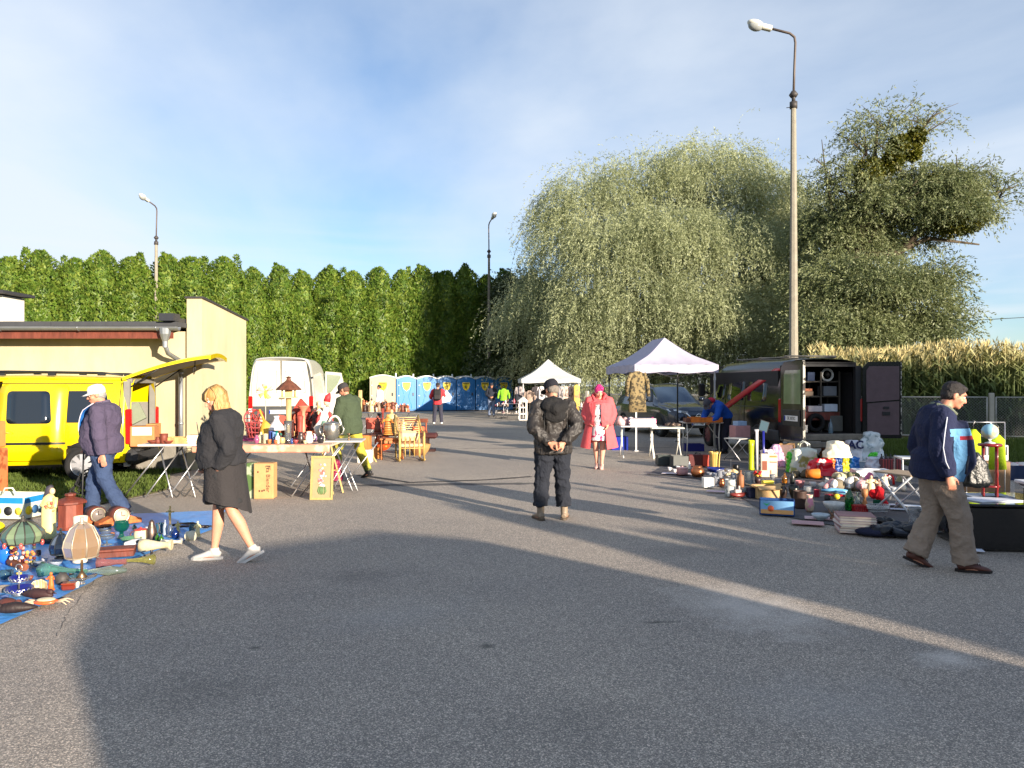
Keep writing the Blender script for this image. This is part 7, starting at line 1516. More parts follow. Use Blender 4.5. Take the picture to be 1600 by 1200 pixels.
# ============================================================ furniture behind
Yc=17.2
o=thing('rocking_chair','pale yellow bamboo rocking lounge chair with curved arms','chair');bm_=wood((206,172,96));S_=Yc/F
def bar(par,nm,pts,r,m=bm_):mb=MB();mb.tube(pts,r,7);return mb.build(nm,m,par)
for s in(-.27,.27):
 bar(o,'rocker',[(-.42,s,.05),(-.2,s,.02),(.3,s,.02),(.52,s,.06)],.018);bar(o,'leg',[(-.30,s,.03),(-.34,s,.35),(-.62,s,.98)],.02);bar(o,'leg',[(.42,s,.03),(.42,s,.62),(.36,s,.66)],.02)
 bar(o,'arm',[(-.62,s,.98),(-.3,s,.80),(0,s,.66),(.30,s,.64),(.42,s,.56)],.022)
mb=MB();[mb.tube([(x,-.27,z),(x,.27,z)],.011,5)for x,z in[(-.30-.026*i,.38+.05*i)for i in range(12)]];mb.build('backrest',wood((216,188,130)),o)
mb=MB();mb.box((.06,0,.36),(.72,.5,.07),None,.03);mb.build('seat_cushion',cloth((206,170,130)),o)
mb=MB();mb.box((-.02,-.02,.52),(.3,.44,.22),Matrix.Rotation(R(-20),3,'Y'),.08);mb.build('pillow',cloth((210,176,140)),o)
mb=MB();[mb.tube([(.42-.0*i,-.25+.1*i,.12),(.42,-.25+.1*i,.56)],.012,5)for i in range(6)];mb.tube([(.42,-.27,.30),(.42,.27,.30)],.014,5);mb.build('front_slats',bm_,o);put(o,640,719,0,R(-75))
o=thing('bench_table','low honey-coloured wooden side table with turned legs before the rocking chair','table');hw_=wood((196,118,64));mb=MB();mb.box((0,0,.46),(.55,.4,.04),None,.01);mb.box((0,0,.40),(.48,.34,.07));mb.build('table_top',hw_,o)
for x in(-.23,.23):
 for y in(-.15,.15):mb=MB();mb.lathe([(.025,0),(.03,.04),(.018,.1),(.028,.25),(.02,.36)],(x,y,0),10);mb.build('leg',hw_,o)
put(o,612,717,0,R(12))
o=thing('banjo','orange-red round banjo with long dark red neck leaning on the table','instrument');mb=MB();mb.tube([(0,0,.22),(0,.07,.225)],.21,26);mb.build('body',M((206,84,40),rough=.3,pat=('spots',(236,150,70),7,.16)),o);mb=MB();mb.tube([(0,.01,.42),(0,.03,.98)],[(.03,.015),(.02,.012)],8,side=(1,0,0));mb.box((0,.03,1.03),(.07,.02,.12),None,.01);mb.build('neck',wood((150,56,44)),o);put(o,598,705,0,R(5))
o=thing('red_chair','chair with pale red padded backrest','chair');mb=MB();mb.box((0,.2,.72),(.40,.04,.28),None,.02);mb.build('backrest',M((206,96,80),rough=.4),o);mb=MB();mb.box((0,0,.45),(.42,.4,.05),None,.02);mb.build('seat',wood((196,140,90)),o)
for x in(-.18,.18):
 for y in(-.17,.19):mb=MB();mb.cyl((x,y,0),(x,y,.44 if y<0 else .75),.014,n=6);mb.build('leg',metal((90,60,50)),o)
on(o,580,18.2,0,R(-6))
o=thing('dark_stool','dark brown padded footstool right of the rocking chair','stool');mb=MB();mb.box((0,0,.40),(.5,.4,.14),None,.04);mb.build('seat',M((66,32,32),rough=.5),o);mb=MB();mb.box((0,0,.2),(.06,.36,.3));mb.box((0,0,.03),(.4,.36,.06));mb.build('base',wood((60,30,26)),o);on(o,668,18.8,0)
o=thing('coffee_table','dark brown low table behind the honey-coloured side table','table');mb=MB();mb.box((0,0,.48),(1.5,.6,.04),None,.01);mb.build('table_top',wood((84,46,34)),o)
for x in(-.66,.66):
 for y in(-.22,.22):mb=MB();mb.box((x,y,.23),(.06,.06,.46));mb.build('leg',wood((84,46,34)),o)
on(o,618,17.9,0,R(4))
o=box('wooden_crate','orange fruit-wood crate with flared sides at the foot of the folding stand','crate',.2,.24,.24,wood((210,136,66)),1,.012);put(o,586,716,0)
o=box('wooden_crate','orange-brown crate left of the red chair legs','crate',.22,.24,.28,wood((206,126,60)),1,.012);on(o,571,16.0,.3);o2=box('white_case','white case holding up the orange-brown crate','case',.3,.3,.29,M((206,200,190)));on(o2,571,16.05,0)
o=thing('toy_bicycle_wheel','spoked bicycle wheel standing beside the folding stand','wheel');mb=MB();mb.tube([(.16*math.cos(a),0,.17+.16*math.sin(a))for a in[2*math.pi*i/26 for i in range(26)]],.016,7,closed=True);mb.build('tyre',rubber,o);mb=MB();[mb.tube([(0,0,.17),(.15*math.cos(a),0,.17+.15*math.sin(a))],.004,4)for a in[i*.52 for i in range(12)]];mb.build('spokes',metal((190,190,190)),o);put(o,572,714,0,R(-20))
mb=MB();mb.tube([(0,0,0),(-.5,.05,.82)],.018,4,smooth=False);mb.tube([(-.42,.18,0),(-.15,.10,.42)],.016,4);mb.tube([(-.26,.05,.42),(-.1,.2,.30)],.012,4);put(solo(mb,'folding_stand',wood((216,184,110)),'pale wooden folding easel stand right of the green sweater man','stand'),588,722,0,R(5))
o=thing('cradle_bench','carved reddish wooden cradle-like seat behind the rocking chair','seat');mb=MB();mb.box((0,0,.5),(.6,.3,.05));mb.box((0,.15,.78),(.62,.04,.1),None,.02);mb.build('frame',wood((130,70,50)),o)
for x in(-.26,-.09,.09,.26):mb=MB();mb.cyl((x,.15,.02 if abs(x)>.2 else .5),(x,.15,.75),.02,n=7);mb.build('leg',wood((170,90,60)),o)
mb=MB();mb.box((.1,0,.58),(.3,.2,.12),None,.03);mb.build('cushion',cloth((214,96,60)),o);on(o,648,18.6,0,R(-5))
# distant table full of figurines
Yg=20.2;zg=.94;xa3,xb3=P(560,0,Yg).x,P(643,0,Yg).x
t_=lattice_table('folding_table','distant folding table packed with small wooden figurines',xb3-xa3,.7,zg,M((70,76,88),rough=.5),legm,'x',.03);at(t_,Vector(((xa3+xb3)/2,Yg+.3,0)))
r_=random.Random(9);fc=[(150,84,56),(206,180,140),(110,60,44),(190,120,80),(60,46,44),(214,200,170),(170,96,60),(130,110,90)];cw={0:'reddish',1:'cream',2:'dark brown',3:'tan',4:'blackish',5:'whitish',6:'orange-brown',7:'grey-brown'}
for i in range(40):
 px=563+i*1.95;h=r_.uniform(.16,.42)*(1 if px<615 else .7);c=i%8;Y=Yg+r_.uniform(.05,.55)
 o=figurine('figurine','small %s figurine, %s of its colour on the distant packed table'%(cw[c],('first','second','third','fourth','last')[i//8]),'figurine',h,fc[c],fc[(c+3)%8],seed=i,group='small figurines on the distant table, %s ones'%cw[c],wide=r_.uniform(.8,1.5));on(o,px,Y,zg,r_.uniform(-1,1))
o=solo(MB().box((0,0,.3),(.09,.09,.6),None,.01).box((0,0,.35),(.16,.05,.04)),'wooden_post',wood((222,190,130)),'pale wooden candle post at the left end of the distant table','ornament');on(o,563,Yg,zg)
# ============================================================ clothes stall at the white tent
def garment(px,Y,ztop,w,h,col,label,name='coat',pat=None,sleeves=True,rz=0,hanger=True,cat='clothing',group='clothes on the rail of the white tent'):
 o=thing(name,label,cat,group=group);m=cloth(col,pat=pat)if pat else cloth(col);mb=MB()
 mb.tube([(0,0,-h),(0,0,-h*.6),(0,0,-h*.3),(0,0,-.08),(0,0,-.01)],[(w*.52,.07),(w*.46,.06),(w*.42,.06),(w*.46,.05),(w*.12,.04)],18,side=(1,0,0))
 vs=[];
 for v in mb.v:s=1+.16*math.sin(math.atan2(v[1]*5,v[0])*5)*min(1,-v[2]/h*1.2);vs.append((v[0],v[1]*s,v[2]))
 mb.v=vs;mb.build('body',m,o)
 if sleeves:
  for s in(1,-1):mb=MB();mb.tube([(s*w*.36,0,-.06),(s*w*.55,-.01,-h*.25),(s*w*.62,-.02,-h*.62)],[w*.13,w*.12,w*.10],8);mb.build('sleeve',m,o)
 if hanger:mb=MB();mb.tube([(0,0,0),(0,0,.06),(.02,0,.09),(0,0,.11)],.005,5);mb.build('hanger',metal((120,120,120)),o)
 q=P(px,0,Y);o.location=(q.x,Y,ztop);o.rotation_euler=(0,0,rz);return o
YR=37.6;mb=MB();q0,q1=P(836,0,YR).x,P(902,0,YR).x
o=thing('clothes_rail','metal clothes rail under the white tent','clothes rail');mb.tube([(q0,YR,1.72),(q1,YR,1.72)],.015,6);mb.build('rail',legm,o)
for x in(q0,q1):mb=MB();mb.cyl((x,YR,0),(x,YR,1.72),.015,n=6);mb.build('leg',legm,o)
CL_=[(812,1.1,(150,140,140),'grey mottled long coat at the left post of the white tent'),(838,.9,(60,56,60),'black jacket hanging under the white tent'),(846,1.0,(190,186,190),'pale grey blouse hanging under the white tent'),(870,.95,(90,90,98),'dark grey coat, left of the beige jackets'),(877,.9,(150,146,150),'silver-grey jacket, left of the beige jackets'),(884,.9,(206,180,164),'beige-pink jacket hanging near the right post'),(891,.95,(190,160,150),'dusty rose jacket hanging near the right post')]
for px,h,c,l in CL_:garment(px,YR-.05,1.62,.42,h,c,l,pat=('noise',[int(x*.5)for x in c],5,.42))
garment(901,YR-.4,1.70,.34,1.35,(206,180,90),'long yellow and pink dress hanging on the right post of the white tent','dress',('noise',(206,120,90),4,.42),False)
def mannequin(px,Y,col,label,pat=None,h=1.35):
 o=thing('mannequin',label,'mannequin');m=cloth(col,pat=pat);mb=MB();mb.tube([(0,0,h-.62),(0,0,h-.4),(0,0,h-.12),(0,0,h)],[(.2,.13),(.17,.11),(.22,.12),(.06,.05)],16,side=(1,0,0))
 for s in(1,-1):mb.tube([(s*.18,0,h-.08),(s*.27,0,h-.3),(s*.28,-.02,h-.52)],[.06,.055,.045],8)
 remesh(mb,'jacket',m,o,.016,2,.012,9);mb=MB();mb.cyl((0,0,0),(0,0,h),.02);mb.lathe([(.2,0),(.2,.02),(.03,.04)],n=14);mb.build('stand',M((40,40,42)),o);q=P(px,0,Y);o.location=(q.x,Y,0);return o
mannequin(787,37.5,(120,176,40),'mannequin in a lime green jacket in front of the last blue toilet',h=1.5)
mannequin(827,36.8,(150,130,116),'mannequin in a patterned brown jacket with fur collar beside the white lantern',('noise',(60,50,46),6,.45),1.4)
for i,(px,Y,w,l)in enumerate([(800,36.0,1.0,'small table with white wares left of the white tent'),(784,37.0,.7,'dark low table at the left end of the white tent'),(917,31.0,.75,'white two-shelf market table between the man in black and the woman in coral')]):
 t_=lattice_table('market_table',l,w,.5,.78 if i!=1 else .6,M((206,190,184)if i!=1 else(60,54,52)),legm,'v');on(t_,px,Y,0)
 mb=MB();mb.box((0,0,.3),(w*.9,.4,.02));mb.build('shelf',M((190,180,170)),t_)
 for j in range(9):c=[(206,96,110),(226,220,216),(90,60,50),(196,170,150),(60,60,80)][j%5];o=vessel('small_ware','tiny %s piece%s on the %s'%(['pink','white','brown','beige','navy'][j%5],' at the left' if j<5 else ' at the right',['table left of the white tent','dark low table by the white tent','two-shelf table beside the coral coat'][i]),'ornament',[POT,VASE,CUP,BOT][j%4],.10,.1+.06*(j%3),cer(c),n=10,inner=False,group='wares on the %s, %s ones'%(['table left of the tent','dark low table','two-shelf table'][i],['pink','white','brown','beige','navy'][j%5]));q=P(px,0,Y);o.location=(q.x-w*.42+w*.105*j,Y-.1+.06*(j%3),.78 if i!=1 and j%3 else(.31 if i!=1 else .6))
o=thing('white_lantern','tall white wooden lantern frame beside the patterned mannequin','lantern');wm_=M((216,214,208),rough=.5);mb=MB()
for x in(-.17,.17):
 for y in(-.17,.17):mb.box((x,y,.45),(.04,.04,.9))
for z in(.02,.30,.60,.88):[mb.box((0,y,z),(.3,.035,.035))for y in(-.17,.17)];[mb.box((x,0,z),(.035,.3,.035))for x in(-.17,.17)]
mb.build('frame',wm_,o);mb=MB();mb.lathe([(.27,.90),(.2,.96),(.08,1.06),(.03,1.08),(.001,1.12)],n=4);mb.s=[False]*len(mb.s);mb.build('roof',wm_,o);on(o,817,35.2,0,.1)
# more bric-a-brac between the tall things
XT=[(436,11.7,7,13,VASE,(150,110,70),'tan'),(460,11.6,7,16,BELL,(180,150,90),'brass'),(446,11.7,6,9,POT,(60,90,90),'teal'),(478,11.75,7,11,JUG,(180,90,70),'brick red'),(488,11.6,5,12,BOT,(120,80,50),'brown'),(405,11.5,7,10,POT,(90,90,120),'slate blue'),(468,11.5,5,7,CUP,(222,214,200),'white'),(505,11.7,6,12,BOT,(210,200,170),'cream'),(452,11.5,6,7,CUP,(190,120,60),'amber'),(427,11.8,6,10,VASE,(170,160,150),'grey')]
for px,Y,w,h,pr,c,n_ in XT:k=Y/F;on(vessel('trinket','small %s trinket in the second row of the long table'%n_,'ornament',pr,w*k,h*k,cer(c),n=12,inner=pr is not BELL),px,Y,z1)
WD=[(393,.28,(120,60,46),'dark red carved figure, leftmost on the rear table'),(422,.22,(96,66,50),'brown carved figure between the mandolin and the oil lamp'),(440,.34,(150,96,60),'tan carved figure beside the bird feeder post'),(458,.30,(84,44,38),'very dark red carved figure right of the bird feeder post'),(463,.5,(176,84,60),'tall brick-red carved figure behind the tankard'),(482,.42,(140,56,50),'wine-red carved figure between the crosses'),(492,.5,(60,44,42),'tall blackish carved figure behind the orange box'),(498,.62,(190,160,110),'tall straw-coloured carved figure near the pewter urn'),(502,.40,(170,50,60),'bright red carved figure left of the hatted one'),(512,.55,(110,100,90),'grey carved figure beside the sweater man'),(408,.36,(206,150,130),'pale pink carved figure below the flower windmill'),(473,.20,(206,190,150),'small cream carved figure before the pedestal')]
for i,(px,h,c,l)in enumerate(WD):on2(figurine('wooden_figure',l,'figurine',h,c,[min(255,x+30)for x in c],seed=60+i,wide=.9+.3*(i%3)),px,.15+.2*(i%3),i)
for i,(px,Y,h,c,l)in enumerate([(606,17.6,.5,(206,130,60),'orange wooden figure on the coffee table'),(622,18.0,.42,(150,110,80),'brown wooden figure on the coffee table'),(630,18.2,.36,(222,200,150),'cream wooden figure on the coffee table'),(590,18.0,.45,(120,66,50),'dark wooden figure on the left of the coffee table'),(612,18.2,.6,(196,170,120),'tall straw figure in the middle of the coffee table')]):on(figurine('wooden_figure',l,'figurine',h,c,seed=80+i,wide=1.2),px,Y,.5)
for i,(px,Y,c,l)in enumerate([(660,17.9,(190,150,90),'round wicker basket beside the dark footstool'),(652,17.7,(150,100,60),'brown wicker basket behind the rocking chair')]):on(vessel('wicker_basket',l,'basket',BOWL,.4,.26,M(c,rough=.8,bump=.8,bs=60,pat=('bands',[int(x*.6)for x in c],30,.5)),handle=0),px,Y,0)
# ============================================================ right: tables under the lilac tent
wl=M((206,204,196),rough=.4)
def RT(px,py,w,d,h,style,top,label,rz=0):
 t_=lattice_table('garden_table',label,w,d,h,top,wl,style,.03,group='tables of the lilac tent stall');g=G(px,py);at(t_,Vector((g.x,g.y+d/2,0)),rz);return g.y
Y1=RT(999,716,.85,.7,.74,'g',M((206,200,204),rough=.5),'white garden table piled with magazines at the left of the lilac tent')
Y2=RT(1044,718,.75,.7,.72,'g',M((196,200,190),rough=.4),'half-empty pale garden table in the middle of the lilac tent stall')
Y3=RT(1100,710,.95,.6,.78,'v',M((196,190,186),rough=.5),'folding table under the long orange box')
k=17.0/F
o=books('magazine_stack','stack of white and grey magazines on the left garden table',5,.62,.4,.16,[(190,190,206),(120,120,150),(206,150,170)]);on(o,1002,Y1+.3,.74,.03)
o=heap('doll_pile','heap of pale little dolls and ornaments at the left end of the table','ornaments',.5,.35,.24,[M((214,190,190)),M((190,150,150)),M((226,220,220))],4,11);on(o,978,Y1+.35,.74)
o=heap('magenta_cloth','crumpled magenta scarf on the left garden table','scarf',.25,.2,.2,cloth((196,40,120)),5,6);on(o,1018,Y1+.45,.74)
o=heap('tool_bundle','grey-brown tangled metal tools on the middle garden table','tools',.38,.2,.10,metal((110,96,86),.6),6,8);on(o,1050,Y2+.4,.73)
o=thing('orange_box','long bright orange wooden box open on the folding table','box');mb=MB();w=57*K(666,.8)*.98;mb.box((0,-.18,.06),(w,.02,.12));mb.box((0,.18,.06),(w,.02,.12));mb.box((-w/2+.01,0,.06),(.02,.34,.12));mb.box((w/2-.01,0,.06),(.02,.34,.12));mb.box((0,0,.008),(w,.34,.016));mb.build('tray',wood((224,120,28)),o);mb=MB();mb.box((-w/2-.06,0,.05),(.10,.3,.1));mb.build('end_block',wood((120,70,50)),o);on(o,1101,Y3+.1,.78,.02)
garment(996,G(996,712).y-.1,2.02,.44,.98,(128,112,78),'camouflage-patterned brown jacket hanging on the left post of the lilac tent','jacket',('noise',(66,58,42),15,.47),True,R(12),group=None)
for px,py,w,h,c,l in[(970,704,.42,.34,(16,40,140),'deep blue plastic tub under the left garden table'),(1087,706,.50,.18,(12,24,110),'low navy plastic tub under the orange box table'),(968,700,.30,.56,(176,180,190),'white storage box stacked behind the left garden table')]:
 put(box('plastic_tub',l,'tub',w,.36,h,M(c,rough=.35),1,.01),px,py,0).location.y+=.3
o=box('wooden_chest','brown wooden chest on the ground right of the coral coat','box',.42,.3,.26,wood((120,84,64)));on(o,906,28,0)
# dark ground cloth and loose sheets under the right-hand wares
mb=MB();Q_=[G(1010,742),G(1075,744),G(1150,770),G(1190,800),G(1300,822),G(1400,836),G(1450,820),G(1440,740),G(1330,712),G(1060,718)];cx=sum((a for a in Q_),Vector())/len(Q_);per=[]
for i in range(len(Q_)):
 for q in range(8):per.append(Q_[i].lerp(Q_[(i+1)%len(Q_)],q/8)+Vector((rnd.uniform(-.02,.02),rnd.uniform(-.02,.02),0)))
vs=[];rings=8;nper=len(per)
for r in range(rings+1):
 for p_ in per:v=cx.lerp(p_,r/rings);v.z=.008+.010*abs(mnoise.noise(Vector((v.x*4,v.y*6,0))));vs.append(v)
mb.add(vs,[(r*nper+j,r*nper+(j+1)%nper,(r+1)*nper+(j+1)%nper,(r+1)*nper+j)for r in range(rings)for j in range(nper)])
tag(mb.build('ground_sheet',cloth((88,86,88))),'dark grey groundsheet under the right-hand wares','groundsheet')
ZS=.02
def RG(o,px,py,rz=0,rot=None,z=ZS):return put(o,px,py,z,rz,rot)
def BX(px,py,w,h,c,label,name='box',open_=0,rz=0,d=None,**k_):k=K(py);return RG(box(name,label,'box',w*k,(d or w*.8)*k,h*k,card(c)if name!='plastic_tub' else M(c,rough=.35),open_,**k_),px,py-2,rz)
def VS(px,py,w,h,pr,c,label,name='vase',kind='c',cat=None,rz=0,**kw):
 k=K(py);m={'c':lambda:cer(c),'g':lambda:M(c,rough=.06,trans=.75,coat=.4,var=0),'m':lambda:metal(c,.3),'w':lambda:wood(c),'p':lambda:M(c,rough=.35),'t':lambda:M(c,rough=.6)}[kind]()
 if kw.get('pat'):m=cer(c,pat=kw.pop('pat'))
 else:kw.pop('pat',None)
 wb=(lambda a,z:1+.05*math.sin(9*a))if kind=='g' else kw.pop('wob',None)
 kw.pop('wob',None)
 return RG(vessel(name,label,cat or name.replace('_',' '),pr,w*k,h*k,m,wob=wb,**kw),px,py-1,rz)
BX(1038,728,24,15,(50,58,58),'dark green plastic planter box, leftmost of the right-hand stall','plastic_tub',1,.05)
BX(1061,731,24,17,(86,88,86),'grey translucent tub beside the planter box','plastic_tub',1,.1)
o=thing('suitcase','dark red-brown case with a bright red end','suitcase');k=K(728);mb=MB();mb.box((0,0,9*k),(31*k,14*k,18*k),None,.012);mb.build('shell',M((84,30,30),rough=.4,var=.2),o);mb=MB();mb.box((11*k,-7.2*k,9*k),(9*k,.6*k,17*k));mb.build('end_panel',M((196,70,54),rough=.4),o);mb=MB();mb.tube([(-4*k,0,18*k),(-3*k,0,20*k),(3*k,0,20*k),(4*k,0,18*k)],.01,6);mb.build('handle',blackp,o);RG(o,1090,728)
for i,(x,y)in enumerate(((1046,736),(1054,739),(1059,734))):VS(x,y,6,5,CUP,(226,222,222),['small white cup, leftmost of three','small white cup nearest the asphalt','small white cup beside the pink pot'][i],'cup',handle=1,n=12)
VS(1066,743,18,11,POT,(196,140,140),'dusty pink lidded pot beside the copper kettle','pot',lid=(206,160,156))
VS(1077,734,5,12,BOT,(236,232,224),'slim white candle-like bottle before the red case','bottle',n=12)
VS(1090,746,21,17,COP,(176,112,74),'round copper kettle pot on the sheet edge','copper_pot','m',n=28,inner=False)
k=K(732);RG(vessel('umbrella_vase','tall cream and ochre fluted umbrella vase','vase',[(.7,0),(.72,.03),(.76,.5),(.85,.85),(1,1)],19*k,25*k,M((216,190,110),rough=.3,pat=('stripes',(190,140,70),6,.35)),wob=lambda a,z:1+.07*math.cos(8*a),n=32),1117,731)
VS(1118,741,27,9,BOWL,(10,28,110),'oval cobalt blue baking dish','dish')
for i,(x,y,w,h)in enumerate(((1108,748,9,9),(1116,750,8,10),(1124,747,9,11),(1132,750,8,12),(1119,760,9,14),(1128,744,7,9),(1138,746,8,12),(1146,752,8,12))):VS(x,y,w,h,[GOB,CUP,CAN][i%3],(222,226,236),'clear crystal %s %s'%(['goblet','tumbler','jar'][i%3],['left of the blue dish','below the blue dish','under the blue dish','right of the white tin','between white tin and copper jug','behind the others by the blue dish','beside the shell pile','left of the brown totem'][i]),'crystal_glass','g','glassware',n=14)
BX(1106,763,16,15,(232,230,222),'white enamel bread tin at the sheet edge','white_tin',0,.05)
VS(1128,761,9,12,JUG,(150,90,60),'small copper jug right of the white tin','copper_jug','m',handle=1,n=16)
VS(1141,776,17,26,CAN,(206,208,204),'large white jar with grey floral relief','jar',pat=('noise',(120,124,122),16,.46),n=22)
o=thing('toy_boat','small red and brown toy boat with white cabin beside the white jar','toy');mb=MB();mb.tube([(-.12,0,.05),(-.06,0,.035),(.06,0,.035),(.13,0,.06)],[(.02,.02),(.05,.035),(.05,.035),(.01,.02)],12,side=(0,1,0));mb.build('hull',M((120,46,40),rough=.3),o);mb=MB();mb.box((0,0,.09),(.1,.05,.05),None,.01);mb.cyl((.02,0,.1),(.02,0,.17),.014);mb.build('cabin',M((206,190,180)),o);RG(o,1153,777,.2)
k=K(745);o=thing('shell_pile','pile of cream sea shells behind the crystal glasses','shells');o.name='shell_pile'
for i in range(9):mb=MB();mb.ell((rnd.uniform(-.14,.14),rnd.uniform(-.09,.09),.03+.02*(i%3)),(.06,.045,.03),12,7,Matrix.Rotation(rnd.uniform(0,3),3,'Z')@Matrix.Rotation(.4,3,'X'));mb.build('shell',M((216,196,150),rough=.5,pat=('bands',(190,160,110),20,.4)),o)
RG(o,1141,742);VS(1142,741,5,22,BELL,(206,206,196),'slim pewter candlestick standing in the shell pile','candlestick','m',inner=False)
# folding chair with cartons, poles
def stool_frame(o,w,d,h,m,r=.012):
 for s in(1,-1):
  mb=MB();mb.tube([(s*w/2,-d/2,0),(s*w/2,d/2*.9,h)],r,7);mb.build('leg',m,o);mb=MB();mb.tube([(s*w/2*.92,d/2,0),(s*w/2*.92,-d/2*.9,h)],r,7);mb.build('leg',m,o)
 mb=MB();mb.box((0,0,h+.01),(w*1.08,d*.95,.02),None,.006);return mb
o=thing('folding_chair','light folding chair with a crushed carton on its seat near the black van','chair');stool_frame(o,.42,.42,.46,legm).build('seat',M((176,176,172)),o);RG(o,1152,718,R(40))
BX(1168,700,22,16,(176,130,130),'crushed pinkish carton on the folding chair','carton',0,.2).location=Vector((*G(1156,716).xy,.48))
o=box('carton','pale blue carton lying on top of the pinkish carton','box',.24,.2,.1,card((150,176,206)));o.location=Vector((*G(1156,716).xy,.48+16*K(700)));o.rotation_euler=(0,0,.3)
VS(1174,735,9,46,TALL,(206,220,30),'very tall neon yellow-green vase','tall_vase','p',n=18)
k=K(738);o=thing('ski_pair','tall grey pole and blue pole standing side by side','skis');mb=MB();mb.tube([(0,0,0),(0,.02,62*k),(0,.04,66*k)],[(.022,.015),(.03,.012),(.05,.01)],8,side=(1,0,0));mb.build('grey_pole',M((176,176,180),rough=.4),o);mb=MB();mb.tube([(.13,0,0),(.13,.03,64*k)],[(.02,.012),(.024,.012)],8,side=(1,0,0));mb.build('blue_pole',M((30,34,120),rough=.3),o);RG(o,1183,738)
o=thing('mirror_panel','tilted dark mirror panel on top of the blue pole','mirror');mb=MB();mb.box((0,0,.1),(.18,.02,.24),None,.01);mb.build('frame',blackp,o);mb=MB();mb.box((0,-.013,.1),(.15,.006,.2));mb.build('glass',M((120,140,136),rough=.05,metal=.8,var=0),o);o.location=G(1191,738)+Vector((.02,.05,64*k));o.rotation_euler=(R(-20),R(18),R(-10))
VS(1157,762,11,26,BOT,(150,96,60),'brown carved totem-like bottle','carved_totem','w','ornament',inner=False,n=10)
VS(1170,758,14,20,CAN,(216,226,226),'straight clear glass cylinder vase','glass_vase','g',n=18)
VS(1169,770,16,6,BOWL,(190,206,200),'pale green glass ashtray on the navy box','glass_dish','g')
o=thing('potted_flowers','dark pot with red artificial flowers and green leaves','flower pot');k=K(755);mb=MB();mb.lathe([(4*k,0),(5*k,9*k),(4.6*k,9*k),(.001,8*k)],n=14);mb.build('pot',M((60,40,40),rough=.4),o)
for i in range(9):a=i*.7;mb=MB();mb.ell((4*k*math.cos(a),4*k*math.sin(a),(12+3*(i%3))*k),(2.6*k,2.6*k,2*k),9,6);mb.build('flower',M((196,40,40))if i%3 else M((206,150,60)),o)
for i in range(6):a=i*1.05;mb=MB();mb.tube([(0,0,8*k),(3*k*math.cos(a),3*k*math.sin(a),17*k),(5*k*math.cos(a),5*k*math.sin(a),21*k)],[(.01,.003),(.02,.003),(.003,.002)],6);mb.build('leaf',M((60,90,60)),o)
RG(o,1184,755)
BX(1173,779,11,15,(22,26,54),'small navy box left of the open cardboard box','navy_box',0,.1,12)
o=BX(1196,779,36,18,(190,156,110),'open brown cardboard box with spread flaps','cardboard_box',1,.08,22,flaps=.10)
o=box('packet','yellow and white packet sticking out of the open cardboard box','packet',.16,.1,.13,M((226,206,60),rough=.5));o.location=G(1203,776)+Vector((0,.1,.10))
o=BX(1201,747,24,36,(222,206,180),'white carton with orange bands and printed figures','carton',0,R(-12),12,side=[(.25,.9,.45,.08,(206,130,70)),(.25,.66,.45,.04,(150,70,50)),(-.28,.5,.3,.4,(140,80,60)),(.1,.2,.08,.22,(190,120,90))])
RG(crumple('plastic_bag','orange and white plastic bag behind the printed carton','bag',.3,.22,.36,M((214,110,60),rough=.4,pat=('noise',(222,206,206),4,.5)),0,11,.05),1199,730)
RG(crumple('pink_cloth','lilac-pink flowered cloth slumped beside the carton','cloth',.34,.24,.44,cloth((190,150,176),pat=('spots',(150,96,140),14,.25)),0,12,.04,.4,fr=4),1213,728)
o,_q=frame_pic('framed_picture','small framed portrait picture leaning on the bumper of the black van',24*K(724),31*K(724),wood((190,140,80)),M((120,70,60),rough=.4,var=.5,vs_=5),.2);RG(o,1232,724,.05)
RG(crumple('shopping_bag','bright green and white shopping bag with handles','bag',44*K(738),.26,38*K(738),[M((206,210,196),rough=.35,pat=('noise',(150,150,90),5,.42))],2,13,.03,fr=4),1256,738)
RG(crumple('green_side_bag','glossy bright green bag at the left of the white shopping bag','bag',.15,.24,.38,M((60,190,40),rough=.3),0,14,.03),1236,737)
RG(crumple('red_bag','crumpled glossy red bag with white print','bag',.56,.34,.30,M((206,24,44),rough=.3,pat=('noise',(226,200,200),5,.36)),0,15,.06,.5,fr=5),1283,742)
VS_=lying([(.95,0),(1,.1),(.9,.5),(.8,1)],.18,.22,M((222,124,40),rough=.5),'flower_pot','orange plant pot lying on its side before the red bag',1270,748,R(170))
RG(heap('dark_bag','dark olive bundle under the orange plant pot','bundle',.46,.2,.16,cloth((90,80,60)),8,8),1256,746);RG(heap('orange_cloth','small orange cloth under the orange pot','cloth',.22,.14,.07,cloth((220,120,40)),9,5),1281,748)
RG(crumple('paper_bag','large brown paper bag with white wrapping at the top','bag',38*K(716),.34,30*K(716),[M((176,116,84),rough=.7,bump=.4)],2,16,.06),1302,716,z=.02)
RG(crumple('bin_bag','white crumpled packing sheet sticking out of the brown paper bag','packing sheet',.5,.3,.3,M((214,206,184),rough=.5),0,17,.05,.4,fr=4),1308,714,z=.36)
o=crumple('letter_sack','white plastic sack lettered AC in dark blue','sack',26*K(722),.3,34*K(722),[M((222,222,230),rough=.4)],0,18,.02,.85);RG(o,1332,722);text('print','AC',.24,M((24,30,80),var=0),o,(-.01,-.18,.38),(R(86),0,0),.008,1.0,.006)
RG(crumple('clear_bag','big translucent white plastic bag, the tallest of the heap','bag',46*K(718),.42,44*K(718),M((206,214,216),rough=.2,pat=('noise',(150,166,170),9,.42),coat=.4),0,19,.06,.5,fr=5),1357,718);RG(crumple('green_wrap','bright green plastic wrapper against the big white bag','wrapper',.28,.14,.22,M((70,190,50),rough=.3),0,20,.05,.5),1364,724,z=.10)
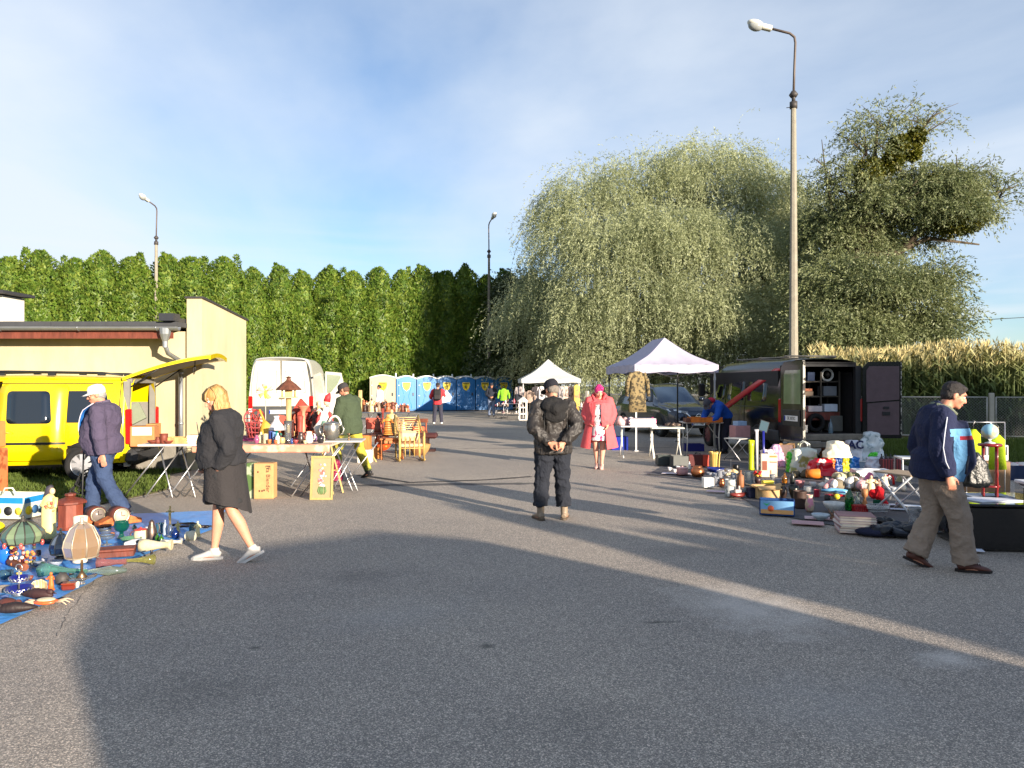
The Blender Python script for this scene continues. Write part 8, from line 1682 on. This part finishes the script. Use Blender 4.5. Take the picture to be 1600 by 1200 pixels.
for i,(x,w,h,c,l)in enumerate([(1295,15,25,(220,104,40),'orange side of the striped bags, leftmost'),(1308,14,24,(20,60,130),'dark blue bag between the orange and yellow ones'),(1319,13,27,(220,214,40),'yellow bag with a red and green mark'),(1333,17,22,(20,100,180),'light blue bag under the lettered sack')]):RG(crumple('carrier_bag',l.replace('orange side of the striped bags, leftmost','orange carrier bag beside the red bag'),'bag',w*K(736),.18,h*K(736),M(c,rough=.35,pat=('noise',(206,60,40),4,.38)if i==2 else None),0,21+i,.03,.8),x,736)
RG(crumple('grey_bag','pale grey full plastic bag in front of the big white bag','bag',33*K(737),.32,23*K(737),M((196,200,212),rough=.3,coat=.3),0,26,.05,.6),1368,737)
o,_q=frame_pic('picture_frame','white picture frame lying tilted before the blue bag',.26,.24,M((214,210,206)),M((120,130,140),rough=.2),.9);RG(o,1346,734,-.3)
k=K(745);o=thing('long_basin','long white rectangular enamel basin','basin');mb=MB();w=52*k;d=.28;h=10*k
for s in(1,-1):mb.box((0,s*d/2,h/2),(w,.015,h));mb.box((s*w/2,0,h/2),(.015,d,h))
mb.box((0,0,.01),(w,d,.02));mb.build('tub',M((222,224,228),rough=.3),o);mb=MB();mb.tube([(w/2,d/2,h),(-w/2,d/2,h),(-w/2,-d/2,h),(w/2,-d/2,h)],.012,6,closed=True);mb.build('rim',M((232,232,234),rough=.3),o);RG(o,1360,744,-.06)
SC=[cloth((206,150,150)),cloth((150,140,150)),cloth((220,214,206)),cloth((120,110,90))]
RG(heap('soft_toys','long heap of pinkish and grey soft toys and doll clothes','soft toys',.85,.34,.24,SC,31,16),1326,766,-.1)
RG(heap('doll_clothes','beige and olive bundle of toys behind the soft toys','toys',.45,.25,.2,[cloth((190,176,140)),cloth((110,110,80))],32,9),1325,751)
VS(1297,762,10,12,VASE,(150,150,96),'olive green round vase beside the soft toys','vase')
RG(heap('paper_flowers','bright pink artificial flowers before the white basin','flowers',.2,.14,.18,M((220,110,150)),33,9),1357,752)
RG(figurine('doll','cream china doll standing in the middle of the heap','doll',30*K(772),(214,190,150),(220,180,150),seed=7,wide=1.4),1361,772)
for i,(x,y,c,l)in enumerate([(1373,765,(120,96,84),'brown teddy-like figure right of the china doll'),(1383,758,(206,196,176),'cream figure near the red arch'),(1346,760,(196,150,150),'pinkish doll left of the china doll'),(1334,757,(130,120,120),'grey doll behind the soft toys'),(1406,752,(176,170,130),'olive figure behind the folding stool'),(1418,756,(200,190,170),'pale figure right behind the folding stool')]):RG(figurine('doll',l,'doll',17*K(y),c,(206,170,140),seed=20+i,wide=1.8),x,y)
mb=MB();mb.tube([(-.07,0,0),(-.06,0,.12),(0,0,.18),(.06,0,.12),(.07,0,0)],.02,8);RG(solo(mb,'red_arch',M((206,40,44),rough=.4),'small red and white arch beside the folding stool','ornament'),1390,757)
# front rows
k=K(766);mb=MB();mb.tube([(-.06,0,.07),(0,0,.08),(.06,0,.09)],[(.03,.05),(.055,.06),(.03,.04)],12);mb.ell((.07,0,.14),(.045,.04,.04));[mb.cyl((x,y,0),(x,y,.06),.014,n=6)for x in(-.04,.05)for y in(-.03,.03)];[mb.tube([(.06+.0,s*.025,.17),(.06,s*.035,.205)],[.014,.003],5)for s in(1,-1)];RG(solo(mb,'china_cat',cer((222,216,206)),'small white china cat in front of the soft toys','figurine'),1286,766)
o=thing('toy_plane','blue and red toy aeroplane with yellow wheels','toy');mb=MB();mb.tube([(-.2,0,.12),(-.05,0,.12),(.1,0,.10),(.2,0,.09)],[.015,.035,.045,.03],12);mb.build('fuselage',M((110,170,206),rough=.3),o);mb=MB();mb.box((.04,0,.12),(.1,.46,.015),None,.005);mb.build('wing',M((90,150,196),rough=.3),o);mb=MB();mb.box((.02,0,.05),(.34,.09,.03),None,.01);mb.build('chassis',M((170,30,44),rough=.3),o)
for x in(.0,.16):
 for y in(-.07,.07):mb=MB();mb.tube([(x,y-.012,.04),(x,y+.012,.04)],.04,16);w_=mb.build('wheel',M((222,206,60),rough=.4),o)
RG(o,1306,779,R(-12))
VS(1276,777,9,11,CAN,(170,24,50),'small dark red mug in front of the pan','mug',handle=1,n=14)
o=thing('siphon_bottle','green glass soda siphon bottle with metal head','bottle');k=K(797);mb=MB();mb.lathe([(6*k,0),(6.6*k,k),(6.6*k,20*k),(5.5*k,25*k),(2.4*k,30*k),(2*k,32*k)],n=20);mb.build('body',M((16,110,44),rough=.06,trans=.5,coat=.6),o);mb=MB();mb.lathe([(2.2*k,32*k),(2.6*k,35*k),(1.4*k,38*k),(1.2*k,41*k),(.001,41.5*k)],n=12);mb.tube([(0,0,36*k),(-3*k,0,37*k),(-4*k,0,33*k)],k*.8,6);mb.build('head',metal((200,200,196),.25),o);RG(o,1327,797)
VS(1340,790,13,20,[(.9,0),(1,.05),(.8,.3),(.3,.7),(.35,.9),(.55,1)],(200,214,206),'clear glass carafe beside the green siphon','carafe','g','carafe')
o=thing('hourglass_lamp','orange and clear waisted wooden hourglass lamp','lamp');k=K(790);mb=MB();mb.lathe([(4.5*k,0),(4*k,3*k),(1.5*k,12*k),(4.4*k,15*k),(5*k,26*k),(4.6*k,26*k)],n=14);mb.build('body',wood((206,140,90)),o);RG(o,1351,790)
o=thing('red_crate','small red slatted plastic crate','crate');k=K(799);mb=MB();w,d,h=19*k,13*k,9*k
for i in range(8):x=-w/2+w*i/7;[mb.box((x,s*d/2,h/2),(.011,.01,h))for s in(1,-1)]
for i in range(5):y=-d/2+d*i/4;[mb.box((s*w/2,y,h/2),(.01,.011,h))for s in(1,-1)]
mb.box((0,0,.008),(w,d,.012));[mb.box((0,s*d/2,h),(w,.016,.014))for s in(1,-1)];[mb.box((s*w/2,0,h),(.016,d,.014))for s in(1,-1)];mb.build('frame',M((176,40,44),rough=.4),o);RG(o,1343,799)
o=thing('red_stocking','bright red plush Christmas boot with a green patch','plush');k=K(789);mb=MB();mb.tube([(10*k,0,0),(5*k,0,6*k),(0,0,14*k),(0,0,24*k),(-4*k,0,28*k)],[(8*k,5*k),(9*k,6*k),(8*k,6*k),(8*k,6*k),(4*k,4*k)],14,side=(0,1,0));mb.ell((-9*k,0,18*k),(8*k,6*k,8*k));remesh(mb,'plush',cloth((206,20,34)),o,.012,2,.008,12);mb=MB();mb.box((-6*k,-5*k,6*k),(12*k,3*k,8*k),None,.012);mb.build('patch',cloth((16,84,60)),o);RG(o,1374,790)
o=thing('wire_basket','oval silver wire bread basket on small feet','basket');k=K(802);mb=MB();a_,b_=18*k,9*k
for z,s in((4*k,.8),(8*k,.92),(13*k,1)):mb.tube([(a_*s*math.cos(t),b_*s*math.sin(t),z)for t in[2*math.pi*i/32 for i in range(32)]],.005,5,closed=True)
for i in range(30):t=2*math.pi*i/30;t2=t+.25;mb.tube([(a_*.8*math.cos(t),b_*.8*math.sin(t),4*k),(a_*math.cos(t2),b_*math.sin(t2),13*k)],.0035,4);mb.tube([(a_*.8*math.cos(t),b_*.8*math.sin(t),4*k),(a_*math.cos(t-.25),b_*math.sin(t-.25),13*k)],.0035,4)
mb.build('weave',metal((206,206,204),.3),o);mb=MB();[mb.tube([(a_*.6*math.cos(t),b_*.6*math.sin(t),4*k),(a_*.62*math.cos(t),b_*.62*math.sin(t),0)],.006,5)for t in(.6,2.5,3.8,5.6)]
for t in(.6,2.5,3.8,5.6):mb=MB();mb.tube([(a_*.6*math.cos(t),b_*.6*math.sin(t),4*k),(a_*.64*math.cos(t),b_*.64*math.sin(t),0)],.006,5);mb.build('foot',metal((206,206,204),.3),o)
RG(o,1372,802)
o=thing('fruit_crate','blue carton fruit tray printed with an orange and green leaf','box');k=K(806);w,d,h=50*k,26*k,23*k;bm2=card((16,62,120));mb=MB();mb.box((0,0,.006),(w,d,.012));[mb.box((s*w/2,0,h/2),(.012,d,h))for s in(1,-1)];mb.box((0,d/2,h/2),(w,.012,h));mb.box((0,-d/2,h/2),(w,.012,h));mb.build('tray',bm2,o)
mb=MB();mb.box((0,-d/2-.009,h*.54),(w*.97,.005,h*.86));f=mb.build('print',M((120,170,214),rough=.5),o);mb=MB();mb.box((0,-d/2-.013,h*.24),(w*.95,.004,h*.28));mb.build('print',M((214,160,100)),o);mb=MB();mb.tube([(-w*.18,-d/2-.014,h*.45),(-w*.18,-d/2-.018,h*.45)],h*.2,16);mb.build('print',M((226,106,60)),o);mb=MB();mb.prism([(-w*.40,-d/2-.014,h*.8),(-w*.30,-d/2-.014,h*.62),(-w*.20,-d/2-.014,h*.84),(-w*.29,-d/2-.014,h*.74)],(0,-.004,0));mb.build('print',M((60,190,110)),o)
RG(o,1214,803,R(-20))
RG(heap('tissue_paper','crumpled cream tissue paper in the blue fruit tray','paper',.26,.18,.16,M((222,206,170)),41,8),1203,797,z=.06)
for i,(x,y,w,h,pr,c,l,nm,kd)in enumerate([
(1224,779,12,22,VASE,(44,30,28),'dark brown glazed vase behind the fruit tray','vase','c'),(1226,756,9,16,BOT,(206,140,60),'amber glass bottle behind the dark brown vase','bottle','g'),(1216,762,10,13,CAN,(206,206,214),'clear glass jar behind the open cardboard box','glass_jar','g'),
(1238,757,7,20,BOT,(30,34,34),'black wine bottle with slim neck','bottle','c'),(1240,780,16,20,BOWL,(70,70,66),'dark grey pan beside the brown vase','pan','m'),(1250,794,20,26,CAN,(66,44,36),'dark brown hooped barrel stein','barrel_stein','w'),
(1262,770,12,9,POT,(226,222,214),'white sugar bowl behind the barrel stein','bowl','c'),(1250,762,14,10,BOWL,(206,130,130),'pink and white flowered bowl','bowl','c'),(1270,762,10,8,CUP,(220,216,210),'white cup behind the sugar bowl','cup','c'),
(1265,800,14,26,JUG,(206,180,150),'cream relief vase with pink roses beside the stein','vase','c'),(1303,800,32,14,BOWL,(222,222,216),'large white ruffled china bowl','bowl','c'),(1282,813,27,9,BOWL,(190,206,214),'pale blue and cream oval dish at the front edge','dish','c'),
(1207,756,9,14,GOB,(222,226,230),'clear goblet in front of the printed carton','goblet','g'),(1193,762,10,12,CUP,(214,200,206),'pinkish glass tumbler before the printed carton','tumbler','g'),(1405,792,12,10,VASE,(190,196,200),'small round glass bowl under the folding stool','glass_bowl','g'),(1429,830,22,36,[(.75,0),(.8,.04),(.8,.55),(.7,.66),(.85,.8),(1,1)],(226,226,230),'tall heavy clear glass vase next to the walking man','glass_vase','g'),
(1388,782,9,9,CUP,(206,200,196),'white small cup under the folding stool','cup','c'),(1293,783,10,8,POT,(40,40,44),'small black pot behind the ruffled bowl','pot','c'),(1228,792,10,6,BOWL,(206,196,180),'little cream bowl inside the fruit tray','bowl','c'),(1186,768,8,7,CUP,(150,190,120),'small light green cup beside the cardboard box','cup','c'),
(1160,752,7,9,POT,(90,76,60),'small brown jar behind the totem','jar','c'),(1150,736,10,9,POT,(60,60,62),'dark pot behind the shell pile','pot','m'),(1378,770,8,9,VASE,(160,60,60),'small red vase before the brown figure','vase','c'),(1395,770,10,8,BOWL,(196,200,206),'grey bowl behind the stool leg','bowl','c'),(1412,768,9,10,JUG,(214,206,190),'cream little jug under the folding stool','jug','c')]):
 VS(x,y,w,h,pr,c,l,nm,kd,n=18,**({'pat':('noise',(206,130,150),9,.42)}if nm=='vase' and y==800 else{}))
mb=MB();[mb.tube([(0,0,.02),(.03*math.cos(a),.03*math.sin(a),.07),(.06*math.cos(a+.6),.05*math.sin(a),.12+.02*math.sin(a*3))],[.012,.010,.004],6)for a in[i*.9 for i in range(7)]];mb.ell((0,0,.03),(.05,.04,.03));RG(solo(mb,'coral_branch',wood((150,110,84)),'brown branching root ornament before the book stack','ornament'),1303,813)
o=books('book_stack','stack of seven large pale pink and white books',7,52*K(828),.36,26*K(828),[(176,140,140),(206,196,196),(150,110,112),(214,206,200)],4);RG(o,1336,829,R(-12))
o=thing('flat_cap','dark navy flat cap lying at the front edge','cap');mb=MB();mb.ell((0,0,.03),(.19,.13,.05),20,10);mb.build('crown',cloth((22,28,54)),o);mb=MB();mb.grid(lambda u,v:Vector((.12+.12*v*math.cos((u-.5)*2.2),(u-.5)*.24,.012+.004*v)),10,4);mb.build('brim',cloth((18,22,44)),o,fix=False);RG(o,1364,835,R(-15))
RG(heap('shoe_pile','dark pile of black sandals and straps','shoes',.62,.34,.16,[M((18,20,26),rough=.35,bump=.4),M((30,36,48),rough=.4)],43,18),1398,834,-.1)
RG(heap('black_belt','black belts heaped behind the navy cap','belts',.3,.2,.12,M((16,18,24),rough=.4),44,9),1384,820)
for i,(x,y,w,d,c,l)in enumerate([(1262,817,.36,.24,(190,150,150),'flat pink sheet of cardboard on the asphalt'),(1284,810,.4,.2,(206,176,176),'pale pink sheet beneath the relief vase'),(1125,768,.4,.12,(206,180,190),'pinkish paper strip at the front of the sheet'),(1060,740,.6,.2,(206,196,200),'pale paper under the cups'),(1420,790,.7,.12,(206,214,226),'long white board under the folding stool'),(1430,797,.6,.10,(196,206,222),'second white board nearer the glass vase'),(1512,858,.26,.18,(206,214,230),'white sheet of paper before the black chest')]):o=solo(MB().box((0,0,.003),(w,d,.006)),'sheet',card(c),l,'sheet');RG(o,x,y,R(-20),z=.026)
k=K(738);o=thing('wine_crate','red and black bottle crate right of the grey bag','crate');mb=MB();mb.box((0,0,.13),(.36,.26,.26),None,.01);mb.build('case',M((84,40,44),rough=.5,pat=('stripes',(150,60,60),6,.4)),o)
for i in range(4):mb=MB();mb.lathe([(.03,.24),(.03,.27),(.012,.31),(.012,.35)],(-.13+.087*i,0,0),10);mb.build('bottle',M((30,24,24),rough=.2),o)
RG(o,1388,738);RG(box('grey_case','flat grey open case lying behind the bottle crate','case',.6,.36,.10,M((120,118,116),rough=.5),1,.02),1402,722,-.4)
o=thing('folding_stool','white metal folding stool with a wooden seat slat','stool');stool_frame(o,.40,.62,.50,M((214,214,216),rough=.35),.014).build('seat',M((160,140,116),rough=.6),o);RG(o,1412,800,R(20))
mb=MB();stw=M((206,206,210),rough=.35);o=thing('white_frame_chair','white tubular chair frame behind the folding stool','chair');
for x in(-.2,.2):mb=MB();mb.tube([(x,-.2,0),(x,-.18,.45),(x,.2,.47),(x,.24,0)],.012,7);mb.build('leg',stw,o)
mb=MB();mb.box((0,0,.475),(.44,.42,.02),None,.006);mb.build('seat',M((206,206,206)),o);RG(o,1425,760,R(-10))
# ============================================================ far right: black chest, stool, globe
bl_=M((9,9,10),rough=.08,var=0,coat=.9)
o=thing('black_chest','large glossy black lacquered chest at the right edge','chest');g=G(1516,862);mb=MB();mb.box((.95,.40,.235),(1.9,.8,.45),None,.02);mb.build('body',bl_,o);mb=MB();mb.box((.95,.40,.475),(1.98,.88,.03),None,.01);mb.build('lid',bl_,o);at(o,g,R(-6))
mb=MB();mb.prism([(0,0,0),(1.2,.05,0),(1.2,.7,0),(.25,.62,0)],(0,0,.14));o2=tag(mb.build('black_case',bl_),'glossy black instrument case lying on the black chest at the edge','case');at(o2,g+Vector((.62,.12,.49)),R(-6))
mb=MB();mb.box((0,0,.02),(.7,.26,.035),None,.008);mb.mi=1;mb.box((0,-.134,.02),(.68,.01,.03));o3=tag(mb.build('album',[M((206,206,210),rough=.4),M((206,190,40),rough=.4)]),'white album with yellow spine on the black instrument case','book');at(o3,g+Vector((1.12,.34,.63)),R(-10))
for i,(x,y,w,d,c,l)in enumerate([(.32,.25,.5,.3,(206,210,220),'large white magazine on the left corner of the black chest'),(.42,.52,.42,.3,(170,176,186),'grey magazine under the red stool')]):o4=solo(MB().box((0,0,.006),(w,d,.01)),'magazine',card(c),l,'magazine');at(o4,g+Matrix.Rotation(R(-6),3,'Z')@Vector((x,y,.491)),.2-.3*i)
o=thing('red_stool','tall round dark red stool with turned legs standing on the black chest','stool');rm=M((120,26,26),rough=.25,var=.2,coat=.5);gs=g+Matrix.Rotation(R(-6),3,'Z')@Vector((.40,.42,.505));kk=gs.y/F;H2=88*kk*.92
mb=MB();mb.lathe([(.02,H2-.02),(.105,H2-.02),(.115,H2-.01),(.11,H2+.008),(.001,H2+.010)],n=28);mb.build('seat',rm,o);mb=MB();mb.lathe([(.09,.10),(.095,.11),(.09,.12),(.001,.12)],n=24);mb.build('shelf',rm,o)
for a in(.3,1.9,3.4,5.0):
 x,y=.085*math.cos(a),.085*math.sin(a);mb=MB();mb.lathe([(.010,0),(.014,.02),(.010,.06),(.016,.12),(.010,.2),(.016,.24),(.010,.28),(.013,.34),(.010,.4),(.012,H2-.02)],(x,y,0),10);mb.build('leg',rm,o)
o.location=gs
o=thing('globe','pale blue desk globe on the red stool','globe');mb=MB();mb.ell((0,0,.125),.082,24,14);mb.build('ball',M((140,186,206),rough=.25,pat=('noise',(196,190,150),5,.46)),o);mb=MB();mb.tube([(.09*math.sin(a),0,.125-.09*math.cos(a))for a in[-.4+3.5*i/14 for i in range(15)]],.005,6);mb.lathe([(.05,0),(.05,.008),(.012,.02),(.01,.04)],n=16);mb.build('stand',M((200,204,206),rough=.3),o);o.location=gs+Vector((0,0,H2+.01));o.rotation_euler=(0,0,.6)
o=garment(1553,9.6,1.05,.22,.46,(160,186,24),'neon yellow safety vest hanging behind the red stool','safety_vest',None,False,group=None);o.location.x=P(1558,0,9.6).x
o=garment(1521,9.6,1.12,.2,.34,(160,186,24),'second neon vest partly hidden by the man in the navy jacket','safety_vest',None,False,group=None)
o=thing('vest_rack','thin metal rack with two vests behind the black chest','rack');xr=P(1540,0,9.62).x;mb=MB();mb.tube([(xr-.25,9.62,1.20),(xr+.25,9.62,1.20)],.008,6);mb.build('rail',legm,o)
for s in(-.25,.25):mb=MB();mb.cyl((xr+s,9.62,0),(xr+s,9.62,1.20),.008,n=6);mb.build('leg',legm,o)
o=thing('photo_box','open white box of photo albums on legs behind the man','box');mb=MB();mb.box((0,0,.12),(.5,.3,.24),None,.01);mb.build('carton',M((190,186,190)),o)
for i in range(3):mb=MB();mb.box((-.16+.16*i,-.152,.15),(.13,.004,.13));mb.build('window',M((50,48,50)),o)
o.location=P(1541,0,11.5).xy.to_3d()+Vector((0,0,.52));o2=box('cardboard_box','brown carton under the photo box','box',.5,.4,.51,card((140,110,80)));o2.location=P(1541,0,11.5).xy.to_3d()
o=box('plastic_crate','dark blue plastic crate on the grass at the right edge','crate',.75,.4,.26,M((16,40,76),rough=.4),1,.02);put(o,1606,753,0,0);o.location.y+=.4;h_=heap('shell_fill','pink and white small things filling the blue crate','trinkets',.6,.3,.14,[M((206,150,150)),M((216,206,200))],51,12);h_.location=o.location+Vector((0,0,.18))
# ============================================================ load of the black van
def BV(x,y,z):return bv.matrix_basis@Vector((x,y,z))if False else Vector(bv.location)+Matrix.Rotation(R(97),3,'Z')@Vector((x,y,z))
def inv(o,x,y,z,rz=0):o.location=BV(x,y,z);o.rotation_euler=(0,0,R(7)+rz);return o
for i,(x,y,z,w,h,c,l)in enumerate([(.6,.36,1.075,.22,.2,(60,70,90),'grey-blue box on the lowest shelf of the black van'),(.6,-.1,1.075,.34,.13,(206,196,196),'white carton on the lowest shelf, left of the upright'),(.6,-.48,1.075,.32,.17,(190,200,214),'pale blue-white carton on the lowest shelf, right'),(.6,.1,1.435,.3,.1,(150,130,110),'brown flat carton on the middle shelf of the black van'),(.6,-.46,1.435,.32,.22,(110,114,120),'grey stack of boxes on the middle shelf, right'),(.6,.3,1.775,.2,.16,(40,60,110),'blue carton on the top shelf of the black van'),(.6,0,1.775,.18,.2,(46,60,90),'dark navy carton on the top shelf of the black van'),(.5,.75,1.2,.14,.75,(16,28,110),'tall deep blue panel at the left inside the black van'),(.6,-.62,.62,.3,.36,(96,96,92),'grey box on the floor at the right of the black van'),(.5,.72,.62,.16,.5,(100,92,84),'grey-brown upright box on the floor at the left of the black van'),(.4,.24,.62,.09,.16,(214,206,196),'small white tin on the floor of the black van')]):
 inv(box('carton',l,'box',w,.28 if i!=7 else .3,h,card(c)),x,y,z)
inv(box('carton','orange tray of small goods on the middle shelf of the black van','box',.3,.24,.06,card((190,120,90))),.58,.12,1.54)
o=thing('white_reel','white round cable reel on the top shelf of the black van','reel');mb=MB();mb.tube([(.13*math.cos(a),0,.14+.13*math.sin(a))for a in[2*math.pi*i/24 for i in range(24)]],.028,8,closed=True);mb.build('rim',M((214,214,210),rough=.4),o);mb=MB();mb.tube([(0,-.03,.14),(0,.03,.14)],.05,14);mb.build('hub',M((40,40,42)),o);inv(o,.52,-.42,1.775)
o=thing('red_canister','big red plastic petrol canister standing in the black van','canister');mb=MB();mb.box((0,0,.22),(.34,.2,.44),None,.05);mb.build('tank',M((190,34,24),rough=.35),o);mb=MB();mb.tube([(-.08,0,.44),(-.06,0,.50),(.06,0,.50),(.08,0,.44)],.018,7);mb.cyl((.12,0,.42),(.12,0,.48),.03);mb.build('handle',M((170,30,24),rough=.4),o);inv(o,.45,.34,.70)
inv(box('wooden_board','reddish wooden board under the lowest shelf of the black van','board',1.0,.04,.18,wood((120,56,44))),.5,-.2,.88)
o=thing('spare_tyre','dark round tyre on the floor of the black van','tyre');mb=MB();mb.tube([(.17*math.cos(a),0,.22+.17*math.sin(a))for a in[2*math.pi*i/24 for i in range(24)]],(.055),10,closed=True);mb.build('tyre',rubber,o);inv(o,.45,-.1,.60)
inv(vessel('plastic_bottle','clear blue plastic bottle standing on the van sill','bottle',BOT,.1,.32,M((150,180,200),rough=.1,trans=.6,coat=.4),n=14,inner=False),.18,-.30,.60)
